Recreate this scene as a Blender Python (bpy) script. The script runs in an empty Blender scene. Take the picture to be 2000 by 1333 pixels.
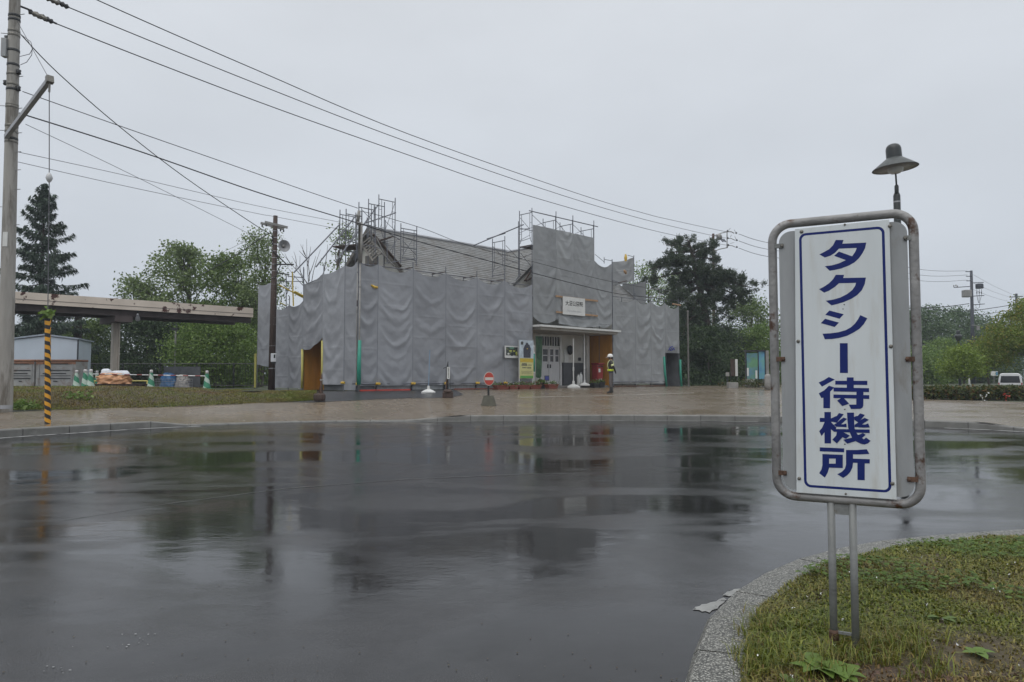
import bpy, bmesh, math, random
import numpy as np
from mathutils import Vector, Matrix, noise, Quaternion

SC = bpy.context.scene
COL = SC.collection
random.seed(7); RNG = np.random.default_rng(7)
R = math.radians

# ------------------------------------------------------------------ camera
CAM_H = 1.33; FPX = 1390.0; TH = math.atan(70.5 / FPX)
cd = bpy.data.cameras.new('camera'); cam = bpy.data.objects.new('camera', cd); COL.objects.link(cam)
cam.location = (0, 0, CAM_H); cam.rotation_euler = (math.pi / 2 + TH, 0, 0)
cd.sensor_width = 36; cd.lens = FPX / 2000 * 36; cd.clip_start = 0.05; cd.clip_end = 4000
SC.camera = cam

# ------------------------------------------------------------------ sky + sun
SUN_EL, SUN_AZ = R(56), R(205)          # overcast: a broad soft sun high behind the camera
w = bpy.data.worlds.new('World'); SC.world = w; w.use_nodes = True
nt = w.node_tree; nt.nodes.clear()
out = nt.nodes.new('ShaderNodeOutputWorld'); bg = nt.nodes.new('ShaderNodeBackground')
sky = nt.nodes.new('ShaderNodeTexSky'); sky.sky_type = 'NISHITA'; sky.sun_disc = False
sky.sun_elevation = SUN_EL; sky.sun_rotation = SUN_AZ; sky.dust_density = 6; sky.air_density = 1.0
hs = nt.nodes.new('ShaderNodeHueSaturation'); hs.inputs['Saturation'].default_value = 0.15
tc = nt.nodes.new('ShaderNodeTexCoord'); sep = nt.nodes.new('ShaderNodeSeparateXYZ')
rmp = nt.nodes.new('ShaderNodeValToRGB')
rmp.color_ramp.elements[0].position = 0.0; rmp.color_ramp.elements[0].color = (4.75, 5.2, 5.78, 1)
rmp.color_ramp.elements[1].position = 1.0; rmp.color_ramp.elements[1].color = (12.0, 12.4, 12.8, 1)
e = rmp.color_ramp.elements.new(0.30); e.color = (5.35, 5.72, 6.22, 1)
e = rmp.color_ramp.elements.new(0.52); e.color = (6.0, 6.3, 6.72, 1)
cn = nt.nodes.new('ShaderNodeTexNoise'); cn.inputs['Scale'].default_value = 1.9; cn.inputs['Detail'].default_value = 5
mp = nt.nodes.new('ShaderNodeMapping'); mp.inputs['Scale'].default_value = (1, 1, 2.4)
cr = nt.nodes.new('ShaderNodeMapRange'); cr.inputs['From Min'].default_value = .3; cr.inputs['From Max'].default_value = .7
cr.inputs['To Min'].default_value = .93; cr.inputs['To Max'].default_value = 1.06
mul = nt.nodes.new('ShaderNodeVectorMath'); mul.operation = 'SCALE'
mix = nt.nodes.new('ShaderNodeMixRGB'); mix.inputs[0].default_value = 0.95
L = nt.links.new
L(tc.outputs['Generated'], sep.inputs[0]); L(sep.outputs[2], rmp.inputs[0])
L(tc.outputs['Generated'], mp.inputs[0]); L(mp.outputs[0], cn.inputs['Vector']); L(cn.outputs['Fac'], cr.inputs[0])
L(rmp.outputs[0], mul.inputs[0]); L(cr.outputs[0], mul.inputs['Scale'])
L(sky.outputs[0], hs.inputs['Color']); L(hs.outputs[0], mix.inputs[1]); L(mul.outputs[0], mix.inputs[2])
L(mix.outputs[0], bg.inputs[0]); bg.inputs[1].default_value = 0.10; L(bg.outputs[0], out.inputs[0])
sd = bpy.data.lights.new('sun', 'SUN'); sd.energy = 0.7; sd.angle = R(60); sd.color = (1, .97, .93)
so = bpy.data.objects.new('sun', sd); COL.objects.link(so)
so.rotation_euler = Vector((math.sin(SUN_AZ) * math.cos(SUN_EL), math.cos(SUN_AZ) * math.cos(SUN_EL), math.sin(SUN_EL))).to_track_quat('Z', 'Y').to_euler()
SC.view_settings.view_transform = 'Standard'; SC.view_settings.look = 'None'
SC.view_settings.exposure = 0.28; SC.view_settings.gamma = 1; SC.view_settings.use_curve_mapping = False
SC.cycles.max_bounces = 6; SC.cycles.transparent_max_bounces = 6; SC.cycles.use_denoising = True
SC.cycles.sample_clamp_indirect = 4

# ------------------------------------------------------------------ picture -> place helpers
CV = np.array([0, 0, CAM_H])
def ray(px, py):
    u = px - 1000; v = 666.5 - py
    return np.array([u, FPX * math.cos(TH) - v * math.sin(TH), FPX * math.sin(TH) + v * math.cos(TH)])
def onplane(px, py, p0, n):
    d = ray(px, py); p0 = np.asarray(p0, float); n = np.asarray(n, float)
    return CV + d * (((p0 - CV) @ n) / (d @ n))
def onz(px, py, z): return onplane(px, py, (0, 0, z), (0, 0, 1))
def aty(px, py, Y): return onplane(px, py, (0, Y, 0), (0, 1, 0))
# station front: origin at its left corner, A along it, N out of it (towards the square)
ZF = 0.76
P0 = onz(697, 765, ZF); _l = math.hypot(1420, 1390)
A = np.array([1420, 1390, 0]) / _l; N = np.array([A[1], -A[0], 0])
def F(t, s, z): return P0 * (1, 1, 0) + A * t + N * s + np.array([0, 0, z])
def fp(px, py, s=0.0): return onplane(px, py, P0 + N * s, N)
def tp(px, py, t=0.0): return onplane(px, py, P0 + A * t, A)
def tof(p): return float((p - P0) @ A)
def sof(p): return float((p - P0) @ N)

# ------------------------------------------------------------------ materials
MATS = {}
def new_mat(name):
    m = bpy.data.materials.new(name); m.use_nodes = True
    b = m.node_tree.nodes['Principled BSDF']; MATS[name] = m
    return m, m.node_tree, b
def nd(nt, t, **kw):
    n = nt.nodes.new(t)
    for k, v in kw.items():
        if k in n.inputs.keys(): n.inputs[k].default_value = v
        else: setattr(n, k, v)
    return n
def ramp(nt, fac, stops):
    r = nt.nodes.new('ShaderNodeValToRGB'); el = r.color_ramp.elements
    el[0].position, el[0].color = stops[0][0], (*stops[0][1], 1)
    el[1].position, el[1].color = stops[-1][0], (*stops[-1][1], 1)
    for p, c in stops[1:-1]:
        e = el.new(p); e.color = (*c, 1)
    nt.links.new(fac, r.inputs[0]); return r.outputs[0]
def M(name, col, rough=.6, var=.15, scale=3.0, bump=0.0, bscale=40.0, metal=0.0, spec=.5, col2=None, t2=.6, scale2=2.0, w2=.04, stretch=None, coat=0):
    m, nt, b = new_mat(name); Lk = nt.links.new
    tc = nd(nt, 'ShaderNodeTexCoord'); vec = tc.outputs['Object']
    if stretch:
        mp = nd(nt, 'ShaderNodeMapping'); mp.inputs['Scale'].default_value = stretch; Lk(vec, mp.inputs[0]); vec = mp.outputs[0]
    n1 = nd(nt, 'ShaderNodeTexNoise', Scale=scale, Detail=5.0); Lk(vec, n1.inputs['Vector'])
    c = ramp(nt, n1.outputs['Fac'], [(.3, tuple(x * (1 - var) for x in col)), (.7, tuple(min(1, x * (1 + var)) for x in col))])
    if col2:
        n2 = nd(nt, 'ShaderNodeTexNoise', Scale=scale2, Detail=6.0, Roughness=.65); Lk(vec, n2.inputs['Vector'])
        f = ramp(nt, n2.outputs['Fac'], [(t2 - w2, (0, 0, 0)), (t2 + w2, (1, 1, 1))])
        mx = nd(nt, 'ShaderNodeMixRGB'); Lk(f, mx.inputs[0]); Lk(c, mx.inputs[1]); mx.inputs[2].default_value = (*col2, 1); c = mx.outputs[0]
    Lk(c, b.inputs['Base Color'])
    b.inputs['Roughness'].default_value = rough; b.inputs['Metallic'].default_value = metal
    b.inputs['Specular IOR Level'].default_value = spec; b.inputs['Coat Weight'].default_value = coat
    if bump:
        n3 = nd(nt, 'ShaderNodeTexNoise', Scale=bscale, Detail=4.0); Lk(vec, n3.inputs['Vector'])
        bp = nd(nt, 'ShaderNodeBump', Strength=bump, Distance=.02); Lk(n3.outputs['Fac'], bp.inputs['Height']); Lk(bp.outputs[0], b.inputs['Normal'])
    return m
def leaf_mat(name, c1, c2, c3=None, trans=.3, rough=.55):
    m, nt, b = new_mat(name); Lk = nt.links.new
    g = nd(nt, 'ShaderNodeNewGeometry')
    st = [(0, c1), (1, c2)] if c3 is None else [(0, c1), (.75, c2), (1, c3)]
    c = ramp(nt, g.outputs['Random Per Island'], st)
    Lk(c, b.inputs['Base Color']); b.inputs['Roughness'].default_value = rough; b.inputs['Specular IOR Level'].default_value = .35
    tr = nd(nt, 'ShaderNodeBsdfTranslucent'); Lk(c, tr.inputs[0])
    ms = nd(nt, 'ShaderNodeMixShader'); ms.inputs[0].default_value = trans
    Lk(b.outputs[0], ms.inputs[1]); Lk(tr.outputs[0], ms.inputs[2]); Lk(ms.outputs[0], nt.nodes['Material Output'].inputs[0])
    return m
def stripe_mat(name, ca, cb, kz, ka, thr=.0, rough=.5, axis='Z'):
    """diagonal bands wound round the object's own Z axis (or bands along X)"""
    m, nt, b = new_mat(name); Lk = nt.links.new
    tc = nd(nt, 'ShaderNodeTexCoord'); sp = nd(nt, 'ShaderNodeSeparateXYZ'); Lk(tc.outputs['Object'], sp.inputs[0])
    z = nd(nt, 'ShaderNodeMath', operation='MULTIPLY'); Lk(sp.outputs[axis], z.inputs[0]); z.inputs[1].default_value = kz
    s = z.outputs[0]
    if ka:
        at = nd(nt, 'ShaderNodeMath', operation='ARCTAN2'); Lk(sp.outputs['Y'], at.inputs[0]); Lk(sp.outputs['X'], at.inputs[1])
        a2 = nd(nt, 'ShaderNodeMath', operation='MULTIPLY_ADD'); Lk(at.outputs[0], a2.inputs[0]); a2.inputs[1].default_value = ka; Lk(s, a2.inputs[2]); s = a2.outputs[0]
    sn = nd(nt, 'ShaderNodeMath', operation='SINE'); Lk(s, sn.inputs[0])
    gt = nd(nt, 'ShaderNodeMath', operation='GREATER_THAN'); Lk(sn.outputs[0], gt.inputs[0]); gt.inputs[1].default_value = thr
    no = nd(nt, 'ShaderNodeTexNoise', Scale=9.0, Detail=4.0); Lk(tc.outputs['Object'], no.inputs['Vector'])
    mx = nd(nt, 'ShaderNodeMixRGB'); Lk(gt.outputs[0], mx.inputs[0]); mx.inputs[1].default_value = (*ca, 1); mx.inputs[2].default_value = (*cb, 1)
    dk = nd(nt, 'ShaderNodeMapRange'); Lk(no.outputs['Fac'], dk.inputs[0]); dk.inputs['To Min'].default_value = .7; dk.inputs['To Max'].default_value = 1.15
    vm = nd(nt, 'ShaderNodeVectorMath', operation='SCALE'); Lk(mx.outputs[0], vm.inputs[0]); Lk(dk.outputs[0], vm.inputs['Scale'])
    Lk(vm.outputs[0], b.inputs['Base Color']); b.inputs['Roughness'].default_value = rough
    return m

def road_mat():
    m, nt, b = new_mat('wet_asphalt'); Lk = nt.links.new
    tc = nd(nt, 'ShaderNodeTexCoord'); v = tc.outputs['Object']
    big = nd(nt, 'ShaderNodeTexNoise', Scale=.55, Detail=7.0, Roughness=.62); big.inputs['Distortion'].default_value = .6
    mp = nd(nt, 'ShaderNodeMapping'); mp.inputs['Scale'].default_value = (.55, 1.0, 1); mp.inputs['Rotation'].default_value = (0, 0, .25)
    Lk(v, mp.inputs[0]); Lk(mp.outputs[0], big.inputs['Vector'])
    fine = nd(nt, 'ShaderNodeTexNoise', Scale=170.0, Detail=3.0); Lk(v, fine.inputs['Vector'])
    mid = nd(nt, 'ShaderNodeTexNoise', Scale=5.0, Detail=5.0); Lk(v, mid.inputs['Vector'])
    grain = ramp(nt, fine.outputs['Fac'], [(.36, (.005, .005, .006)), (.68, (.044, .043, .043))])
    tone = ramp(nt, mid.outputs['Fac'], [(.3, (.82, .82, .82)), (.7, (1.12, 1.12, 1.12))])
    mu = nd(nt, 'ShaderNodeMixRGB', blend_type='MULTIPLY'); mu.inputs[0].default_value = 1; Lk(grain, mu.inputs[1]); Lk(tone, mu.inputs[2])
    film = ramp(nt, big.outputs['Fac'], [(.41, (0, 0, 0)), (.55, (1, 1, 1))])     # 1 = standing film of water
    rr = nd(nt, 'ShaderNodeMapRange'); Lk(film, rr.inputs[0]); rr.inputs['To Min'].default_value = .19; rr.inputs['To Max'].default_value = .035
    wet = nd(nt, 'ShaderNodeMapRange'); Lk(film, wet.inputs[0]); wet.inputs['To Min'].default_value = 1.5; wet.inputs['To Max'].default_value = .8
    wv = nd(nt, 'ShaderNodeVectorMath', operation='SCALE'); Lk(mu.outputs[0], wv.inputs[0]); Lk(wet.outputs[0], wv.inputs['Scale']); Lk(wv.outputs[0], b.inputs['Base Color'])
    Lk(rr.outputs[0], b.inputs['Roughness']); b.inputs['IOR'].default_value = 1.34
    # relief: asphalt grain where the film is thin, shallow ripples and ruts everywhere
    inv = nd(nt, 'ShaderNodeMapRange'); Lk(film, inv.inputs[0]); inv.inputs['To Min'].default_value = 1.0; inv.inputs['To Max'].default_value = .12
    g2 = nd(nt, 'ShaderNodeTexNoise', Scale=95.0, Detail=2.0); Lk(v, g2.inputs['Vector'])
    gm = nd(nt, 'ShaderNodeMath', operation='MULTIPLY'); Lk(g2.outputs['Fac'], gm.inputs[0]); Lk(inv.outputs[0], gm.inputs[1])
    b1 = nd(nt, 'ShaderNodeBump', Strength=.24, Distance=.006); Lk(gm.outputs[0], b1.inputs['Height'])
    rip = nd(nt, 'ShaderNodeTexNoise', Scale=1.7, Detail=6.0, Roughness=.58)
    mp2 = nd(nt, 'ShaderNodeMapping'); mp2.inputs['Scale'].default_value = (.9, 1.5, 1); mp2.inputs['Rotation'].default_value = (0, 0, .12); Lk(v, mp2.inputs[0]); Lk(mp2.outputs[0], rip.inputs['Vector'])
    b2 = nd(nt, 'ShaderNodeBump', Strength=.055, Distance=.05); Lk(rip.outputs['Fac'], b2.inputs['Height']); Lk(b1.outputs[0], b2.inputs['Normal'])
    Lk(b2.outputs[0], b.inputs['Normal'])
    return m
def paving_mat():
    m, nt, b = new_mat('wet_block_paving'); Lk = nt.links.new
    tc = nd(nt, 'ShaderNodeTexCoord'); v = tc.outputs['Object']
    mp = nd(nt, 'ShaderNodeMapping'); mp.inputs['Rotation'].default_value = (0, 0, R(22)); Lk(v, mp.inputs[0])
    br = nd(nt, 'ShaderNodeTexBrick', Scale=1.0); Lk(mp.outputs[0], br.inputs['Vector'])
    br.inputs['Color1'].default_value = (.168, .132, .092, 1); br.inputs['Color2'].default_value = (.215, .174, .126, 1); br.inputs['Mortar'].default_value = (.085, .072, .06, 1)
    br.inputs['Brick Width'].default_value = .30; br.inputs['Row Height'].default_value = .15; br.inputs['Mortar Size'].default_value = .011; br.inputs['Mortar Smooth'].default_value = .3
    n1 = nd(nt, 'ShaderNodeTexNoise', Scale=.55, Detail=6.0); Lk(v, n1.inputs['Vector'])
    tone = ramp(nt, n1.outputs['Fac'], [(.3, (.78, .78, .80)), (.7, (1.22, 1.2, 1.16))])
    mu = nd(nt, 'ShaderNodeMixRGB', blend_type='MULTIPLY'); mu.inputs[0].default_value = 1; Lk(br.outputs['Color'], mu.inputs[1]); Lk(tone, mu.inputs[2])
    Lk(mu.outputs[0], b.inputs['Base Color'])
    rr = nd(nt, 'ShaderNodeMapRange'); Lk(n1.outputs['Fac'], rr.inputs[0]); rr.inputs['From Min'].default_value = .35; rr.inputs['From Max'].default_value = .65
    rr.inputs['To Min'].default_value = .34; rr.inputs['To Max'].default_value = .16; Lk(rr.outputs[0], b.inputs['Roughness'])
    b.inputs['Specular IOR Level'].default_value = .5
    bp = nd(nt, 'ShaderNodeBump', Strength=.25, Distance=.01); bp.invert = True; Lk(br.outputs['Fac'], bp.inputs['Height'])
    b3 = nd(nt, 'ShaderNodeBump', Strength=.15, Distance=.01); n4 = nd(nt, 'ShaderNodeTexNoise', Scale=14.0, Detail=3.0); Lk(v, n4.inputs['Vector']); Lk(n4.outputs['Fac'], b3.inputs['Height']); Lk(bp.outputs[0], b3.inputs['Normal'])
    Lk(b3.outputs[0], b.inputs['Normal'])
    return m
def aggregate_mat():
    m, nt, b = new_mat('exposed_aggregate'); Lk = nt.links.new
    tc = nd(nt, 'ShaderNodeTexCoord'); v = tc.outputs['Object']
    vo = nd(nt, 'ShaderNodeTexVoronoi', Scale=120.0); Lk(v, vo.inputs['Vector'])
    hs = nd(nt, 'ShaderNodeSeparateColor'); Lk(vo.outputs['Color'], hs.inputs[0])
    c = ramp(nt, hs.outputs[0], [(0, (.06, .06, .056)), (.45, (.24, .235, .21)), (1, (.55, .54, .49))])
    edge = ramp(nt, vo.outputs['Distance'], [(.25, (1, 1, 1)), (.62, (.22, .22, .21))])
    mu = nd(nt, 'ShaderNodeMixRGB', blend_type='MULTIPLY'); mu.inputs[0].default_value = 1; Lk(c, mu.inputs[1]); Lk(edge, mu.inputs[2])
    Lk(mu.outputs[0], b.inputs['Base Color']); b.inputs['Roughness'].default_value = .42
    bp = nd(nt, 'ShaderNodeBump', Strength=.6, Distance=.006); bp.invert = True; Lk(vo.outputs['Distance'], bp.inputs['Height']); Lk(bp.outputs[0], b.inputs['Normal'])
    return m
def grass_mat():
    m, nt, b = new_mat('grass_blades'); Lk = nt.links.new
    at = nd(nt, 'ShaderNodeAttribute', attribute_name='dry'); g = nd(nt, 'ShaderNodeNewGeometry')
    green = ramp(nt, g.outputs['Random Per Island'], [(0, (.062, .096, .008)), (.6, (.150, .190, .014)), (1, (.26, .275, .04))])
    dry = ramp(nt, g.outputs['Random Per Island'], [(0, (.085, .046, .016)), (.6, (.215, .128, .040)), (1, (.36, .25, .10))])
    mx = nd(nt, 'ShaderNodeMixRGB'); Lk(at.outputs['Fac'], mx.inputs[0]); Lk(green, mx.inputs[1]); Lk(dry, mx.inputs[2])
    Lk(mx.outputs[0], b.inputs['Base Color']); b.inputs['Roughness'].default_value = .45
    tr = nd(nt, 'ShaderNodeBsdfTranslucent'); Lk(mx.outputs[0], tr.inputs[0]); ms = nd(nt, 'ShaderNodeMixShader'); ms.inputs[0].default_value = .3
    Lk(b.outputs[0], ms.inputs[1]); Lk(tr.outputs[0], ms.inputs[2]); Lk(ms.outputs[0], nt.nodes['Material Output'].inputs[0])
    return m
def sheet_mat(name, col):
    m, nt, b = new_mat(name); Lk = nt.links.new
    tc = nd(nt, 'ShaderNodeTexCoord'); oi = nd(nt, 'ShaderNodeObjectInfo')
    ad = nd(nt, 'ShaderNodeVectorMath', operation='ADD'); Lk(tc.outputs['Object'], ad.inputs[0]); Lk(oi.outputs['Location'], ad.inputs[1])
    n1 = nd(nt, 'ShaderNodeTexNoise', Scale=.9, Detail=6.0); Lk(ad.outputs[0], n1.inputs['Vector'])
    c = ramp(nt, n1.outputs['Fac'], [(.3, tuple(x * .88 for x in col)), (.7, tuple(x * 1.10 for x in col))])
    rv = nd(nt, 'ShaderNodeMapRange'); Lk(oi.outputs['Random'], rv.inputs[0]); rv.inputs['To Min'].default_value = .93; rv.inputs['To Max'].default_value = 1.06
    sc = nd(nt, 'ShaderNodeVectorMath', operation='SCALE'); Lk(c, sc.inputs[0]); Lk(rv.outputs[0], sc.inputs['Scale'])
    Lk(sc.outputs[0], b.inputs['Base Color']); b.inputs['Roughness'].default_value = .5; b.inputs['Specular IOR Level'].default_value = .35
    n2 = nd(nt, 'ShaderNodeTexNoise', Scale=7.0, Detail=6.0, Roughness=.6); Lk(ad.outputs[0], n2.inputs['Vector'])
    bp = nd(nt, 'ShaderNodeBump', Strength=.35, Distance=.03); Lk(n2.outputs['Fac'], bp.inputs['Height']); Lk(bp.outputs[0], b.inputs['Normal'])
    tr = nd(nt, 'ShaderNodeBsdfTranslucent'); Lk(sc.outputs[0], tr.inputs[0]); ms = nd(nt, 'ShaderNodeMixShader'); ms.inputs[0].default_value = .12
    Lk(b.outputs[0], ms.inputs[1]); Lk(tr.outputs[0], ms.inputs[2]); Lk(ms.outputs[0], nt.nodes['Material Output'].inputs[0])
    return m

ROAD = road_mat(); PAVE = paving_mat(); AGG = aggregate_mat(); GRASS = grass_mat()
SHEET = sheet_mat('grey_sheet', (.300, .308, .330)); SHEET2 = sheet_mat('grey_sheet_right', (.300, .308, .314))
M('soil', (.062, .042, .027), .75, .35, 6, .6, 40, col2=(.075, .068, .022), t2=.56, scale2=1.4, w2=.12)
M('far_ground', (.05, .06, .03), .8, .35, .3)
M('apron_asphalt', (.04, .04, .043), .28, .25, 2.5, .25, 70)
M('white_line', (.40, .40, .39), .6, .12, 6, .2, 30, col2=(.055, .055, .057), t2=.56, scale2=3.0, w2=.06)
M('kerb_concrete', (.165, .162, .15), .5, .2, 3.5, .35, 60, col2=(.12, .118, .105), t2=.60, scale2=2.3, w2=.1)
M('dark_mortar', (.05, .048, .044), .8, .2, 6)
M('strip_stone', (.30, .27, .23), .35, .15, 4)
M('galvanised', (.33, .335, .35), .42, .18, 3, .1, 40, metal=.25)
M('scaffold_steel', (.135, .14, .16), .42, .25, 2.5, 0, metal=.35, col2=(.16, .09, .05), t2=.68, scale2=3.5)
M('old_pipe', (.235, .23, .225), .45, .28, 6, .25, 50, metal=.12, col2=(.075, .038, .022), t2=.615, scale2=10.0, w2=.04)
M('pipe_post', (.175, .18, .175), .5, .25, 6, .2, 60, metal=.05, col2=(.095, .055, .03), t2=.66, scale2=6)
M('sign_white', (.60, .635, .645), .34, .05, 2.2, .04, 12, col2=(.52, .525, .50), t2=.60, scale2=3.0, w2=.10, stretch=(5, 5, .7))
M('sign_grey', (.28, .29, .295), .45, .12, 4, .08, 20, col2=(.20, .19, .17), t2=.62, scale2=3, w2=.08, stretch=(3, 3, .8))
M('sign_blue', (.008, .019, .130), .5, .1, 3, spec=.25)
M('bolt_steel', (.17, .16, .14), .4, .2, 30, metal=.5)
M('rusty', (.085, .044, .026), .7, .4, 20, .4, 60)
M('concrete_pole', (.30, .285, .26), .6, .2, 2.2, .25, 30, col2=(.13, .115, .095), t2=.56, scale2=1.2, w2=.06, stretch=(2.2, 2.2, .35))
M('dark_iron', (.035, .036, .038), .4, .2, 6, 0, metal=.4)
M('black_paint', (.016, .017, .018), .35, .25, 5)
M('cable', (.022, .022, .025), .5, .1, 3)
M('cable_pale', (.10, .10, .11), .5, .1, 3)
M('porcelain', (.5, .5, .5), .2, .05, 3)
stripe_mat('hazard_stripe', (.018, .018, .02), (.72, .34, .02), 32.0, 1.0)
M('yellow_cover', (.55, .40, .05), .5, .15, 4); M('yellow_clamp', (.62, .40, .05), .4, .15, 9)
M('pale_yellow', (.50, .45, .12), .5, .15, 4)
M('green_cover', (.03, .27, .19), .5, .12, 4)
M('plywood_orange', (.42, .195, .030), .55, .18, 2.0, .1, 30, stretch=(3, 3, .5))
M('timber', (.36, .22, .12), .6, .2, 5, .2, 40, stretch=(1, 1, 1))
M('dark_wood', (.055, .034, .026), .7, .3, 4, .3, 40, stretch=(4, 4, .4))
M('dark_panel_wood', (.125, .115, .10), .65, .2, 4)
M('brown_wood', (.10, .055, .035), .65, .3, 4, .3, 40)
M('roof_shingle', (.175, .176, .172), .5, .2, 5, .2, 30, col2=(.125, .112, .098), t2=.58, scale2=2, w2=.12)
M('roof_brown', (.12, .085, .07), .55, .22, 5, .2, 30)
M('white_wall', (.55, .54, .50), .7, .1, 1.5, .1, 20, col2=(.38, .36, .32), t2=.6, scale2=1.3, w2=.1)
M('dado_grey', (.10, .105, .112), .55, .2, 2.5, .15, 20)
M('white_paint', (.62, .62, .60), .45, .08, 3)
M('door_white', (.58, .57, .57), .45, .08, 3, stretch=(6, 6, .5))
M('glass_dark', (.02, .022, .024), .08, .2, 2); M('door_glass', (.035, .028, .026), .1, .3, 3)
M('soffit_grey', (.30, .28, .25), .6, .15, 2, col2=(.2, .17, .14), t2=.58, scale2=2)
M('floor_concrete', (.17, .16, .15), .35, .2, 2)
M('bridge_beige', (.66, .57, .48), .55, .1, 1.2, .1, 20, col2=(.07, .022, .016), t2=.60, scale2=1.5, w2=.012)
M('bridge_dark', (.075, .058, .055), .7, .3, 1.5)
M('bridge_column', (.46, .41, .35), .6, .2, 3, stretch=(4, 4, .4))
M('shed_blue', (.50, .56, .64), .5, .06, 1.2); M('shed_roof', (.30, .34, .40), .45, .1, 2)
M('bin_grey', (.50, .49, .47), .5, .12, 3, .1, 20, col2=(.27, .15, .09), t2=.63, scale2=2.2, w2=.1)
M('bin_rust', (.36, .18, .11), .7, .3, 5, .3, 30)
stripe_mat('cone_stripe', (.035, .22, .12), (.45, .55, .47), 16.0, 1.0, .15)
M('cone_green', (.035, .20, .11), .5, .15, 4); M('cone_white', (.6, .58, .56), .5, .1, 5)
stripe_mat('bar_stripe', (.30, .06, .05), (.75, .74, .72), 14.0, 0, -.2, axis='X')
M('tarp_orange', (.55, .28, .14), .5, .2, 4, .3, 14); M('bag_white', (.66, .68, .72), .5, .1, 5, .3, 20)
M('tarp_blue', (.035, .15, .34), .4, .25, 5, .4, 16); M('bag_grey', (.40, .37, .34), .55, .2, 6, .4, 16)
M('mesh_grey', (.075, .08, .085), .6, .25, 6)
M('fence_black', (.014, .015, .016), .4, .2, 5)
M('skin', (.36, .20, .14), .5, .05, 3); M('jacket', (.035, .032, .028), .7, .25, 8, .2, 40); M('trousers', (.105, .092, .088), .75, .2, 8, .2, 40)
M('boots', (.018, .016, .015), .35, .2, 8); M('glove', (.03, .03, .03), .6, .2, 8); M('helmet_white', (.72, .71, .68), .25, .04, 5)
M('hivis', (.52, .62, .03), .5, .1, 9); M('hivis_pale', (.58, .60, .30), .45, .1, 9); M('navy', (.03, .025, .055), .7, .15, 9)
M('post_red', (.23, .018, .016), .4, .12, 4); M('paper', (.62, .62, .60), .6, .06, 5)
M('terracotta', (.20, .055, .038), .65, .2, 6, .2, 30); M('flower_red', (.28, .03, .03), .6, .3, 20); M('flower_white', (.7, .7, .68), .6, .1, 9)
M('nosign_red', (.50, .055, .035), .4, .08, 4); M('nosign_white', (.62, .58, .52), .4, .08, 4)
M('sign_base', (.085, .082, .062), .8, .25, 8, .4, 50)
M('poster_photo', (.42, .48, .53), .4, .25, 5); M('poster_loco', (.035, .035, .05), .4, .4, 12); M('poster_yellow', (.52, .50, .22), .45, .08, 6)
M('poster_gold', (.50, .36, .03), .45, .15, 9); M('poster_green', (.09, .30, .06), .45, .1, 6); M('ink', (.05, .05, .045), .5, .2, 9); M('ink_pale', (.33, .34, .36), .5, .05, 9)
M('photo_dark', (.035, .042, .04), .4, .5, 6, col2=(.22, .27, .08), t2=.58, scale2=5, w2=.06); M('photo_yellow', (.48, .50, .12), .4, .2, 9)
M('banner_green', (.022, .070, .034), .6, .5, 5, .2, 20, col2=(.07, .15, .06), t2=.55, scale2=4, w2=.1)
M('map_green', (.11, .25, .14), .4, .25, 1.5, col2=(.10, .22, .34), t2=.52, scale2=1.0, w2=.08)
M('map_blue', (.10, .26, .40), .4, .25, 1.5, col2=(.13, .33, .30), t2=.56, scale2=1.6, w2=.08)
M('logo_blue', (.03, .04, .25), .5, .1, 3); M('post_dull', (.12, .115, .105), .6, .2, 3)
M('pole_grey', (.24, .235, .225), .5, .18, 3, .1, 30); M('pole_dark', (.05, .055, .07), .5, .2, 3)
M('stone_pale', (.26, .25, .235), .7, .2, 4, .3, 20); M('lightblue', (.20, .30, .42), .45, .1, 4)
M('lamp_dark', (.022, .027, .027), .35, .2, 4); M('lamp_grey', (.060, .068, .066), .4, .15, 4); M('lamp_under', (.40, .37, .35), .5, .08, 4); M('lamp_globe', (.62, .62, .60), .2, .04, 4)
M('van_white', (.70, .70, .71), .2, .03, 3, coat=.5); M('tyre', (.015, .015, .016), .7, .2, 9); M('lamp_red', (.30, .02, .02), .2, .1, 9)
M('horn_grey', (.33, .33, .34), .45, .15, 5); M('meter_white', (.55, .56, .58), .4, .06, 5)
M('bark', (.065, .050, .040), .8, .35, 5, .5, 20, stretch=(3, 3, .6)); M('bark_pine', (.055, .040, .032), .8, .35, 6, .5, 20); M('twig', (.10, .09, .085), .8, .3, 5)
leaf_mat('leaf_mid', (0.071, 0.121, 0.025), (0.144, 0.209, 0.055), (0.207, 0.270, 0.086))
leaf_mat('leaf_light', (0.098, 0.149, 0.044), (0.178, 0.239, 0.081), (0.241, 0.299, 0.127))
leaf_mat('leaf_bright', (0.083, 0.149, 0.025), (0.161, 0.247, 0.052), (0.230, 0.300, 0.086))
leaf_mat('leaf_dark', (0.031, 0.060, 0.022), (0.062, 0.100, 0.037), (0.088, 0.131, 0.056))
leaf_mat('leaf_maple', (.105, .165, .018), (.20, .26, .034), (.30, .23, .045))
leaf_mat('leaf_yellowgreen', (.13, .20, .022), (.23, .30, .048))
leaf_mat('needle_spruce', (0.027, 0.050, 0.033), (0.057, 0.090, 0.057), (0.088, 0.125, 0.077), .2)
leaf_mat('needle_pine', (0.022, 0.040, 0.022), (0.053, 0.077, 0.040), (0.094, 0.115, 0.056), .2)
leaf_mat('leaf_hedge', (.028, .045, .012), (.085, .105, .024), (.16, .075, .025)); leaf_mat('clover', (.060, .115, .018), (.105, .165, .030), (.15, .21, .05))
leaf_mat('leaf_wood', (0.056, 0.100, 0.043), (0.103, 0.160, 0.068), (0.138, 0.194, 0.094))

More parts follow.
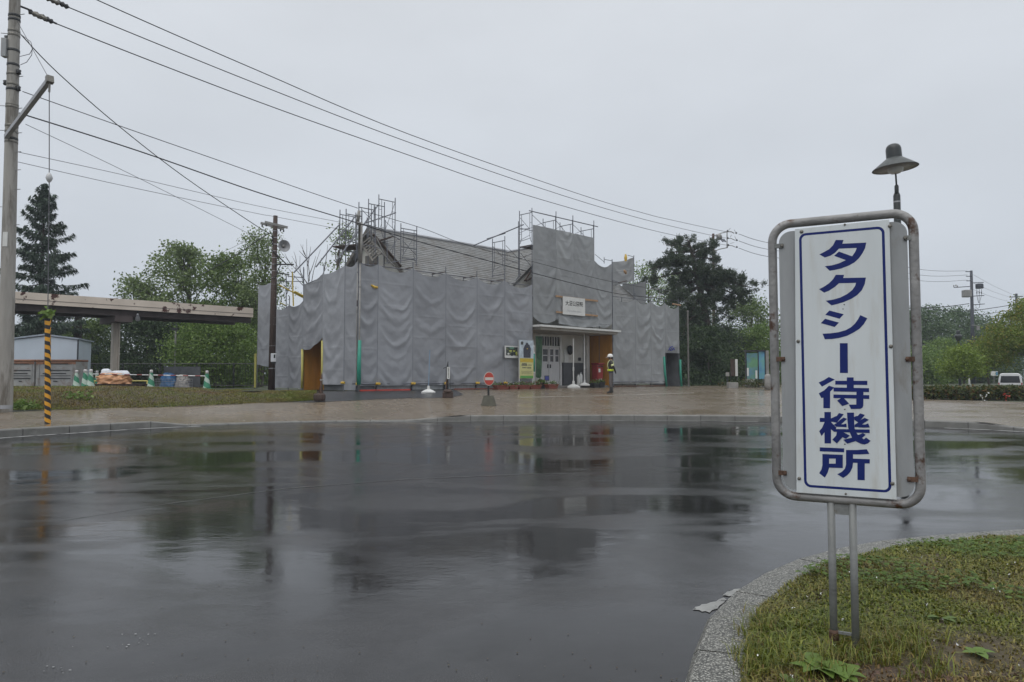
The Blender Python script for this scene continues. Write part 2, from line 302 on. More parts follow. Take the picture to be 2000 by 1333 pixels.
# ------------------------------------------------------------------ mesh builder
OFF = {}
class MB:
    def __init__(s): s.v = []; s.f = []; s.m = []; s.k = 0
    def add(s, vs, fs):
        b = len(s.v); s.v.extend(tuple(map(float, p)) for p in vs); s.f.extend(tuple(b + i for i in f) for f in fs); s.m.extend([s.k] * len(fs)); return s
    def box(s, c, d, rz=0.0, ax=None):
        c = np.asarray(c, float); hx, hy, hz = [x / 2 for x in d]
        if ax is None: ax = (np.array([math.cos(rz), math.sin(rz), 0]), np.array([-math.sin(rz), math.cos(rz), 0]), np.array([0, 0, 1.]))
        vs = [c + ax[0] * hx * i + ax[1] * hy * j + ax[2] * hz * k for k in (-1, 1) for j in (-1, 1) for i in (-1, 1)]
        return s.add(vs, [(0, 2, 3, 1), (4, 5, 7, 6), (0, 1, 5, 4), (2, 6, 7, 3), (0, 4, 6, 2), (1, 3, 7, 5)])
    def fbox(s, t0, t1, s0, s1, z0, z1):      # box in station coordinates
        return s.box(F((t0 + t1) / 2, (s0 + s1) / 2, (z0 + z1) / 2), (t1 - t0, abs(s1 - s0), z1 - z0), ax=(A, N, np.array([0, 0, 1.])))
    def tube(s, pts, r, n=8, caps=True):
        pts = [np.asarray(p, float) for p in pts]; rs = r if hasattr(r, '__len__') else [r] * len(pts)
        rings = []; prev = None
        for i, p in enumerate(pts):
            d = pts[min(i + 1, len(pts) - 1)] - pts[max(i - 1, 0)]; d = d / (np.linalg.norm(d) + 1e-9)
            if prev is None:
                up = np.array([0, 0, 1.]) if abs(d[2]) < .95 else np.array([1., 0, 0])
                x = np.cross(up, d)
            else: x = prev - d * (prev @ d)
            x = x / (np.linalg.norm(x) + 1e-9); prev = x; y = np.cross(d, x)
            rings.append([p + rs[i] * (x * math.cos(a) + y * math.sin(a)) for a in [2 * math.pi * k / n for k in range(n)]])
        vs = [q for rg in rings for q in rg]
        fs = [(i * n + k, i * n + (k + 1) % n, (i + 1) * n + (k + 1) % n, (i + 1) * n + k) for i in range(len(pts) - 1) for k in range(n)]
        if caps: fs += [tuple(range(n - 1, -1, -1)), tuple((len(pts) - 1) * n + k for k in range(n))]
        return s.add(vs, fs)
    def lathe(s, prof, c=(0, 0, 0), n=16, rot=None):
        c = np.asarray(c, float); vs = []
        for r, z in prof:
            for k in range(n):
                p = Vector((r * math.cos(2 * math.pi * k / n), r * math.sin(2 * math.pi * k / n), z))
                if rot is not None: p = rot @ p
                vs.append(c + np.array(p))
        fs = [(i * n + k, i * n + (k + 1) % n, (i + 1) * n + (k + 1) % n, (i + 1) * n + k) for i in range(len(prof) - 1) for k in range(n)]
        fs += [tuple(range(n - 1, -1, -1)), tuple((len(prof) - 1) * n + k for k in range(n))]
        return s.add(vs, fs)
    def prism(s, poly, ext):                  # polygon (3D points) pushed along ext
        n = len(poly); poly = [np.asarray(p, float) for p in poly]; e = np.asarray(ext, float)
        vs = poly + [p + e for p in poly]
        fs = [tuple(range(n - 1, -1, -1)), tuple(range(n, 2 * n))] + [(i, (i + 1) % n, n + (i + 1) % n, n + i) for i in range(n)]
        return s.add(vs, fs)
    def loft(s, rows, close=False):
        n = len(rows[0]); vs = [p for r in rows for p in r]; m = n if close else n - 1
        return s.add(vs, [(i * n + k, i * n + (k + 1) % n, (i + 1) * n + (k + 1) % n, (i + 1) * n + k) for i in range(len(rows) - 1) for k in range(m)])
    def build(s, name, mats, parent=None, smooth=False, bevel=0.0, origin=None):
        off = np.zeros(3)
        if parent is not None: off = OFF.get(parent.name, np.zeros(3))
        elif origin is not None: off = np.asarray(origin, float)
        me = bpy.data.meshes.new(name)
        me.from_pydata([(x - off[0], y - off[1], z - off[2]) for x, y, z in s.v], [], s.f)
        mats = mats if isinstance(mats, (list, tuple)) else [mats]
        for q in mats: me.materials.append(MATS[q] if isinstance(q, str) else q)
        if len(mats) > 1: me.polygons.foreach_set('material_index', s.m)
        if smooth: me.shade_smooth() if smooth is True else me.shade_smooth()
        o = bpy.data.objects.new(name, me); COL.objects.link(o)
        if parent is not None: o.parent = parent; OFF[o.name] = off
        else: o.location = off; OFF[o.name] = off
        if bevel:
            bv = o.modifiers.new('edge', 'BEVEL'); bv.width = bevel; bv.segments = 2; bv.limit_method = 'ANGLE'
        return o
def smooth_by_angle(o, deg=40):
    me = o.data
    me.shade_smooth()
    bm = bmesh.new(); bm.from_mesh(me)
    for ed in bm.edges:
        if len(ed.link_faces) == 2 and ed.calc_face_angle(0) > R(deg): ed.smooth = False
    bm.to_mesh(me); bm.free(); return o
def tag(o, label, cat, group=None):
    o['label'] = label; o['category'] = cat
    if group: o['group'] = group
    return o
def struct(o): o['kind'] = 'structure'; return o
def thing(name, label, cat, loc, group=None):
    o = bpy.data.objects.new(name, None); COL.objects.link(o); o.location = [float(x) for x in loc]; o.empty_display_size = .2
    OFF[o.name] = np.asarray([float(x) for x in loc]); return tag(o, label, cat, group)
def fast_mesh(name, V, Fq, mat, parent=None, attrs=None, midx=None, off=None):
    off = OFF.get(parent.name, np.zeros(3)) if parent is not None else np.zeros(3)
    V = (np.asarray(V, np.float32) - off).astype(np.float32); Fq = np.asarray(Fq, np.int32); k = Fq.shape[1]
    me = bpy.data.meshes.new(name); me.vertices.add(len(V)); me.vertices.foreach_set('co', V.ravel())
    me.loops.add(Fq.size); me.loops.foreach_set('vertex_index', Fq.ravel())
    me.polygons.add(len(Fq)); me.polygons.foreach_set('loop_start', np.arange(0, Fq.size, k, dtype=np.int32))
    for q in (mat if isinstance(mat, (list, tuple)) else [mat]): me.materials.append(MATS[q] if isinstance(q, str) else q)
    if midx is not None: me.polygons.foreach_set('material_index', np.asarray(midx, np.int32))
    for kx, a in (attrs or {}).items():
        at = me.attributes.new(kx, 'FLOAT', 'POINT'); at.data.foreach_set('value', np.asarray(a, np.float32))
    me.update(calc_edges=True); me.validate()
    o = bpy.data.objects.new(name, me); COL.objects.link(o)
    if parent is not None: o.parent = parent; OFF[o.name] = off
    return o
def copy_thing(root, loc, rz, label, group=None):
    r = root.copy(); COL.objects.link(r); r.location = [float(x) for x in loc]; r.rotation_euler = (0, 0, rz); r['label'] = label
    if group: r['group'] = group
    for ch in list(root.children):
        c = ch.copy(); COL.objects.link(c); c.parent = r
        for g in list(ch.children):
            d = g.copy(); COL.objects.link(d); d.parent = c
    return r
def text_geo(body, size, ox=0.0):
    """glyph outlines in the XY plane, centred; returns verts, faces"""
    cu = bpy.data.curves.new('txt', 'FONT'); cu.body = body; cu.size = size; cu.align_x = 'CENTER'; cu.align_y = 'CENTER'; cu.offset = ox; cu.resolution_u = 4
    o = bpy.data.objects.new('txt', cu); COL.objects.link(o)
    dg = bpy.context.evaluated_depsgraph_get(); me = o.evaluated_get(dg).to_mesh()
    vs = [tuple(v.co) for v in me.vertices]; fs = [tuple(p.vertices) for p in me.polygons]
    o.evaluated_get(dg).to_mesh_clear(); bpy.data.objects.remove(o); bpy.data.curves.remove(cu)
    return vs, fs
Zv = np.array([0, 0, 1.])

# ------------------------------------------------------------------ ground model
_pts = [onz(px, py, 0)[:2] for px, py in [(0, 855), (120, 847), (300, 836), (530, 827), (700, 824), (900, 823), (1200, 822), (1480, 824), (1700, 830), (1900, 838), (2000, 843)]]
_pts += [(14.9, 14), (16.2, 10), (16.4, 5), (14, -1), (8, -5), (0, -6), (-7, -4), (-10.8, 0), (-12.6, 5), (-12.9, 9), (-12.3, 12.8)]
_pts = np.array(_pts); KN = len(_pts); KER = []
for i in range(KN):
    a, b, c, d = _pts[i - 1], _pts[i], _pts[(i + 1) % KN], _pts[(i + 2) % KN]
    for t in np.linspace(0, 1, 24, endpoint=False):
        KER.append(.5 * ((2 * b) + (c - a) * t + (2 * a - 5 * b + 4 * c - d) * t * t + (3 * b - a - 3 * c + d) * t ** 3))
KER = np.array(KER); _seg = np.linalg.norm(np.roll(KER, -1, 0) - KER, axis=1); _cum = np.concatenate([[0], np.cumsum(_seg)]); KLEN = _cum[-1]
CEN = np.array([0, 9.0])
def kerb_at(sv):
    sv = sv % KLEN; x = np.interp(sv, _cum, np.append(KER[:, 0], KER[0, 0])); y = np.interp(sv, _cum, np.append(KER[:, 1], KER[0, 1])); return np.array([x, y])
def kerb_top(p):
    if p[1] < 9: return .16
    px = 1000 + FPX * p[0] / p[1]
    return float(np.interp(px, [-400, 298, 378, 815, 895, 1915, 2010, 2600], [.17, .17, .035, .035, .17, .17, .05, .05]))
KTOP = np.array([kerb_top(p) for p in KER])
_ang = np.arctan2(KER[:, 0] - CEN[0], KER[:, 1] - CEN[1]); _rad = np.linalg.norm(KER - CEN, axis=1); _o = np.argsort(_ang)
_angs = np.concatenate([_ang[_o] - 2 * math.pi, _ang[_o], _ang[_o] + 2 * math.pi]); _rads = np.tile(_rad[_o], 3)
def kerb_r(th): return float(np.interp(th, _angs, _rads))
UL = np.array([(-90, 34), (-40, 29), (-16, 26.3), (-9.5, 26.6)] + [tuple(F(t, 0, 0)[:2]) for t in (0, 6, 12, 18, 24)] + [(60, 80), (200, 160)])
_ua = np.array([UL[i] + (UL[i + 1] - UL[i]) * k for i in range(len(UL) - 1) for k in np.linspace(0, 1, 30, endpoint=False)])
def gh(x, y):
    d = np.array([x, y]) - CEN
    if np.linalg.norm(d) < kerb_r(math.atan2(d[0], d[1])): return 0.0
    dd = np.hypot(KER[:, 0] - x, KER[:, 1] - y); i = int(dd.argmin()); dk = dd[i]; zk = KTOP[i]
    if y > np.interp(x, UL[:, 0], UL[:, 1]): return ZF
    du = float(np.hypot(_ua[:, 0] - x, _ua[:, 1] - y).min()); q = dk / (dk + du + 1e-6); q = q * q * (3 - 2 * q)
    return zk + (ZF - zk) * q
def og(px, py):
    """where the ray through a picture point meets the ground"""
    d = ray(px, py); d = d / d[1]; lo = 2.0
    for Y in np.arange(2.0, 160, .25):
        p = CV + d * Y
        if p[2] < gh(p[0], p[1]):
            a, b = lo, Y
            for _ in range(18):
                mY = (a + b) / 2; p = CV + d * mY
                if p[2] < gh(p[0], p[1]): b = mY
                else: a = mY
            p = CV + d * b; return np.array([p[0], p[1], gh(p[0], p[1])])
        lo = Y
    return CV + d * 60

# ------------------------------------------------------------------ setting: road, kerb, square
mb = MB(); n = 264; rings = [0, .25, .5, .7, .85, .95, 1.0]
rows = [[(CEN[0] + (KER[i * 2 % len(KER)][0] - CEN[0]) * q, CEN[1] + (KER[i * 2 % len(KER)][1] - CEN[1]) * q, 0) for i in range(n)] for q in rings[1:]]
mb.loft(rows, close=True); c = len(mb.v); mb.add([(CEN[0], CEN[1], 0)], []); mb.f += [(c, (k + 1) % n, k) for k in range(n)]; mb.m += [0] * n
struct(mb.build('road', ROAD))

def radial(name, mat, dists, cap=None, dz=0.0, drop=None):
    mb = MB(); rows = []
    for q in dists:
        row = []
        for i in range(0, len(KER), 2):
            p = KER[i]; u = (p - CEN) / np.linalg.norm(p - CEN)
            dist = q if cap is None else min(q, cap(p, u))
            x, y = p + u * dist
            row.append((x, y, gh(x, y) + dz if dist > .01 else KTOP[i] + dz))
        rows.append(row)
    mb.loft(rows, close=True); return struct(mb.build(name, mat, smooth=True))
_capc = {}
def plaza_cap(p, u):
    k = (round(p[0], 3), round(p[1], 3))
    if k in _capc: return _capc[k]
    px = 1000 + FPX * p[0] / p[1] if p[1] > 8 else 9999
    r = 3.0
    if u[1] > .3:
        mx = 34.0
        if px > 1500: mx = 12.0
        r = .3
        while r < mx:
            x, y = p + u * r
            if y > np.interp(x, UL[:, 0], UL[:, 1]) + (.9 if x > -5.8 else .1): break
            r += .15
    _capc[k] = r; return r
radial('pavement', PAVE, [.15, .4, .8, 1.3, 2, 3, 4, 5.2, 6.5, 8, 10, 12, 15, 18, 22, 27, 34], plaza_cap)
radial('ground', 'far_ground', [.1, 1, 2.5, 4, 6, 9, 13, 18, 25, 34, 50, 80, 140, 260, 480], dz=-.05)

kerb = bpy.data.objects.new('kerb', None); COL.objects.link(kerb); kerb['kind'] = 'structure'; OFF['kerb'] = np.zeros(3)
def kerb_stone(parent, f, s0, s1, w, h0, h1, mat, low, inward=-1):
    rows = []
    for sv, h in ((s0, h0), ((s0 + s1) / 2, (h0 + h1) / 2), (s1, h1)):
        p = f(sv); q = f(sv + .05); d = (q - p) / np.linalg.norm(q - p); nr = np.array([d[1], -d[0]]) * inward
        rows.append([(p[0] + nr[0] * o, p[1] + nr[1] * o, z) for o, z in [(0, low), (.008, h - .025), (.03, h), (w, h + .004), (w, low)]])
    mb = MB(); mb.loft(rows, close=True); k = len(rows[0]); mb.add(rows[0], [tuple(range(k))]); mb.add(rows[-1], [tuple(range(k - 1, -1, -1))])
    return mb.build('kerb_stone', mat, parent)
_ks = _cum[:-1]
s_lo = float(_ks[np.argmin(np.hypot(KER[:, 0] + 12.9, KER[:, 1] - 9.5))]) - KLEN; s_hi = float(_ks[np.argmin(np.hypot(KER[:, 0] - 16.2, KER[:, 1] - 11))])
sv = s_lo
KOUT = 1 if ((kerb_at(5.05) - kerb_at(5)) @ np.array([1, 0])) < 0 else -1
while sv < s_hi:
    a, b = kerb_at(sv), kerb_at(sv + 1)
    kerb_stone(kerb, kerb_at, sv + .009, sv + .991, .15, kerb_top(a), kerb_top(b), 'kerb_concrete', -.05, KOUT); sv += 1.0
rows = []
for q_ in np.arange(s_lo, s_hi, .25):
    p = kerb_at(q_); q = kerb_at(q_ + .05); d = (q - p) / np.linalg.norm(q - p); nr = np.array([d[1], -d[0]]) * KOUT; h = kerb_top(p) - .014
    rows.append([(p[0] + nr[0] * .018, p[1] + nr[1] * .018, -.03), (p[0] + nr[0] * .018, p[1] + nr[1] * .018, h), (p[0] + nr[0] * .145, p[1] + nr[1] * .145, h)])
mb = MB(); mb.loft(rows); mb.build('mortar', 'dark_mortar', kerb)
# worn edge line painted along the kerb
def line_strip(name, s0, s1, o0, o1, z, mat):
    rows = []
    for sv in np.arange(s0, s1, .3):
        p = kerb_at(sv); q = kerb_at(sv + .05); d = (q - p) / np.linalg.norm(q - p); nr = np.array([d[1], -d[0]]) * -KOUT
        rows.append([(p[0] + nr[0] * o0, p[1] + nr[1] * o0, z), (p[0] + nr[0] * o1, p[1] + nr[1] * o1, z)])
    mb = MB(); mb.loft(rows); return struct(mb.build(name, mat))
def s_of(px, py): p = onz(px, py, 0); return float(_ks[np.argmin(np.hypot(KER[:, 0] - p[0], KER[:, 1] - p[1]))])
line_strip('road_marking', s_of(0, 855) - 4, s_of(400, 831), .14, .27, .004, 'white_line')
line_strip('road_marking', s_of(700, 824), s_of(1500, 825), .05, .13, .004, 'white_line')
line_strip('road_marking', s_of(1850, 836), s_of(1850, 836) + 9, .14, .27, .004, 'white_line')

def gsheet(name, front, back, nv, mat, dz, dzf=None):
    rows = []
    for k in range(nv + 1):
        rows.append([(lambda p: (p[0], p[1], gh(p[0], p[1]) + (dzf(p) if dzf else dz)))(np.array(a[:2]) + (np.array(b[:2]) - np.array(a[:2])) * k / nv) for a, b in zip(front, back)])
    mb = MB(); mb.loft(rows); return struct(mb.build(name, mat, smooth=True))
def dens(pts, m):
    pts = [np.asarray(p, float) for p in pts]; o = []
    for i in range(len(pts) - 1): o += [pts[i] + (pts[i + 1] - pts[i]) * k / m for k in range(m)]
    return o + [pts[-1]]
fr = dens([og(330, 781), og(480, 784), og(610, 787), og(700, 782), og(800, 778.5), og(880, 776.5), og(905, 772)], 6)
bk = dens([F(-14, 1.0, 0), F(-9, .6, 0), F(-4, .3, 0), F(-.4, -.3, 0), F(2, -.3, 0), F(4.5, -.3, 0), F(5.2, -.3, 0)], 6)
gsheet('asphalt_apron', fr, bk, 10, 'apron_asphalt', .006)
gsheet('yard', dens([F(-26, -3.2, 0), F(-14, -2.0, 0), F(-9, -1.6, 0), F(-4, -.4, 0), F(-.4, -.3, 0)], 4), dens([F(-26, -12, 0), F(-14, -12, 0), F(-9, -12, 0), F(-4, -11, 0), F(-.4, -9.5, 0)], 4), 6, 'apron_asphalt', .006, lambda p: .006 + .13 * min(1, max(0, (-1.5 - float((np.array([p[0], p[1], 0]) - P0) @ A)) / 4)))
fr = dens([og(1015, 777.5), og(1200, 773.5), og(1355, 768.5)], 8); bk = dens([og(1015, 776.3), og(1200, 772.3), og(1355, 767.5)], 8)
gsheet('paving_strip', fr, bk, 1, 'strip_stone', .005)

# grass island in front (right) with its own kerb
IP = [onz(px, py, .03)[:2] for px, py in [(1325, 1380), (1340, 1320), (1356, 1262), (1378, 1212), (1428, 1162), (1500, 1119), (1580, 1089), (1700, 1063), (1850, 1048), (2000, 1038)]]
IP = [(.55, 1.0), (.60, 2.0)] + [tuple(p) for p in IP] + [(6.2, 6.5), (8.5, 6.7), (10.5, 5.5), (11, 3), (9.5, .3), (6, -1.3), (3, -1.4), (1.2, -.3)]
IP = np.array(IP); ISL = []
for i in range(len(IP)):
    a, b, c, d = IP[i - 1], IP[i], IP[(i + 1) % len(IP)], IP[(i + 2) % len(IP)]
    for t in np.linspace(0, 1, 12, endpoint=False):
        ISL.append(.5 * ((2 * b) + (c - a) * t + (2 * a - 5 * b + 4 * c - d) * t * t + (3 * b - a - 3 * c + d) * t ** 3))
ISL = np.array(ISL); _is = np.concatenate([[0], np.cumsum(np.linalg.norm(np.roll(ISL, -1, 0) - ISL, axis=1))]); ILEN = _is[-1]
def isl_at(sv):
    sv = sv % ILEN; return np.array([np.interp(sv, _is, np.append(ISL[:, 0], ISL[0, 0])), np.interp(sv, _is, np.append(ISL[:, 1], ISL[0, 1]))])
island_kerb = bpy.data.objects.new('island_kerb', None); COL.objects.link(island_kerb); island_kerb['kind'] = 'structure'; OFF['island_kerb'] = np.zeros(3)
_j = onz(1422, 1170, .0)[:2]; sj = float(_is[np.argmin(np.hypot(ISL[:, 0] - _j[0], ISL[:, 1] - _j[1]))])
nst = int(ILEN); ln = ILEN / nst
for k in range(nst):
    kerb_stone(island_kerb, isl_at, sj + k * ln + .007, sj + (k + 1) * ln - .007, .265, .055, .055, 'exposed_aggregate', -.03, 1)
ICEN = np.array([4.5, 2.8])
def inset(p, d):
    i = int(np.hypot(ISL[:, 0] - p[0], ISL[:, 1] - p[1]).argmin()); q = ISL[(i + 1) % len(ISL)] - ISL[i - 1]; q = q / np.linalg.norm(q); return p + np.array([q[1], -q[0]]) * d
def island_h(x, y):
    dd = float(np.hypot(ISL[:, 0] - x, ISL[:, 1] - y).min())
    return .058 + .07 * min(1, max(0, dd - .2) / .8) + .022 * noise.noise(Vector((x * 2.2, y * 2.2, 3)))
mb = MB(); rows = []
for q in [0, .08, .2, .35, .5, .65, .8, .92, .99]:
    row = []
    for p in ISL:
        p = inset(p, .25); p = p + (ICEN - p) * q; row.append((p[0], p[1], island_h(p[0], p[1]) if q else .05))
    rows.append(row)
mb.loft(rows, close=True); struct(mb.build('island', 'soil', smooth=True))
# peeling white paint on the road at the island's corner
PAINT = [[(1353, 1191), (1358, 1186), (1367, 1184), (1370, 1181), (1380, 1180), (1388, 1177), (1399, 1175), (1404, 1171), (1413, 1168), (1419, 1171), (1413, 1178), (1404, 1184), (1402, 1189), (1391, 1192), (1386, 1197), (1378, 1194), (1371, 1195), (1366, 1192)],
         [(1411, 1163), (1416, 1160), (1420, 1156), (1429, 1154), (1434, 1151), (1449, 1150), (1446, 1154), (1436, 1158), (1432, 1163), (1424, 1165)], [(1474, 1134), (1480, 1129), (1488, 1128), (1482, 1133)], [(1497, 1123), (1505, 1119), (1508, 1121), (1500, 1125)]]
mb = MB()
for poly in PAINT:
    mb.prism([onz(x, y, .0035) for x, y in poly][::-1], (0, 0, .0006))
M('worn_paint', (.25, .25, .24), .6, .15, 8, .3, 40, col2=(.06, .06, .06), t2=.585, scale2=14.0, w2=.02)
struct(mb.build('road_marking', 'worn_paint'))
M('seam', (.075, .075, .076), .14, .2, 3, .2, 50)
JT = dens([onz(x, y, 0) for x, y in ((120, 1018), (330, 985), (560, 955), (800, 937), (1010, 928), (1120, 926))], 8)
mb = MB(); mb.loft([[(p[0], p[1], .003) for p in JT], [(p[0] + .01, p[1] + .05 + .012 * math.sin(i * 1.7), .003) for i, p in enumerate(JT)]]); struct(mb.build('road_joint', 'seam'))
# ------------------------------------------------------------------ station building
bld = thing('station_building', 'grey shingle-roofed station building wrapped in scaffolding and grey sheets', 'building', F(11, -4, ZF))
RS, RZ, ES, EZ = -4.4, 8.48, -0.95, 5.62        # ridge and front eave (offset from front, height)
SL = (RZ - EZ) / (ES - RS)
T0, T1 = 3.3, 21.0
def roof_z(s): return RZ - SL * abs(s - RS)
CG, CGH = 12.45, 3.35                             # cross gable ridge position, half width
CGZ = 8.40; CSL = (CGZ - EZ) / CGH
mb = MB(); mb.fbox(T0 + .25, 10.0, -7.5, -1.4, ZF, EZ - .1); mb.fbox(16.6, T1 - .25, -7.5, -1.4, ZF, EZ - .1); mb.fbox(10.0, 16.6, -7.5, -1.95, ZF, EZ - .1)
mb.prism([F(T0 + .25, -7.5, EZ - .1), F(T0 + .25, -1.4, EZ - .1), F(T0 + .25, RS, RZ - .18)], A * .2)
mb.prism([F(T1 - .45, -7.5, EZ - .1), F(T1 - .45, -1.4, EZ - .1), F(T1 - .45, RS, RZ - .18)], A * .2)
mb.prism([F(CG - CGH + .1, -1.1, EZ - .1), F(CG + CGH - .1, -1.1, EZ - .1), F(CG, -1.1, CGZ - .15)], N * .2)
mb.build('wall', 'white_wall', bld)
roof = MB()
up = np.array([0, 0, 1.])
for sg in (1, -1):
    e0 = RS + sg * (ES - RS)
    roof.prism([F(T0, RS, RZ - .03), F(T0, e0, EZ - .03), F(T0, e0, EZ - .17), F(T0, RS, RZ - .17)], A * (T1 - T0))
for sg in (1, -1):
    roof.prism([F(CG, -.85, CGZ - .03), F(CG + sg * CGH, -.85, EZ - .03), F(CG + sg * CGH, -.85, EZ - .17), F(CG, -.85, CGZ - .17)], -N * 3.65)
ro = roof.build('roof', 'roof_shingle', bld)
# lapped shingle courses: every course a thin wedge standing proud of the one below
mb = MB(); nC = 24
for k in range(nC):
    z1 = RZ - (RZ - EZ) * k / nC; z0 = RZ - (RZ - EZ) * (k + 1) / nC; s1 = RS + (RZ - z1) / SL; s0 = RS + (RZ - z0) / SL
    a, b = T0 - .02, T1 + .02; jj = [a] + sorted(random.uniform(a, b) for _ in range(0)) + [b]
    lift = .019 + random.uniform(-.005, .005)
    mb.prism([F(a, s1, z1 + .004), F(a, s0 + .012, z0 + lift), F(a, s0 + .012, z0 - .004)], A * (b - a))
    # cross gable slopes, from the valley to the front
    zc = max(EZ, z0)
    if z1 <= CGZ + .05:
        for sg in (1, -1):
            h1 = (CGZ - min(z1, CGZ)) / CSL; h0 = (CGZ - z0) / CSL; sv = RS + (RZ - z0) / SL - .1
            mb.prism([F(CG + sg * h1, sv, min(z1, CGZ) + .004), F(CG + sg * (h0 + .012), sv, z0 + lift), F(CG + sg * (h0 + .012), sv, z0 - .004)], N * (-.80 - sv))
o = mb.build('shingle_courses', 'roof_shingle', bld); o['kind'] = 'stuff'
mb = MB(); mb.tube([F(T0 - .03, RS, RZ + .03), F(T1 + .03, RS, RZ + .03)], .085, 8); mb.build('ridge_cap', 'galvanised', bld)
mb = MB(); mb.tube([F(CG, RS, CGZ + .03), F(CG, -.85, CGZ + .03)], .075, 8); mb.build('ridge_cap', 'galvanised', bld)
for tt in (T0, T1):
    for sg in (1, -1):
        mb = MB(); e0 = RS + sg * (ES - RS); d = -.05 if tt == T0 else .05
        mb.prism([F(tt + d, RS, RZ + .02), F(tt + d, e0, EZ + .02), F(tt + d, e0, EZ - .2), F(tt + d, RS, RZ - .2)], A * (-.035 if tt == T0 else .035)); mb.build('rake_board', 'dark_panel_wood', bld)
# gable-end window boarded with brown wood
mb = MB(); mb.fbox(T0 + .16, T0 + .24, -4.9, -3.9, 6.0, 7.2); mb.build('boarded_window', 'dark_panel_wood', bld)
# small rear annex roof showing over the low sheets on the left
mb = MB(); mb.prism([F(1.0, -5.2, 5.05), F(1.0, -6.9, 4.35), F(1.0, -6.9, 4.2), F(1.0, -5.2, 4.9)], A * 2.4); mb.build('annex_roof', 'brown_wood', bld)
mb = MB(); mb.fbox(1.3, 3.5, -7.3, -4.9, ZF, 4.4); mb.build('annex_wall', 'white_wall', bld)

# entrance porch
EW = -1.7; EF = .87
def ep(px, py): return fp(px, py, EW)
mb = MB(); mb.fbox(10.02, 16.5, -2.2, -.25, ZF - .1, EF); mb.build('porch_floor', 'floor_concrete', bld)
t_e0, t_e1 = 10.1, 16.55
tD0, tD1 = tof(ep(1058, 720)), tof(ep(1093, 720)); zD = float(ep(1076, 679)[2]); zT0, zT1 = float(ep(1076, 676)[2]), float(ep(1076, 658)[2])
zDado = float(ep(1120, 709)[2])
mb = MB(); mb.fbox(t_e0, tD0 - .12, EW - .2, EW, EF, 4.0); mb.fbox(tD1 + .12, t_e1, EW - .2, EW, zDado, 4.0); mb.fbox(tD0 - .12, tD1 + .12, EW - .2, EW, zT1 + .06, 4.0); mb.build('porch_wall', 'white_wall', bld)
mb = MB(); mb.fbox(tD1 + .30, t_e1, EW - .2, EW + .025, EF, zDado); mb.build('dado', 'dado_grey', bld)
mb = MB()
mb.fbox(tD0 - .12, tD0, EW - .1, EW + .05, EF, zT1 + .1); mb.fbox(tD1, tD1 + .14, EW - .1, EW + .05, EF, zT1 + .1); mb.fbox(tD0 + .002, tD1 - .002, EW - .1, EW + .055, zT1, zT1 + .1); mb.fbox(tD0 + .002, tD1 - .002, EW - .1, EW + .07, zD + .005, zT0)
mb.build('door_frame', 'white_paint', bld)
mb = MB(); mb.fbox(tD0, tD1, EW - .08, EW - .05, zT0, zT1); tr = mb.build('transom_window', 'glass_dark', bld)
for k in range(1, 7):
    tt = tD0 + (tD1 - tD0) * k / 7; mb = MB(); mb.fbox(tt - .022, tt + .022, EW - .045, EW + .01, zT0, zT1); mb.build('mullion', 'white_paint', tr)
tm = tof(ep(1072, 720))
for a, b, panes in ((tD0 + .01, tm - .012, [(.18, .88)]), (tm + .012, tD1 - .01, [(.12, .42), (.62, .92)])):
    mb = MB(); zg0 = float(ep(1076, 706)[2]); zg1 = zD - .12; wd = b - a
    cols = sorted(set([0, 1] + [q for p in panes for q in p]))
    mb.fbox(a, b, EW - .06, EW - .01, EF + .01, zg0 - .02)
    mb.fbox(a, b, EW - .06, EW - .01, zg1 + .01, zD)
    for c0, c1 in zip(cols[:-1], cols[1:]):
        if (c0, c1) not in panes: mb.fbox(a + wd * c0, a + wd * c1, EW - .06, EW - .01, zg0 - .02, zg1 + .01)
    for k in range(1, 6): mb.fbox(a + wd * k / 6 - .006, a + wd * k / 6 + .006, EW - .012, EW - .004, EF + .1, zg0 - .08)
    dr = mb.build('door', 'door_white', bld)
    for p0, p1 in panes:
        mb = MB(); mb.fbox(a + wd * p0, a + wd * p1, EW - .05, EW - .035, zg0 - .02, zg1 + .01); mb.build('pane', 'door_glass', dr)
        mb = MB(); mb.fbox(a + wd * p0, a + wd * p1, EW - .034, EW - .008, (zg0 + zg1) / 2 - .03, (zg0 + zg1) / 2 + .02); mb.build('glazing_bar', 'door_white', dr)
    mb = MB(); hx = b - .09 if panes[0][0] > .15 else a + .09; mb.fbox(hx - .02, hx + .02, EW - .01, EW + .05, EF + .95, EF + 1.15); mb.build('handle', 'dark_iron', dr)
mb = MB(); mb.fbox(t_e1 - .55, t_e1 - .3, EW + .03, EW + .28, EF, 3.75); mb.build('pillar', 'white_paint', bld)
mb = MB(); mb.fbox(t_e1, t_e1 + .05, EW, -.05, EF - .08, 3.74); mb.build('plywood_panel', 'plywood_orange', bld)
mb = MB(); mb.fbox(10.0, 10.05, EW, -.05, EF - .08, 3.74); mb.build('plywood_panel', 'plywood_orange', bld)
# canopy
c0 = fp(1057, 634, .55); tC0 = tof(c0); zC = float(c0[2])
mb = MB(); mb.fbox(tC0, 16.62, EW, .55, zC - .10, zC); 
mb.prism([F(10.06, EW, zC - .098), F(10.06, .05, zC - .098), F(tC0 - .003, .55, zC - .098), F(tC0 - .003, EW, zC - .098)], Zv * .096)
mb.build('canopy', 'white_paint', bld)
mb = MB(); mb.fbox(tC0 + .10, 16.5, EW + .003, .42, zC - .24, zC - .103); mb.build('canopy_soffit', 'soffit_grey', bld)
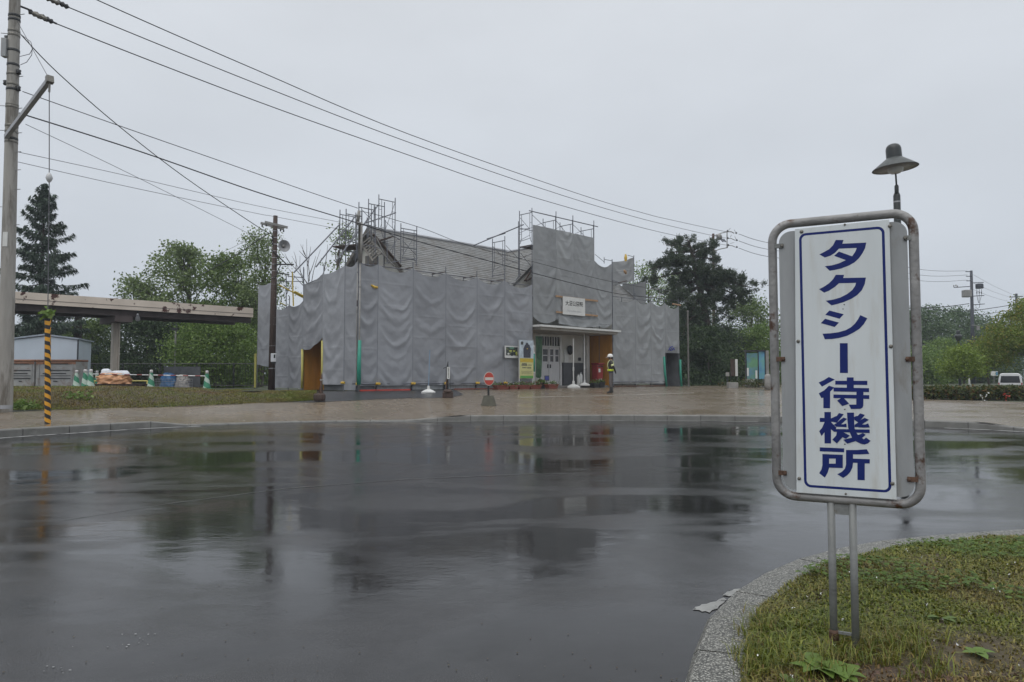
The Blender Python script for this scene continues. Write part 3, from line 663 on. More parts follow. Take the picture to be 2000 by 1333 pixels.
# wall fittings beside the door
p = ep(1109, 684); mb = MB(); mb.lathe([(.02, .26), (.13, .2), (.16, 0), (.13, -.2), (.03, -.28)], p + N * .17, 10); tag(mb.build('wall_lantern', 'dark_iron', origin=p), 'dark round lantern fixed to the white porch wall right of the door', 'lamp')
p = ep(1105, 696); mb = MB(); mb.box(p + N * .03, (.34, .05, .72), ax=(A, N, Zv)); tag(mb.build('notice_board', 'paper', origin=p), 'narrow white notice board under the dark lantern beside the door', 'notice board')
p = ep(1131, 702); mb = MB(); mb.box(p + N * .04, (.16, .08, .18), ax=(A, N, Zv)); tag(mb.build('switch_box', 'dark_iron', origin=p), 'small dark box on the porch wall above the grey dado', 'box')

# ------------------------------------------------------------------ dust sheets
def sheet(label, pa, pb, za, zb, ba, bb, dip=.25, seed=0, mat=None, lift=0.0, nrm=None, sag=.5, amp=.05, group='grey dust sheets round the station', cut=None, nz=64):
    """one grey sheet tied between two poles: scalloped top, V-shaped swags hung from the ties, packing creases"""
    pa = np.array([pa[0], pa[1], 0.]); pb = np.array([pb[0], pb[1], 0.]); d = pb - pa; wd = np.linalg.norm(d)
    nn = np.array([d[1], -d[0], 0]) / wd
    if nn @ (np.array([0, 0, 0]) - pa) < 0: nn = -nn
    nu = max(16, int(wd * 18)); rg = random.Random(seed * 13 + 5); nz = int(nz * 1.5)
    lam = rg.uniform(.55, .85); ph = rg.uniform(0, 6); cre = rg.uniform(.1, .8); bul = rg.uniform(-.03, .06); skew = rg.uniform(-.3, .3)
    SG = min(1.1, .52 * wd) * rg.uniform(.85, 1.2) * (sag / .5) ** .5
    amp *= rg.uniform(.75, 1.05); SG *= rg.uniform(.8, 1.15); lam *= rg.uniform(.9, 1.2)
    kf = [(rg.uniform(.05, 1.0) ** 1.3, rg.uniform(-.9, .9), rg.uniform(1.4, 4.5), rg.uniform(.6, 1.25)) for _ in range(40)]
    rows = []
    for j in range(nz + 1):
        v = j / nz; row = []
        for i in range(nu + 1):
            u = i / nu; w4 = 4 * u * (1 - u); us = u + skew * u * (1 - u); wsk = max(0., 4 * us * (1 - us)) ** 1.0
            zt = za + (zb - za) * u - dip * w4 ** 1.15; zb_ = ba + (bb - ba) * u + lift * w4
            z = zt + (zb_ - zt) * v; dep = zt - z + dip * w4
            n1 = noise.noise(Vector((u * wd * .8 + seed * 7.3, z * .5, seed * 3.1))); n2 = noise.noise(Vector((u * wd * 2.4 + seed * 1.7, z * 1.9, seed))); n3 = noise.noise(Vector((u * wd * 5 + seed, z * 5, seed * .7)))
            x = (dep - SG * wsk) / lam + ph + .7 * n1 + .2 * n2 + 8; k = int(math.floor(x)); fr = x - k
            a_, em, pw, _ = kf[k % 40]; f = a_ * (math.sin(math.pi * fr) ** pw) * (1 + em * (2 * u - 1))
            q = amp * .98 * f * min(1, w4 * 1.6) ** .8 + bul * w4 + .05 * n1 * w4 + .024 * n2 * min(1, w4 * 2) + .011 * n3 * min(1, w4 * 3)
            cf = ((z + cre) % .92); q += .014 * math.exp(-((cf - .05) / .022) ** 2) * min(1, w4 * 3) * (1 if kf[int((z + cre) / .92) % 40][0] > .35 else 0)
            if v > .93: q += .03 * math.sin(u * wd * 7 + seed) * (v - .93) / .07 * min(1, w4 * 3)
            pt = pa + d * u + nn * (q + .03); row.append((pt[0], pt[1], z))
        rows.append(row)
    mb = MB(); mb.loft(rows); o = mb.build('dust_sheet', mat or SHEET, smooth=True, origin=((pa[0] + pb[0]) / 2, (pa[1] + pb[1]) / 2, min(ba, bb)))
    return tag(o, label, 'dust sheet', group)
ZTOP = 5.96
TJ = [.0, .93, 2.7, 4.5, 6.35, 8.13, 10.04]
lab = ['narrow grey sheet right beside the green-sleeved pole at the building corner', 'wide grey sheet with an orange tag, second right of the green-sleeved pole',
       'third grey sheet right of the green-sleeved pole, behind the light blue rod', 'grey sheet behind the black rope post with the white strip',
       'grey sheet directly behind the red no-entry sign', 'last grey sheet before the entrance, behind the posters']
for k in range(6):
    a, b = F(TJ[k], 0, 0), F(TJ[k + 1] - .003, 0, 0)
    sheet(lab[k], a, b, ZTOP, ZTOP, .98, .98, .26 if k else .15, k + 1, SHEET, sag=.55 if k else .35, amp=.06, nz=84)
# left flank (runs away from the camera)
def L_(wd): return F(0, -wd, 0)
sheet('narrow grey sheet on the building corner just left of the green-sleeved pole', L_(.92), F(-.01, -.02, 0), 5.9, 5.97, .80, .80, .12, 11, SHEET, sag=.2, amp=.025)
sheet('grey sheet on the left flank hanging right of the orange doorway', L_(2.70), L_(.93), 5.72, 5.92, 1.02, 1.02, .10, 12, SHEET, sag=.5)
zl = float(tp(593, 530, 0)[2]); zdoor = float(tp(610, 683, 0)[2])
sheet('grey sheet whose bottom hangs as a curtain over the orange doorway', L_(4.43), L_(2.703), 5.45, 5.74, zdoor + .05, zdoor + .5, .10, 13, SHEET, lift=-.22, sag=.5)
za_, zb_ = float(tp(541, 604, 0)[2]), float(tp(594, 588, 0)[2])
sheet('low grey sheet right beside the brown wooden pole', L_(7.0), L_(5.735), za_, (za_ + zb_) / 2, .84, .84, .12, 14, SHEET, sag=.3)
sheet('low grey sheet between the brown pole and the orange doorway', L_(5.735), L_(4.433), (za_ + zb_) / 2, zb_, .84, .84, .16, 15, SHEET, sag=.4)
zs = float(tp(508, 556, 0)[2]); zq = float(tp(515, 716, 0)[2])
sheet('tall narrow grey sheet left of the brown pole where the bridge roof ends', L_(8.95), L_(7.1), zs, zs + .1, zq + .1, zq - .1, .15, 16, SHEET, sag=.35)
# portal
t_p = [10.08, tof(fp(1086, 450)), tof(fp(1119, 450)), tof(fp(1160, 470)), 16.48]
zP = 8.98
labp = ['tall grey sheet on the portal, left of the station name board', 'tall grey sheet on the portal hanging behind the left half of the name board', 'tall grey sheet on the portal hanging behind the right half of the name board', 'lower grey sheet on the right shoulder of the portal']
for k in range(4):
    a, b = F(t_p[k], 0, 0), F(t_p[k + 1] - .003, 0, 0); top = zP if k < 3 else 7.72
    sheet(labp[k], a, b, top, top, zC + .42 - .0 * k, zC + .42, (.0, .0, .0, .28)[k], 21 + k, SHEET2, lift=-.30, sag=(.8, .6, .5, .5)[k], amp=(.07, .06, .05, .06)[k], nz=84)
# gathered flap over the canopy
sheet('short gathered grey flap under the station name board above the canopy', F(t_p[1], .14, 0), F(t_p[3] + .2, .14, 0), zC + .55, zC + .55, zC + .15, zC + .15, .10, 26, SHEET2, lift=-.08, sag=.2, amp=.05, nz=20)
# right wing
TR = [16.56, 18.70, 20.26, 21.75, 23.33]
labr = ['first grey sheet right of the entrance, behind the guard', 'second grey sheet right of the entrance', 'third grey sheet right of the entrance, next to the short one', 'short grey sheet with a blue mark over the dark doorway at the right end']
zlow = float(fp(1312, 690)[2])
for k in range(4):
    a, b = F(TR[k], 0, 0), F(TR[k + 1] - .003, 0, 0)
    sheet(labr[k], a, b, 5.88, 5.88 if k < 3 else 5.80, .95 if k < 3 else zlow, .95 if k < 3 else zlow, .26, 31 + k, SHEET2, sag=.55, amp=.055, nz=84)
# sheets standing behind on the right of the portal
g = fp(1238, 505, -1.2); tg = tof(g); ga, gb = tp(1197, 520, tg), g
sheet('grey sheet with a yellow tie on the scaffold behind the right shoulder of the portal', ga, gb, float(tp(1197, 512, tg)[2]), float(tp(1238, 503, tg)[2]), float(tp(1197, 560, tg)[2]), float(tp(1238, 549, tg)[2]), .08, 41, SHEET2, sag=.3)
g2 = fp(1261, 560, -1.0); tg2 = tof(g2); ga2 = tp(1216, 560, tg2)
sheet('sagging dark grey sheet low behind the right wing of the station', ga2, g2, float(tp(1216, 552, tg2)[2]), float(tp(1261, 550, tg2)[2]), float(tp(1216, 600, tg2)[2]), float(tp(1261, 600, tg2)[2]), .12, 42, SHEET2, sag=.4)

# ------------------------------------------------------------------ scaffold
scf = thing('scaffold', 'steel tube scaffold standing round the whole station', 'scaffold', F(8, .05, ZF))
def pole(p, q, r=.024, name='standard', mat='scaffold_steel'):
    mb = MB(); mb.tube([p, q], r, 6); return mb.build(name, mat, scf, smooth=False)
def gframe(p, q, ztop, zbot, s_leg=.9):
    """a ladder-type scaffold frame: two standards, top rail, inner legs with a bend, rungs"""
    p = np.array([p[0], p[1], 0.]); q = np.array([q[0], q[1], 0.]); d = q - p
    mb = MB()
    for a in (p, q): mb.tube([a + Zv * zbot, a + Zv * (ztop + .22)], .023, 6)
    mb.tube([p + Zv * ztop, q + Zv * ztop], .021, 6)
    for k in (.17, .83):
        b = p + d * k; e_ = p if k < .5 else q
        mb.tube([b + Zv * ztop, b + Zv * (ztop - 1.2), b + (e_ - b) * .5 + Zv * (ztop - 1.45), e_ + Zv * (ztop - 1.5)], .014, 5)
        for h in (.5, 1.0): mb.tube([b + Zv * (ztop - h), e_ + Zv * (ztop - h)], .011, 5)
    mb.tube([p + Zv * (ztop - 1.7), q + Zv * (ztop - 1.7)], .018, 6)
    return mb.build('frame', 'scaffold_steel', scf)
# standards along the front at every sheet joint, foot jacks, kick rails, yellow end caps
for k, t in enumerate(TJ + TR):
    top = 6.25 if t not in (10.04, 16.56) else 9.5
    if t == 16.56: top = 7.9
    pole(F(t, .012, ZF), F(t, .012, top), .022)
    if k < 6: 
        for z in (1.06,): 
            mb = MB(); mb.tube([F(t - .10, .085, z), F(t + .10, .085, z)], .05, 8); mb.tube([F(t, .01, z), F(t, .17, z)], .045, 8); mb.build('end_cap', 'yellow_clamp', scf)
    if k: 
        mb = MB(); mb.tube([F(t, -.95, ZF), F(t, -.95, top - .2)], .024, 6); mb.build('standard', 'scaffold_steel', scf)
    mb = MB(); mb.fbox(t - .09, t + .09, -.13, .05, ZF, ZF + .02); mb.tube([F(t, -.04, ZF + .02), F(t, -.04, ZF + .22)], .036, 6); mb.build('base_jack', 'dark_iron', scf)
for a, b in ((0, 10.04), (16.56, 21.75)):
    pole(F(a - .25, .06, 1.06), F(b + .1, .06, 1.06), .024, 'ledger'); pole(F(a, -.03, 5.9), F(b, -.03, 5.9), .022, 'ledger'); pole(F(a, -.95, 5.7), F(b, -.95, 5.7), .022, 'ledger')
for t in TJ[1:-1]: pole(F(t, -.0, 6.02), F(t, -.95, 6.02), .022, 'toe_board', 'dark_wood')
for k in range(len(TJ) - 1):
    mb = MB(); mb.fbox(TJ[k] + .05, TJ[k + 1] - .05, -.09, -.065, ZF + .03, ZF + .32); mb.build('skirt_board', 'sign_grey' if k else 'dado_grey', scf)
mb = MB(); mb.fbox(.1, 2.6, .0, .03, ZF + .01, ZF + .07); mb.build('red_batten', 'nosign_red', scf)
mb = MB(); mb.fbox(5.0, 10.0, .0, .03, ZF + .01, ZF + .06); mb.build('red_batten', 'terracotta', scf)
mb = MB(); mb.fbox(16.6, 21.7, .0, .03, ZF + .01, ZF + .10); mb.build('base_batten', 'brown_wood', scf)
# flank standards
for wd in (.94, 2.69, 4.43, 5.74, 7.05, 8.95):
    top = 6.15 if wd < 4.5 else za_ + .5
    pole(F(-.012, -wd, ZF), F(-.012, -wd, top), .028 if wd < 1 else .02)
pole(F(.04, -.94, 5.85), F(.04, -4.4, 5.45), .02, 'ledger'); pole(F(.05, -2.7, 1.1), F(.05, -.9, 1.1), .024, 'ledger')
mb = MB(); mb.tube([F(-.03, -1.12, 1.1), F(-.03, -.86, 1.1)], .05, 8); mb.build('end_cap', 'yellow_clamp', scf)
mb = MB(); mb.fbox(.02, .06, -2.6, -1.0, ZF + .02, ZF + .3); mb.build('skirt_board', 'dado_grey', scf)
# yellow foam on the doorway posts and on the post far left
for wd, zt in ((4.43, zdoor + .03), (2.69, zdoor + .35)):
    mb = MB(); mb.tube([F(-.03, -wd, ZF + .08), F(-.03, -wd + .02, (ZF + zt) / 2), F(-.03, -wd, zt)], .055, 8); mb.build('foam_cover', 'pale_yellow', scf, smooth=True)
# yellow tubes above the low sheets
def pp(a, b, s, r=.03, name='brace', mat='scaffold_steel', s2=None):
    mb = MB(); mb.tube([fp(a[0], a[1], s), fp(b[0], b[1], s if s2 is None else s2)], r, 6); return mb.build(name, mat, scf)
pp((571, 531), (573, 598), -5.2, .03, 'standard', 'yellow_cover'); pp((545, 557), (594, 583), -5.2, .028, 'ledger', 'yellow_cover'); pp((575, 570), (594, 580), -4.6, .05, 'ledger', 'yellow_cover')
pp((547, 592), (560, 598), -6, .03, 'ledger', 'pale_yellow'); pp((562, 540), (594, 543), -5.8, .02, 'ledger'); pp((559, 538), (559, 603), -5.8, .022, 'standard'); pp((593, 522), (593, 600), -4.4, .022, 'standard'); pp((560, 575), (575, 542), -5.6, .016)
pp((546, 550), (592, 550), -6.2, .02, 'ledger')
# sloping hand rails over the left gable
for a, b, s, s2 in (((574, 533), (664, 438), -4.2, -5.0), ((617, 522), (694, 423), -2.9, -3.6), ((655, 512), (741, 398), -1.5, -3.9)):
    pp(a, b, s, .03, 'hand_rail', s2=s2)
def fr(x0, x1, ytop, s, zbot=5.7):
    a, b = fp(x0, ytop, s), fp(x1, ytop, s); return gframe(a, b, float(a[2]), zbot)
fr(664, 695, 419, -5.0); fr(664, 695, 419 - 0, -5.9) if False else None
fr(701, 731, 405, -2.0); fr(740, 772, 389, -4.4, 6.8); fr(783, 814, 446, -2.0); 
pp((668, 432), (694, 450), -5.0, .012); pp((707, 410), (731, 436), -2, .012); pp((745, 470), (771, 398), -4.4, .013); pp((750, 430), (771, 450), -4.4, .012)
pp((786, 470), (814, 500), -2.0, .013); pp((786, 500), (813, 458), -2.0, .013); pp((664, 449), (695, 454), -5, .018, 'ledger'); pp((664, 466), (695, 470), -5, .018, 'ledger')
pp((712, 437), (773, 416), -3.0, .028, 'ledger'); pp((717, 425), (717, 470), -2.6, .018, 'standard'); pp((753, 430), (752, 500), -3.4, .018, 'standard'); pp((710, 440), (725, 425), -2.4, .012)
fr(676, 707, 418, -3.2); fr(720, 751, 398, -3.4, 6.2); fr(783, 814, 452, -3.0, 6.3); pp((697, 428), (697, 505), -1.6, .024, 'standard'); pp((733, 404), (733, 505), -1.4, .022, 'standard'); pp((700, 436), (745, 447), -1.6, .02, 'ledger'); pp((676, 470), (745, 486), -1.4, .02, 'ledger'); pp((664, 500), (700, 447), -2.4, .014); pp((745, 447), (783, 470), -1.6, .018, 'ledger'); pp((700, 470), (735, 440), -1.6, .013); pp((756, 470), (756, 512), -1.4, .02, 'standard'); pp((771, 440), (771, 512), -1.6, .02, 'standard')
pp((757, 497), (778, 465), -2.0, .013); pp((725, 500), (725, 440), -2.0, .02, 'standard'); pp((765, 500), (771, 470), -2.4, .016)
pp((784, 482), (814, 487), -2.0, .018, 'ledger'); pp((785, 503), (814, 509), -2.0, .018, 'ledger'); pp((750, 515), (815, 505), -1.5, .02, 'ledger')
# dark walk boards and the stair
for a, b, s, s2, wv in (((664, 487), (706, 483), -4.6, -3.4, .5), ((706, 482), (764, 465), -3.4, -3.1, .32)):
    p, q = fp(a[0], a[1], s), fp(b[0], b[1], s2); mb = MB(); d = (q - p) / np.linalg.norm(q - p); nn = np.cross(d, Zv); mb.prism([p - nn * wv, q - nn * wv, q + nn * wv, p + nn * wv], Zv * .06); mb.build('walk_board', 'dark_wood', scf)
sa, sb = fp(706, 478, -2.2), fp(729, 511, -1.2); ta, tb2 = fp(722, 465, -2.2), fp(744, 497, -1.2)
for a, b in ((sa, sb), (ta, tb2)): mb = MB(); mb.tube([a, b], .05, 4); mb.build('stair_stringer', 'dark_panel_wood', scf)
for k in range(8):
    q = k / 7.5; a = sa + (sb - sa) * q; b = ta + (tb2 - ta) * q; mb = MB(); mb.tube([a, b], .035, 4); mb.build('stair_tread', 'dark_panel_wood', scf)
pp((729, 458), (783, 521), -1.75, .06, 'stair_stringer', 'dark_wood'); pp((735, 465), (760, 515), -1.6, .03, 'hand_rail', 'stone_pale'); pp((741, 490), (770, 520), -1.5, .03, 'hand_rail', 'stone_pale')
# frame between the roof and the portal
fa, fb = fp(986, 470, -1.0), None; t9 = tof(fa); fb = tp(962, 477, t9); gframe(fb, fa, float(fa[2]), 5.6)
pp((962, 481), (984, 505), -1.6, .012); pp((964, 528), (984, 517), -1.6, .012); pp((988, 480), (1014, 507), -1.0, .013); pp((988, 507), (1014, 515), -1.0, .015, 'ledger'); pp((986, 520), (1038, 496), -1.0, .013)
# portal tower: left return and top rail with cross frames
pL = F(10.08, -.92, 0); pR = F(10.08, -.03, 0); gframe(pL, pR, 9.62, 5.6)
pp((1016, 426), (1033, 446), -.92, .013); pp((1015, 449), (1036, 446), -.5, .016, 'ledger'); pp((1016, 472), (1037, 465), -.5, .016, 'ledger'); pp((1016, 470), (1034, 460), -.5, .012); pp((1017, 495), (1037, 520), -.5, .013)
p0 = F(9.85, .0, 9.66); p1 = F(t_p[3] + .35, .0, 9.66); pole(p0, p1, .026, 'ledger')
for t in t_p[1:4]:
    pole(F(t, -.0, 8.7), F(t, -.0, 9.95), .024); gframe(F(t, -.92, 0), F(t, -.03, 0), 9.5, 7.5)
for a, b in ((t_p[0], t_p[1]), (t_p[1], t_p[2]), (t_p[2], t_p[3])):
    pole(F(a, -.03, 9.5), F(b, -.03, 8.6), .013, 'brace'); pole(F(a, -.95, 8.7), F(b, -.95, 9.5), .013, 'brace')
pole(F(10.08, -.92, 8.95), F(t_p[3], -.92, 8.95), .02, 'ledger')
mb = MB(); mb.prism([F(10.1, -.95, 7.95), F(t_p[3], -.95, 7.95), F(t_p[3], -.1, 7.95), F(10.1, -.1, 7.95)], Zv * .05); mb.build('walk_board', 'dark_wood', scf)
# raking pipe from the ridge up to the portal tower
pp((925, 480), (1023, 439), -4.0, .028, 'hand_rail', s2=-.9); pp((951, 467), (987, 456), -3.6, .026, 'hand_rail', s2=-2.2)
pp((1025, 549), (1038, 528), -.6, .05, 'stair_stringer', 'dark_wood'); pp((1008, 547), (1017, 535), -.8, .025, 'brace'); pp((1028, 549), (1038, 543), -.5, .05, 'walk_board', 'dark_wood')
# right shoulder
pp((1162, 497), (1180, 512), -.5, .014); pp((1180, 503), (1180, 515), -.9, .022, 'standard'); pp((1180, 507), (1196, 510), -.9, .018, 'ledger'); pp((1195.5, 507), (1195.5, 575), -.3, .03, 'standard'); pp((1238, 499), (1238, 600), -1.2, .022, 'standard'); pp((1226, 499), (1238, 502), -1.2, .018, 'ledger')
pp((1261, 545), (1261, 590), -1.0, .018, 'standard'); pp((1193, 547), (1210, 552), -.4, .018, 'ledger'); pp((1208, 553), (1224, 549), -1.2, .035, 'ledger', 'dark_wood')
pp((1226, 568), (1240, 582), -.9, .03, 'ledger', 'galvanised'); pp((1262, 578), (1270, 588), -.7, .025, 'ledger', 'galvanised')
# yellow sleeves
for a, b, s in (((1222, 497), (1222, 511), -1.5), ((1219, 528), (1223, 535), -1.5)):
    mb = MB(); P_, Q_ = fp(a[0], a[1], s), fp(b[0], b[1], s); mb.tube([P_, (P_ + Q_) / 2, Q_], [.05, .10, .06], 8); mb.build('tie_cover', 'yellow_clamp' if a[1] < 510 else 'timber', scf)
p = fp(731, 560, .1); mb = MB(); mb.tube([fp(725, 557, .06), fp(731, 561, .09), fp(737, 562, .06)], [.03, .06, .05], 6); mb.build('tie_cover', 'yellow_clamp', scf)
# light loop rail on the far right and orange caps at the right end
mb = MB(); q = [fp(*z, -1.0) for z in ((1266, 566), (1285, 564), (1288, 568), (1289, 590))]; mb.tube(q, .022, 6); mb.tube([fp(1272, 566, -1), fp(1272, 582, -1)], .018, 6); mb.tube([fp(1265, 582, -1), fp(1288, 579, -1)], .018, 6); mb.build('guard_rail', 'stone_pale', scf)
pp((1314, 594), (1329, 597), .08, .05, 'end_cap', 'timber')
# green covers
for x0, x1, y0, y1, s in ((1297, 1302, 697, 755, .1), (1328.5, 1331.5, 703, 758, .1)):
    a, b = fp(x0, y0, s), fp(x1, y1, s); mb = MB(); mb.tube([a, (a + b) / 2 - A * .06, b], .07, 8); mb.build('foam_cover', 'green_cover', scf, smooth=True)
# doorways: plywood tunnel on the left flank, dark grey one on the right
mb = MB(); mb.fbox(.9, .94, -4.5, -2.2, ZF, 3.3); mb.build('plywood_panel', 'plywood_orange', scf)
mb = MB(); mb.fbox(.1, .9, -4.55, -4.5, ZF, 3.3); mb.build('plywood_panel', 'plywood_orange', scf)
mb = MB(); mb.fbox(0, .95, -4.6, -2.4, 3.3, 3.34); mb.build('tunnel_roof', 'dark_wood', scf)
mb = MB(); mb.fbox(21.8, 23.3, -.9, -.86, ZF, zlow + .3); mb.build('dark_panel', 'dado_grey', scf); mb = MB(); mb.fbox(23.28, 23.32, -.9, .0, ZF, zlow + .2); mb.build('dark_panel', 'dado_grey', scf)
mb = MB(); mb.fbox(21.8, 23.3, -.9, 0, zlow + .3, zlow + .34); mb.build('tunnel_roof', 'dark_wood', scf)
# blue mark on the short sheet
mk = MB()
for pts in ([(1306, 684.5), (1308, 681), (1311, 678), (1314, 677)], [(1309, 683), (1309.5, 685), (1312, 684.5), (1314.5, 681.5), (1312, 681.5)], [(1313, 684), (1316, 680), (1317, 684.5)]):
    mk.tube([fp(x, y, .13) for x, y in pts], .03, 5)
tag(mk.build('blue_mark', 'logo_blue', origin=fp(1311, 682, .13)), 'slanting dark blue emblem on the short sheet over the right doorway', 'emblem')

# ------------------------------------------------------------------ station name board
sb_ = fp(1121, 598, .16); nb = thing('station_name_board', 'white board with black station name hung on the portal sheets', 'sign', sb_)
a, b = tof(fp(1099.5, 600, .16)), tof(fp(1142.5, 600, .16)); zt, zb0 = float(fp(1121, 581.5, .16)[2]), float(fp(1121, 616, .16)[2])
mb = MB(); mb.fbox(a, b, .14, .17, zb0, zt); mb.build('board', 'paper', nb)
for yy, x0, x1 in ((580, 1085, 1167), (614, 1086, 1167)):
    z = float(fp(1121, 583 if yy < 600 else 613, .1)[2]); mb = MB(); mb.fbox(tof(fp(x0, yy, .1)), tof(fp(x1, yy + 6, .1)), .10, .138, z - .045, z + .045); mb.build('batten', 'timber', nb)
def lettering(body, size, c, ax, ay, nrm, parent, mat, name='lettering', ox=0.0, wfit=None, sx=1.0):
    vs, fs = text_geo(body, size, ox); xs = [v[0] for v in vs]; w_ = max(xs) - min(xs); k = (wfit / w_ if wfit else 1.0)
    mb = MB(); mb.add([np.asarray(c) + ax * v[0] * k * sx + ay * v[1] * (k if sx == 1 else 1) + nrm * .004 for v in vs], fs); return mb.build(name, mat, parent)
cN = F((a + b) / 2, .17, zb0 + (zt - zb0) * .62); lettering('大沼公園駅', .42, cN, A, Zv, N, nb, 'ink', ox=.008, wfit=(b - a) * .80)
cN = F((a + b) / 2, .17, zb0 + (zt - zb0) * .22); lettering('Onuma-koen station', .2, cN, A, Zv, N, nb, 'ink_pale', wfit=(b - a) * .66)

# ------------------------------------------------------------------ posters by the entrance
q = fp(999, 688, .2); ph = thing('picture_board', 'small white framed photo board with yellow-green picture left of the yellow poster', 'picture', q)
a, b = tof(fp(986.5, 690, .2)), tof(fp(1012.5, 690, .2)); zt, z0 = float(fp(999, 676, .2)[2]), float(fp(999, 699.5, .2)[2])
mb = MB(); mb.fbox(a, b, .17, .20, z0, zt); mb.build('board', 'paper', ph)
mb = MB(); mb.fbox(a + .06, b - .06, .203, .207, z0 + .12, zt - .06); mb.build('photo', 'photo_dark', ph)
for cx, cz, rx, rz, mt in ((.40, .58, .13, .05, 'photo_yellow'), (.66, .58, .11, .045, 'photo_yellow'), (.85, .38, .10, .12, 'photo_yellow'), (.5, .83, .25, .06, 'map_green'), (.5, .3, .14, .10, 'glass_dark'), (.24, .33, .10, .05, 'flower_white')):
    mb = MB(); cc = F(a + (b - a) * cx, .208, z0 + (zt - z0) * cz); mb.prism([cc + A * math.cos(th) * rx * (b - a) * .8 + Zv * math.sin(th) * rz * (zt - z0) * 1.4 for th in np.linspace(0, 2 * math.pi, 12, endpoint=False)], N * .002); mb.build('printed_shape', mt, ph)
q = fp(1028, 748, .45); ps = thing('poster_stand', 'tall poster on white legs, locomotive photo above and yellow text below', 'poster', F(tof(q), .45, ZF))
a, b = tof(fp(1014.5, 700, .45)), tof(fp(1042, 700, .45)); zt, zm, z0 = float(fp(1028, 665, .45)[2]), float(fp(1028, 700, .45)[2]), float(fp(1028, 739.5, .45)[2])
for t in (a + .02, b - .02): mb = MB(); mb.fbox(t - .018, t + .018, .40, .43, gh(*F(t, .45, 0)[:2]) , zt); mb.build('leg', 'white_paint', ps)
mb = MB(); mb.fbox(a, b, .435, .455, zm, zt); mb.build('photo_panel', 'poster_photo', ps)
mb = MB(); mb.fbox(a + .03, b - .01, .435, .455, z0, zm - .003); mb.build('text_panel', 'poster_yellow', ps)
wP = b - a; hP = zt - zm
def flat(poly, mt, nm, y=.457):
    mb = MB(); mb.prism([F(a + wP * u, y, z0 + v) for u, v in poly], N * .002); mb.build(nm, mt, ps)
H1 = zm - z0
flat([(.28, H1 + .02), (.78, H1 + .02), (.80, H1 + hP * .55), (.70, H1 + hP * .75), (.56, H1 + hP * .80), (.38, H1 + hP * .74), (.27, H1 + hP * .52)], 'poster_loco', 'locomotive_print')
flat([(.42, H1 + hP * .72), (.62, H1 + hP * .72), (.60, H1 + hP * .86), (.45, H1 + hP * .86)], 'poster_loco', 'locomotive_print', .4575)
flat([(.50, H1 + hP * .5), (.58, H1 + hP * .5), (.58, H1 + hP * .56), (.50, H1 + hP * .56)], 'poster_gold', 'locomotive_print', .46)
flat([(.10, H1 + hP * .74), (.26, H1 + hP * .74), (.27, H1 + hP * .88), (.18, H1 + hP * .94), (.09, H1 + hP * .88)], 'ink', 'emblem_print')
flat([(.05, H1 * .80), (.97, H1 * .80), (.97, H1 * .985), (.05, H1 * .985)], 'poster_gold', 'headline_band')
flat([(.05, .01), (.97, .01), (.97, .13), (.05, .13)], 'poster_green', 'footer_band')
for y_, x0, x1, h in ((.70, .18, .50, .035), (.665, .15, .56, .02), (.62, .14, .54, .03), (.64, .62, .85, .025), (.50, .2, .5, .035), (.49, .55, .85, .04), (.34, .15, .9, .012), (.28, .15, .85, .012), (.22, .15, .9, .012)):
    x = x0
    while x < x1 - .02:
        w_ = random.uniform(.025, .06); flat([(x, H1 * y_), (min(x + w_, x1), H1 * y_), (min(x + w_, x1), H1 * y_ + h * H1 * 1.6), (x, H1 * y_ + h * H1 * 1.6)], 'ink', 'printed_line', .4565); x += w_ + .018
# green banner left of the door, on a slim pole with a green sleeve
q = fp(1051, 700, -.35); bn = thing('green_banner', 'long mottled green cloth banner hanging at the left of the station door', 'banner', q)
rows = []
za, zb_2 = float(fp(1051, 657, -.35)[2]), float(fp(1051, 735, -.35)[2]); ta, tb_ = tof(fp(1046, 700, -.35)), tof(fp(1058, 700, -.35))
for j in range(17):
    v = j / 16; rows.append([F(ta + (tb_ - ta) * u, -.35 + .04 * math.sin(u * 7 + v * 3), za + (zb_2 - za) * v - .10 * 4 * u * (1 - u) * v) for u in np.linspace(0, 1, 9)])
mb = MB(); mb.loft(rows); mb.build('cloth', 'banner_green', bn, smooth=True)
mb = MB(); mb.tube([F(ta - .05, -.35, za + .03), F(tb_ + .05, -.35, za + .03)], .018, 6); mb.build('rod', 'white_paint', bn)
q = fp(1042.5, 752, .25); gp = thing('sleeved_post', 'slim post in a green foam sleeve between the yellow poster and the banner', 'post', F(tof(q), .25, ZF))
t = tof(q); z1, z2, z3 = float(fp(1043, 677, .25)[2]), float(fp(1043, 690, .25)[2]), float(fp(1043, 728, .25)[2])
mb = MB(); mb.tube([F(t, .25, ZF), F(t, .25, z1)], .03, 8); mb.build('post', 'white_paint', gp)
mb = MB(); mb.tube([F(t, .25, z3), F(t, .25, z2)], .06, 8); mb.build('sleeve', 'green_cover', gp, smooth=True)
for z in (z1, z2, z3): mb = MB(); mb.lathe([(.035, -.05), (.07, -.03), (.07, .03), (.03, .05)], F(t, .25, z), 8); mb.build('cap', 'white_paint', gp)
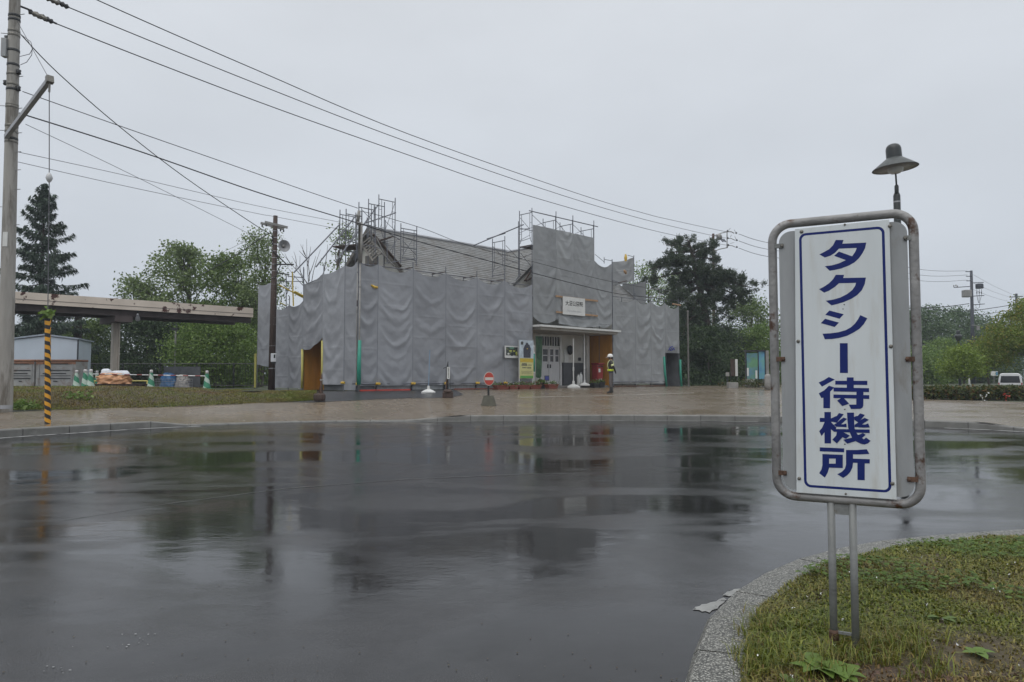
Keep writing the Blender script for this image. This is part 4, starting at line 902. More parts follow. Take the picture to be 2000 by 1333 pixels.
# ------------------------------------------------------------------ taxi stand sign
SB = onz(1647, 1252, .13); SE = np.array([.879, -.476, 0.]); SM = np.array([-.476, -.879, 0.])
def sg(u, z, o=0.0): return SB * (1, 1, 0) + SE * u + SM * o + Zv * z
def sp(px, py, o=0.0):
    return onplane(px, py, SB + SM * o, SM)
tx = thing('taxi_stand_sign', 'white taxi waiting sign with blue vertical lettering in a rusty pipe frame on grass', 'sign', (SB[0], SB[1], .12))
def rrect(u0, u1, z0, z1, r, n=7):
    o = []
    for cx, cz, a0 in ((u1 - r, z1 - r, 0), (u0 + r, z1 - r, 90), (u0 + r, z0 + r, 180), (u1 - r, z0 + r, 270)):
        o += [(cx + r * math.cos(R(a0 + 90 * k / n)), cz + r * math.sin(R(a0 + 90 * k / n))) for k in range(n + 1)]
    return o
pth = rrect(-.274, .325, .767, 2.069, .085, 9); pth = pth + [pth[0]]
mb = MB(); mb.tube([sg(u, z) for u, z in pth], .0205, 14, caps=False); fo = mb.build('pipe_frame', 'old_pipe', tx, smooth=True)
for u in (-.0385, .0515):
    mb = MB(); mb.tube([sg(u, .05), sg(u, .752)], .0168, 14); po = mb.build('post', 'pipe_post', tx, smooth=True)
mb = MB(); mb.lathe([(.022, -.02), (.021, .03), (.0175, .045)], sg(-.0385, .13), 12); mb.build('rusted_foot', 'rusty', tx, smooth=True)
mb = MB(); mb.box(sg(.0065, .725), (.06, .012, .05), ax=(SE, SM, Zv)); mb.build('gusset', 'pipe_post', tx)
mb = MB(); mb.box(sg(.0065, .165), (.06, .01, .012), ax=(SE, SM, Zv)); mb.build('gusset', 'pipe_post', tx)
mb = MB(); mb.prism([sg(u, z, .000) for u, z in rrect(-.243, .300, .800, 2.030, .055)], SM * .012); mb.build('back_panel', 'sign_grey', tx)
def tilt(u): return (u - .03) * .0
wp = [(-.168, 2.036), (.231, 2.040), (.2305, .789), (-.184, .789)]
mb = MB(); mb.prism([sg(u, z, .0205) for u, z in wp], SM * .004); mb.build('sign_panel', 'sign_white', tx, bevel=.001)
bo = rrect(-.150, .211, .817, 2.012, .030, 5); bi = rrect(-.1385, .1995, .8285, 2.0005, .0195, 5)
mb = MB(); n = len(bo)
mb.add([sg(u, z, .0248) for u, z in bo] + [sg(u, z, .0248) for u, z in bi], [(i, (i + 1) % n, n + (i + 1) % n, n + i) for i in range(n)]); mb.build('blue_border', 'sign_blue', tx)
GL = {
 'ta': (1580, 450, 8.886, [[(465,170),(600,170),(580,235),(995,215),(975,310),(930,400),(865,490),(790,560),(690,615),(560,665),(450,690),(360,705),(275,625),(400,610),(520,575),(640,520),(700,488),(750,450),(800,380),(830,308),(520,322),(450,395),(370,445),(275,475),(180,420),(270,375),(350,330),(415,265)], [(520,372),(755,455),(740,520),(640,520),(435,445)]]),
 'ku': (1580, 450, 8.886, [[(465,775),(608,775),(595,830),(988,822),(970,930),(920,1040),(840,1125),(740,1190),(600,1250),(480,1285),(390,1305),(290,1225),(420,1205),(540,1170),(660,1110),(750,1040),(800,970),(818,915),(520,922),(450,985),(350,1050),(265,1085),(175,1025),(270,975),(350,920),(415,855)]]),
 'shi': (1580, 590, 8.886, [[(355,150),(605,215),(530,293),(283,225)], [(280,293),(522,360),(445,437),(205,370)], [(890,230),(1013,285),(950,390),(880,465),(780,530),(660,590),(520,628),(400,645),(275,650),(237,553),(380,545),(520,525),(640,490),(730,440),(800,375),(850,305)]]),
 'bar': (1580, 590, 8.886, [[(535,717),(672,717),(677,1235),(537,1235)]]),
 'tai': (1590, 730, 12.69, [[(365,85),(515,150),(340,245),(195,325),(112,222),(240,165)], [(370,300),(500,345),(400,450),(397,860),(230,860),(230,598),(180,610),(115,490),(240,425),(310,360)], [(812,95),(980,95),(985,365),(810,365)], [(525,180),(1320,180),(1320,285),(525,275)], [(480,345),(1362,362),(1362,460),(485,445)], [(480,520),(1368,535),(1368,630),(480,608)], [(1050,400),(1225,400),(1222,790),(1205,840),(1150,875),(915,880),(860,770),(1045,770)], [(685,600),(750,620),(870,750),(700,805),(570,670)]]),
 'ki': (1590, 800, 16.67, [[(335,85),(548,85),(553,1110),(340,1110)], [(185,275),(620,290),(600,410),(185,410)], [(340,420),(430,480),(420,640),(245,870),(165,710),(260,600)], [(545,405),(640,505),(730,600),(650,730),(545,645)], [(810,118),(968,158),(835,320),(740,440),(585,400),(540,300),(690,230),(740,215)], [(960,265),(1075,310),(900,470),(800,560),(720,560),(640,505),(740,440),(850,340)], [(700,490),(960,485),(1050,455),(1065,585),(980,575),(710,565)], [(1072,105),(1298,105),(1305,400),(1320,620),(1400,800),(1560,930),(1620,975),(1690,915),(1840,1025),(1750,1110),(1640,1145),(1520,1120),(1360,1040),(1230,910),(1165,760),(1110,600),(1085,350)], [(1500,130),(1655,180),(1540,320),(1440,430),(1310,340),(1300,250),(1370,215),(1420,215)], [(1650,275),(1790,340),(1600,460),(1480,570),(1320,580),(1320,500),(1430,430),(1540,330)], [(1480,490),(1660,495),(1760,455),(1815,590),(1620,595),(1440,585)], [(640,640),(1810,655),(1812,770),(970,745),(640,725)], [(1590,770),(1680,830),(1540,945),(1300,1050),(1080,1115),(950,990),(1230,920),(1400,850)], [(750,700),(970,705),(930,900),(740,1110),(595,985),(720,850)], [(950,740),(1165,855),(1040,960),(930,905),(880,800)]]),
 'sho': (1590, 870, 16.67, [[(182,68),(982,102),(978,232),(182,200)], [(270,285),(490,295),(490,735),(440,900),(350,1055),(165,910),(240,790),(270,650)], [(480,296),(935,312),(935,440),(480,435)], [(703,430),(935,430),(935,745),(703,738)], [(480,600),(710,600),(710,738),(480,730)], [(1040,155),(1400,155),(1715,130),(1800,285),(1500,300),(1268,300),(1268,435),(1815,455),(1812,595),(1650,590),(1650,1140),(1415,1130),(1410,575),(1268,570),(1250,720),(1180,870),(1080,980),(945,1065),(755,945),(900,870),(1000,770),(1040,640)]]),
}
for key, (ox, oy, k, polys) in GL.items():
    mb = MB()
    for i, P in enumerate(polys):
        o_ = .0248 + .00012 * i; mb.prism([sp(ox + x / k, oy + y / k, o_) for x, y in P][::-1], SM * .0001)
    mb.build('character', 'sign_blue', tx)
for px, py in ((1565.5, 453), (1738, 442), (1559, 667), (1740, 677), (1561, 935), (1743, 945)):
    p = sp(px, py, .025); mb = MB(); mb.lathe([(.0085, 0), (.0085, .002), (.006, .0045), (.001, .005)], p, 12, rot=Vector(SM).to_track_quat('Z', 'Y')); mb.build('bolt', 'bolt_steel', tx, smooth=True)
for px, py in ((1650, 439), (1652, 965)):
    p = sp(px, py, .025); mb = MB(); mb.lathe([(.005, 0), (.005, .003), (.001, .004)], p, 10, rot=Vector(SM).to_track_quat('Z', 'Y')); mb.build('bolt', 'bolt_steel', tx)
for (px, py), uu in (((1528, 481), -.256), ((1531, 702), -.257), ((1534, 924), -.258), ((1768, 466), .308), ((1772, 702), .308), ((1775, 936), .308)):
    p = sp(px, py, .006); zz = float(p[2]); ue = -.276 if uu < 0 else .324; u_in = float((p - SB) @ SE)
    mb = MB(); mb.box(sg((ue + u_in) / 2, zz, .015), (abs(ue - u_in) + .012, .006, .022), ax=(SE, SM, Zv)); br = mb.build('bracket', 'rusty' if py > 600 else 'pipe_post', tx)
    mb = MB(); mb.lathe([(.0085, 0), (.0085, .004), (.005, .008), (.001, .008)], sg(u_in, zz, .0185), 8, rot=Vector(SM).to_track_quat('Z', 'Y')); mb.build('bolt', 'rusty' if py > 600 else 'bolt_steel', br)
# two small dents / chips in the panel paint
for px, py in ((1649, 595.5), (1646.5, 604), (1650, 800), (1650, 868)):
    p = sp(px, py, .0249); mb = MB(); mb.prism([p + SE * math.cos(a_) * .0035 * random.uniform(.6, 1.3) + Zv * math.sin(a_) * .0028 for a_ in np.linspace(0, 6.28, 7, endpoint=False)][::-1], SM * .0004); mb.build('paint_chip', 'dark_iron', tx)

# ------------------------------------------------------------------ square lamp behind the sign
lg = og(1753, 818); LY = lg[1]; sl = thing('street_lamp', 'dark bell-shaded lamp rising behind the taxi sign', 'street lamp', lg)
def lz(py): return float(aty(1752, py, LY)[2])
lx = float(aty(1752, 400, LY)[0]); k_ = LY / FPX
mb = MB(); mb.lathe([(7.2 * k_, lg[2] - .05), (6.6 * k_, lz(600)), (6.4 * k_, lz(383)), (5.0 * k_, lz(378))], (lx, LY, 0), 14); mb.build('pole', 'lamp_dark', sl, smooth=True)
mb = MB(); mb.lathe([(6.7 * k_, -.02), (6.7 * k_, .02)], (lx, LY, lz(395)), 14); mb.build('band', 'galvanised', sl)
mb = MB(); mb.lathe([(3.2 * k_, lz(379)), (3.9 * k_, lz(377)), (3.9 * k_, lz(364)), (2.0 * k_, lz(361))], (lx, LY, 0), 12); mb.build('coupling', 'lamp_dark', sl, smooth=True)
hx = lx - .03; mb = MB(); mb.tube([(lx, LY, lz(364)), (lx - .01, LY, lz(345)), (hx, LY, lz(322))], 1.7 * k_, 8); mb.build('stem', 'lamp_dark', sl, smooth=True)
rot = Quaternion((0, 1, 0), R(-4)); hc = np.array([hx, LY, lz(322)])
mb = MB(); mb.lathe([(.001, .60), (.08, .595), (.145, .565), (.185, .51), (.203, .44), (.207, .18), (.207, .12)], hc, 20, rot=rot); ho = mb.build('hood', 'lamp_dark', sl, smooth=True)
mb = MB(); mb.lathe([(.21, .19), (.24, .165), (.595, -.10), (.60, -.115), (.585, -.112), (.24, .14), (.1, .15)], hc, 28, rot=rot); mb.build('shade', ['lamp_grey'], sl, smooth=True)
mb = MB(); mb.lathe([(.56, -.105), (.24, .13), (.12, .135)], hc, 28, rot=rot); mb.build('shade_lining', 'lamp_under', sl, smooth=True)
mb = MB(); mb.lathe([(.21, .08), (.215, -.12), (.19, -.20), (.12, -.255), (.002, -.275)], hc, 20, rot=rot); mb.build('globe', 'lamp_globe', sl, smooth=True)

# ------------------------------------------------------------------ utility pole on the left with its boom and guy
pb = og(9, 805); PY = pb[1]; up_ = thing('utility_pole', 'tall weathered concrete utility pole at the left edge beside the verge', 'utility pole', pb)
def pz(px, py): return aty(px, py, PY)
top = pz(31, -160); kk = PY / FPX
axp = np.array([pz(29, 0), pz(9, 800)])
def pax(py): q = (py - 0) / 800.0; return pz(29 - 20 * q, py)
mb = MB(); mb.tube([pax(y) * (1, 1, 1) for y in (-160, 0, 200, 400, 600, 800, 815)], [9.2 * kk, 9.8 * kk, 10.8 * kk, 11.8 * kk, 12.7 * kk, 13.6 * kk, 13.7 * kk], 18); mb.build('shaft', 'concrete_pole', up_, smooth=True)
for y in (32, 40, 62, 70, 100, 128, 146, 166, 176, 206, 210, 247, 258, 272, 278):
    q = (y / 800); mb = MB(); mb.lathe([(10.4 * kk + 3 * kk * q, -.035), (10.7 * kk + 3 * kk * q, -.03), (10.7 * kk + 3 * kk * q, .03), (10.4 * kk + 3 * kk * q, .035)], pax(y), 16); mb.build('band', 'bolt_steel' if y % 4 else 'dark_iron', up_, smooth=True)
mb = MB(); mb.lathe([(13.9 * kk, -.05), (13.9 * kk, .05)], pax(795), 16); mb.build('band', 'galvanised', up_)
for y, sd_ in ((30, 1), (67, -1), (151, 1), (208, -1), (213, 1), (261, 1), (256, -1), (298, 1), (333, 1), (371, 1), (405, -1), (440, 1)):
    c = pax(y); mb = MB(); mb.tube([c + np.array([sd_ * 9 * kk, -.02, 0]), c + np.array([sd_ * 23 * kk, -.06, .0])], .011, 6); mb.build('step_bolt', 'galvanised', up_)
c = pax(98); mb = MB(); mb.box(c + np.array([-10.5 * kk, -.12, 0]), (.14, .16, .52)); mb.build('cable_box', 'sign_grey', up_)
for y, s_ in ((142, 1), (174, 1), (163, -1), (76, -1)):
    c = pax(y); mb = MB(); mb.lathe([(.04, -.07), (.07, -.05), (.055, 0), (.07, .05), (.04, .07)], c + np.array([s_ * 12.5 * kk, -.03, 0]), 8); mb.build('insulator', 'dark_iron', up_, smooth=True)
c = pax(470); mb = MB(); mb.box(c + np.array([1.5 * kk, -12.4 * kk, 0]), (.13, .012, .40)); mb.build('number_plate', 'paper', up_)
gb = og(93, 828); b0 = pax(272) + np.array([.0, -.2, 0]); b1 = aty(97, 156, gb[1] + .1)
d = (b1 - b0) / np.linalg.norm(b1 - b0); sxv = np.cross(d, Zv); sxv /= np.linalg.norm(sxv); uv = np.cross(sxv, d)
mb = MB(); mb.box((b0 + b1) / 2, (np.linalg.norm(b1 - b0), .11, .11), ax=(d, sxv, uv)); bm_ = mb.build('boom_arm', 'galvanised', up_)
mb = MB(); mb.box(b1, (.12, .16, .18), ax=(d, sxv, uv)); mb.tube([b1 - uv * .02, b1 - Zv * .32], .025, 6); mb.build('boom_tip', 'bolt_steel', bm_)
mb = MB(); mb.tube([pax(45) + np.array([.15, -.1, 0]), b1], .008, 5); mb.build('stay_wire', 'cable', up_)
for k, (y, pts) in enumerate(((60, [(40, 67), (60, 82), (64, 95), (58, 106), (38, 111)]), (110, [(40, 127), (52, 122), (62, 108), (63, 95)]))):
    mb = MB(); mb.tube([aty(x, yy, PY - .2) for x, yy in pts], .009, 5); mb.build('cable_loop', 'cable_pale', up_)
# guy: wire, ball, striped sleeve
gy = thing('guy_wire', 'vertical guy wire with a yellow and black striped sleeve behind the left kerb', 'guy wire', gb)
gt = b1 - Zv * .3; gz = lambda py: aty(95, py, gb[1])[2]
gx = gb[0]
mb = MB(); mb.tube([gt, aty(96.2, 348, gb[1]), aty(93.4, 620, gb[1])], .011, 6); mb.build('wire', 'cable_pale', gy)
mb = MB(); mb.lathe([(.01, .14), (.05, .09), (.082, 0), (.05, -.08), (.012, -.12)], aty(96.2, 348, gb[1]), 12); mb.build('strain_ball', 'porcelain', gy, smooth=True)
mb = MB(); mb.tube([(gx, gb[1], gb[2]), aty(93.4, 622, gb[1])], .066, 14); so_ = mb.build('striped_sleeve', 'hazard_stripe', gy, smooth=False); smooth_by_angle(so_)
V_ = []; F_ = []
for _ in range(60):
    c = aty(93.4, 613, gb[1]) + np.array([random.gauss(0, .07), random.gauss(0, .06), random.gauss(0, .06)]); a_ = Vector([random.gauss(0, 1) for _ in range(3)]).normalized(); b_ = a_.orthogonal() * .05; a_ = a_ * .05
    k = len(V_); V_ += [c + np.array(a_), c + np.array(b_), c - np.array(a_), c - np.array(b_)]; F_.append((k, k + 1, k + 2, k + 3))
fast_mesh('creeper_tuft', V_, F_, 'leaf_bright', gy)

# ------------------------------------------------------------------ overhead wires
def wire(label, pts, r=.014, mat='cable', group='overhead wires', sub=6):
    """pts: (px, py, depth) along the wire; a smooth curve is laid through them"""
    W = [aty(x, y, D) for x, y, D in pts]; o = []
    n = len(W)
    for i in range(n - 1):
        a, b, c, d = W[max(i - 1, 0)], W[i], W[i + 1], W[min(i + 2, n - 1)]
        for t in np.linspace(0, 1, sub, endpoint=False): o.append(.5 * ((2 * b) + (c - a) * t + (2 * a - 5 * b + 4 * c - d) * t * t + (3 * b - a - 3 * c + d) * t ** 3))
    o.append(W[-1]); mb = MB(); mb.tube(o, r, 5); return tag(mb.build('overhead_wire', mat, origin=W[0]), label, 'wire', group)
def dl(x, x0, d0, x1, d1):                     # straight span in plan: inverse depth is linear across the picture
    q = (x - x0) / (x1 - x0); return 1 / ((1 - q) / d0 + q / d1)
hv = lambda pts, d1=62.0: [(x, y, dl(x, 111, 20.5, 1420, d1)) for x, y in pts]
wire('uppermost of the three long wires crossing the whole sky', hv([(120, -38), (189, 0), (500, 136.7), (800, 263), (1133, 380), (1260, 417.5), (1311, 430), (1408, 451), (1420, 452)]), .017)
wire('middle of the three long wires crossing the whole sky', hv([(70, -14), (98, 0), (500, 163.7), (800, 279), (1092, 380), (1260, 429.5), (1389, 460), (1421, 466)]), .017)
wire('lowest of the three long wires crossing the whole sky', hv([(62, 20), (111, 47), (500, 197.5), (780, 297), (1023, 380), (1260, 446.7), (1377, 472), (1421, 479.5)]), .017)
for lbx, pts in (('first dead-end cable with insulators leaving the concrete pole at top left', [(38, 12), (58, 20), (68, 28), (80, 33), (92, 38), (111, 47)]), ('second dead-end cable with insulators at the upper left corner', [(40, -28), (66, -14), (86, -6), (104, 2), (122, 9), (135, 15)])):
    o = wire(lbx, [(x, y, dl(x, 111, 20.5, 1420, 62)) for x, y in pts], .03)
    for q in (2, 3, 4):
        p = aty(pts[q][0], pts[q][1], dl(pts[q][0], 111, 20.5, 1420, 62)); rr = Vector((1, .35, -.45)).normalized().to_track_quat('Z', 'Y')
        mb = MB(); mb.lathe([(.03, -.16), (.085, -.13), (.05, -.06), (.085, 0), (.05, .06), (.08, .12), (.03, .17)], p, 8, rot=rr); mb.build('insulator', 'cable' if q == 4 else 'bolt_steel', o, smooth=True)
wire('wire from the concrete pole to the slim steel pole at the scaffold corner', [(44, 179, 20.5), (230, 245, 22.5), (500, 339, 25.6), (618, 380, 27.2), (699, 407, 28.4)], .013)
wire('wire running on from the slim steel pole over the roof to the portal', [(702, 412, 28.3), (751, 424, 28.8), (830, 448, 30), (894, 473, 31.5), (960, 492, 32.5), (1039, 511, 34), (1191, 550, 37.5), (1290, 566, 40.5), (1345, 575, 44)], .012)
wire('thick dark cable from the concrete pole past the scaffold tower to the right wing', [(37, 221, 20.3), (270, 295, 22.6), (500, 375, 25.4), (663, 425, 27.5), (772, 459, 29), (830, 475.6, 30), (1039, 533, 34), (1144, 560, 36.4), (1191, 571, 37.5), (1230, 577, 38.6), (1345, 590, 44)], .021)
wire('steep wire from the concrete pole down to the brown wooden pole', [(40, 67, 20.5), (110, 140, 21.8), (230, 245, 24), (360, 346, 27), (500, 441, 30.8), (531, 458, 31.6)], .016)
wire('pale wire sloping from the concrete pole to the crossarm of the brown pole', [(50, 243, 20.5), (250, 338, 24.5), (473, 450, 30), (512, 470, 31.4)], .009, 'cable_pale')
wire('upper of two faint wires slanting to the scaffold tower', [(34, 297, 20.5), (250, 344, 24), (500, 402, 28.5), (662, 434, 32)], .009, 'cable_pale')
wire('lower of two faint wires slanting to the scaffold tower', [(32, 316, 20.5), (250, 365, 24), (500, 417, 28.5), (534, 423, 29.5), (663, 448, 32.2)], .009, 'cable_pale')
wire('cable running from the brown pole behind the leafy tree to the far left', [(528, 455, 31.6), (503, 470, 33), (455, 502, 37), (372, 546, 46), (296, 570, 60), (250, 579, 75), (160, 592, 100)], .022)
wire('faint upper wire behind the leafy tree left of the brown pole', [(520, 447, 32), (466, 478, 37), (410, 505, 45), (330, 545, 60), (250, 570, 80)], .009, 'cable_pale')
for k, (nm, y0, y1, y2) in enumerate((('uppermost', 457.5, 475, 520), ('middle', 471, 488, 530), ('lowest', 485, 502, 540))):
    wire('%s of the wires leaving the pole in the pine towards the taxi sign' % nm, [(1443, y0, 63), (1503, y1, 66), (1640, (y1 + y2) / 2 - 4, 74), (1800, y2 + (k * 1 + 7), 86), (1889, (529.5, 537.6, 547.5)[k], 64 if False else 92)], .022)
wire('upper thick cable right of the taxi sign rising to the far pole', [(1700, 603, 70), (1800, 601.5, 66), (1850, 599, 64), (1893, 593.4, 62.3)], .03)
wire('lower thick cable passing the far pole right of the taxi sign', [(1700, 590, 72), (1800, 601, 66), (1847, 607.5, 64), (1893, 607.5, 62.3), (1945, 601, 64), (2030, 587, 68)], .03)
wire('short thick cable going right from below the far pole', [(1907, 616.5, 62.5), (1950, 610, 70), (2040, 595, 80)], .03)
for k, (nm, ya, yb) in enumerate((('uppermost', 537, 576), ('middle', 553, 583), ('lowest', 566, 592))):
    wire('%s faint wire between the two far poles at right' % nm, [(1901, ya, 62), (1940, (ya + yb) / 2 + 2, 76), (1979, yb, 95)], .012, 'cable_pale')

# ------------------------------------------------------------------ slim steel pole at the scaffold corner, brown wooden pole
q = F(-.02, .17, ZF); st = thing('steel_wire_pole', 'slim pale pole with a bright green sleeve at the scaffold corner', 'pole', q)
q2 = fp(699, 412, .17); zt = float(q2[2]); zm = float(fp(698, 512, .17)[2])
mb = MB(); mb.tube([q, (q[0], q[1], zm)], .035, 10); mb.tube([(q[0], q[1], zm), (q[0], q[1], zm + 1.6), (q2[0] + .0, q2[1], zt - .5), (q2[0] + .05, q2[1], zt)], [.085, .085, .075, .06], 10); mb.build('shaft', 'stone_pale', st, smooth=True)
z1, z2 = float(fp(698, 665, .17)[2]), float(fp(698, 752, .17)[2]); mb = MB(); mb.tube([(q[0], q[1], z2), (q[0], q[1], (z1 + z2) / 2), (q[0] + .02, q[1], z1)], [.085, .078, .065], 10); mb.build('green_sleeve', 'green_cover', st, smooth=True)
for py in (422, 437): mb = MB(); mb.lathe([(.08, -.06), (.1, 0), (.08, .06)], (q2[0] + .02, q2[1], float(fp(699, py, .17)[2])), 8); mb.build('clamp', 'pole_grey', st)
for py in (560, 640): mb = MB(); mb.lathe([(.037, -.04), (.045, 0), (.037, .04)], (q[0], q[1], float(fp(699, py, .17)[2])), 8); mb.build('clamp', 'pole_grey', st)

b0 = og(531, 762); BY = b0[1]; wp_ = thing('wooden_pole', 'dark brown wooden pole with crossarm and steel bands left of the sheets', 'utility pole', b0)
kb = BY / FPX
def bax(py): return aty(530 + (763 - py) / 340 * 8, py, BY)
mb = MB(); mb.tube([bax(765), bax(600), bax(422)], [6.6 * kb, 5.9 * kb, 4.2 * kb], 14); mb.build('shaft', 'dark_wood', wp_, smooth=True)
for y in list(range(452, 640, 13)) + [676, 720]:
    r_ = (4.3 + 2.2 * (y - 422) / 340) * kb; mb = MB(); mb.lathe([(r_ + .004, -.018), (r_ + .009, 0), (r_ + .004, .018)], bax(y), 12); mb.build('band', 'galvanised', wp_)
for (x0, y0), (x1, y1), o_ in (((517, 434), (562, 445), -.16), ((509, 436), (555, 448), .14)):
    p, q = aty(x0, y0, BY + o_ - .25), aty(x1, y1, BY + o_ + .1); mb = MB(); d = (q - p) / np.linalg.norm(q - p); s_ = np.cross(d, Zv); s_ /= np.linalg.norm(s_); mb.box((p + q) / 2, (np.linalg.norm(q - p), .09, .10), ax=(d, s_, np.cross(s_, d))); mb.build('crossarm', 'pole_grey', wp_)
for x, y in ((512, 441), (520, 440), (548, 450), (554, 451)):
    p = aty(x, y, BY - .1); mb = MB(); mb.lathe([(.02, -.06), (.04, -.03), (.03, .02), (.015, .05)], p, 8); mb.build('insulator', 'dark_iron', wp_)
for (x0, y0), (x1, y1), r_ in (((531, 489), (559, 516), .03), ((536, 517), (574, 517), .035), ((541, 533), (565, 537), .03), ((532, 545), (545, 533), .02), ((541, 500), (549, 518), .02), ((548, 518), (541, 533), .02)):
    mb = MB(); mb.tube([aty(x0, y0, BY - .15), aty(x1, y1, BY - .1)], r_, 6); mb.build('bracket', 'dark_iron', wp_)
for y in (463, 470, 476): mb = MB(); p = aty(532, y, BY - .15); mb.lathe([(.03, -.05), (.05, 0), (.03, .05)], p, 8); mb.build('insulator', 'dark_iron', wp_)
for pts in ([(540, 446), (548, 462), (552, 471)], [(541, 452), (546, 466), (550, 471)]):
    mb = MB(); mb.tube([aty(x, y, BY - .05) for x, y in pts], .008, 5); mb.build('lead_wire', 'cable_pale', wp_)
p = aty(554, 481, BY - .3); rr = Vector((.55, -.75, -.05)).normalized().to_track_quat('Z', 'Y'); hn = thing('loudspeaker', 'grey horn loudspeaker fixed to the brown wooden pole', 'loudspeaker', p)
mb = MB(); mb.lathe([(.07, -.46), (.09, -.44), (.09, -.24), (.06, -.22), (.08, -.12), (.13, -.03), (.20, .04), (.255, .08), (.27, .085), (.25, .075), (.12, -.02), (.05, -.1)], p, 22, rot=rr); mb.build('horn', 'horn_grey', hn, smooth=True)
mb = MB(); mb.lathe([(.06, -.1), (.075, .0), (.02, .035)], p, 12, rot=rr); mb.build('driver', 'stone_pale', hn, smooth=True)
mb = MB(); mb.tube([aty(541, 481, BY), p - np.array(rr @ Vector((0, 0, .3)))], .025, 6); mb.build('mount', 'dark_iron', hn)
p = aty(535, 699, BY - .2); mt_ = thing('meter_box', 'white electricity meter box low on the brown wooden pole', 'meter box', p)
mb = MB(); mb.box(p, (.25, .14, .38)); mb.build('case', 'meter_white', mt_, bevel=.02); mb = MB(); mb.box(p + np.array([.05, -.075, .06]), (.07, .012, .16)); mb.build('window', 'glass_dark', mt_); mb = MB(); mb.box(p + np.array([0, -.01, -.22]), (.16, .1, .07)); mb.build('cable_gland', 'dark_iron', mt_)

# ------------------------------------------------------------------ covered bridge roof on the left
BS = -9.2; zt = 4.72; br_ = thing('footbridge', 'beige rust-spotted footbridge on a twin-post column at the left', 'footbridge', F(-8, BS, ZF))
t0, t1 = -26, -.15
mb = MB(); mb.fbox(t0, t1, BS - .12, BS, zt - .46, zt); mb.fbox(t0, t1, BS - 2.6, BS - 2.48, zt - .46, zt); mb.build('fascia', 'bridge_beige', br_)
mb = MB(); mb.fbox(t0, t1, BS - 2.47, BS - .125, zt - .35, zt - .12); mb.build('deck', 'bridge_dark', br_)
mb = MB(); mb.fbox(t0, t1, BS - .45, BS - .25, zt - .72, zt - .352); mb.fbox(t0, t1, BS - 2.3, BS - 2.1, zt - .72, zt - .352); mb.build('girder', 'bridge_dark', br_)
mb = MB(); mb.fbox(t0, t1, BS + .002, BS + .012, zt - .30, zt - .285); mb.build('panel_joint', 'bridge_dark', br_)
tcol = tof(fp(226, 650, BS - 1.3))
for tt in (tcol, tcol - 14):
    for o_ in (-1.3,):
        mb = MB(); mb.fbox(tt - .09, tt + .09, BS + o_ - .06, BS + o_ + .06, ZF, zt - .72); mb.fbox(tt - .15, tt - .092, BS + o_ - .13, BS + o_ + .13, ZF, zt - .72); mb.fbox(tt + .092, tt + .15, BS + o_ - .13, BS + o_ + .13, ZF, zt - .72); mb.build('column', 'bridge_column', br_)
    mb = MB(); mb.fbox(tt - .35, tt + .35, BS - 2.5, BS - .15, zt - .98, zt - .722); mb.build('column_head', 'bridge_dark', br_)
p = F(tcol + .55, BS - .15, zt - .78); fl = thing('floodlight', 'small grey lamp under the beige footbridge by its column', 'lamp', p)
mb = MB(); mb.lathe([(.04, .22), (.06, .1), (.09, .02), (.10, -.10), (.02, -.12)], p, 10, rot=Vector((.3, -.6, .7)).normalized().to_track_quat('Z', 'Y')); mb.build('head', 'galvanised', fl); mb = MB(); mb.tube([p + Zv * .1, p + Zv * .5], .03, 6); mb.build('bracket', 'dark_iron', fl)

# ------------------------------------------------------------------ shed and bins
def yard(px, py, Y): p = aty(px, py, Y); return np.array([p[0], p[1], ZF + .13 * min(1, max(0, (-1.5 - tof(np.array([p[0], p[1], 0]))) / 4))])
SY = 34.5; xL, xR = float(aty(22, 700, SY)[0]), float(aty(151, 700, SY)[0]); zE, zR2 = float(aty(151, 664, SY)[2]), float(aty(88, 657, SY)[2])
sh = thing('storage_shed', 'pale blue metal shed with shallow gable roof behind the rusty bins', 'shed', ((xL + xR) / 2, SY, ZF))
mb = MB(); mb.prism([(xL, SY, ZF), (xR, SY, ZF), (xR, SY, zE), ((xL + xR) / 2, SY, zR2), (xL, SY, zE)], (-1.0, 2.8, 0)); mb.build('wall', 'shed_blue', sh)
mb = MB(); xm = (xL + xR) / 2
mb.prism([(xm, SY - .08, zR2 + .03), (xR + .08, SY - .08, zE + .01), (xR + .08, SY - .08, zE + .08), (xm, SY - .08, zR2 + .11)], (-1.0, 3.0, 0)); mb.prism([(xL - .08, SY - .08, zE + .01), (xm, SY - .08, zR2 + .03), (xm, SY - .08, zR2 + .11), (xL - .08, SY - .08, zE + .08)], (-1.0, 3.0, 0)); mb.build('roof', 'shed_roof', sh)
mb = MB(); mb.tube([(xR + .03, SY - .03, ZF), (xR + .03, SY - .03, zE)], .035, 6); mb.build('downpipe', 'pole_dark', sh)
for k in range(2, 3): mb = MB(); mb.box((xL + (xR - xL) * k / 4, SY - .004, (ZF + zE) / 2), (.02, .012, zE - ZF - .1)); mb.build('panel_seam', 'shed_roof', sh)
BNY = 31.5
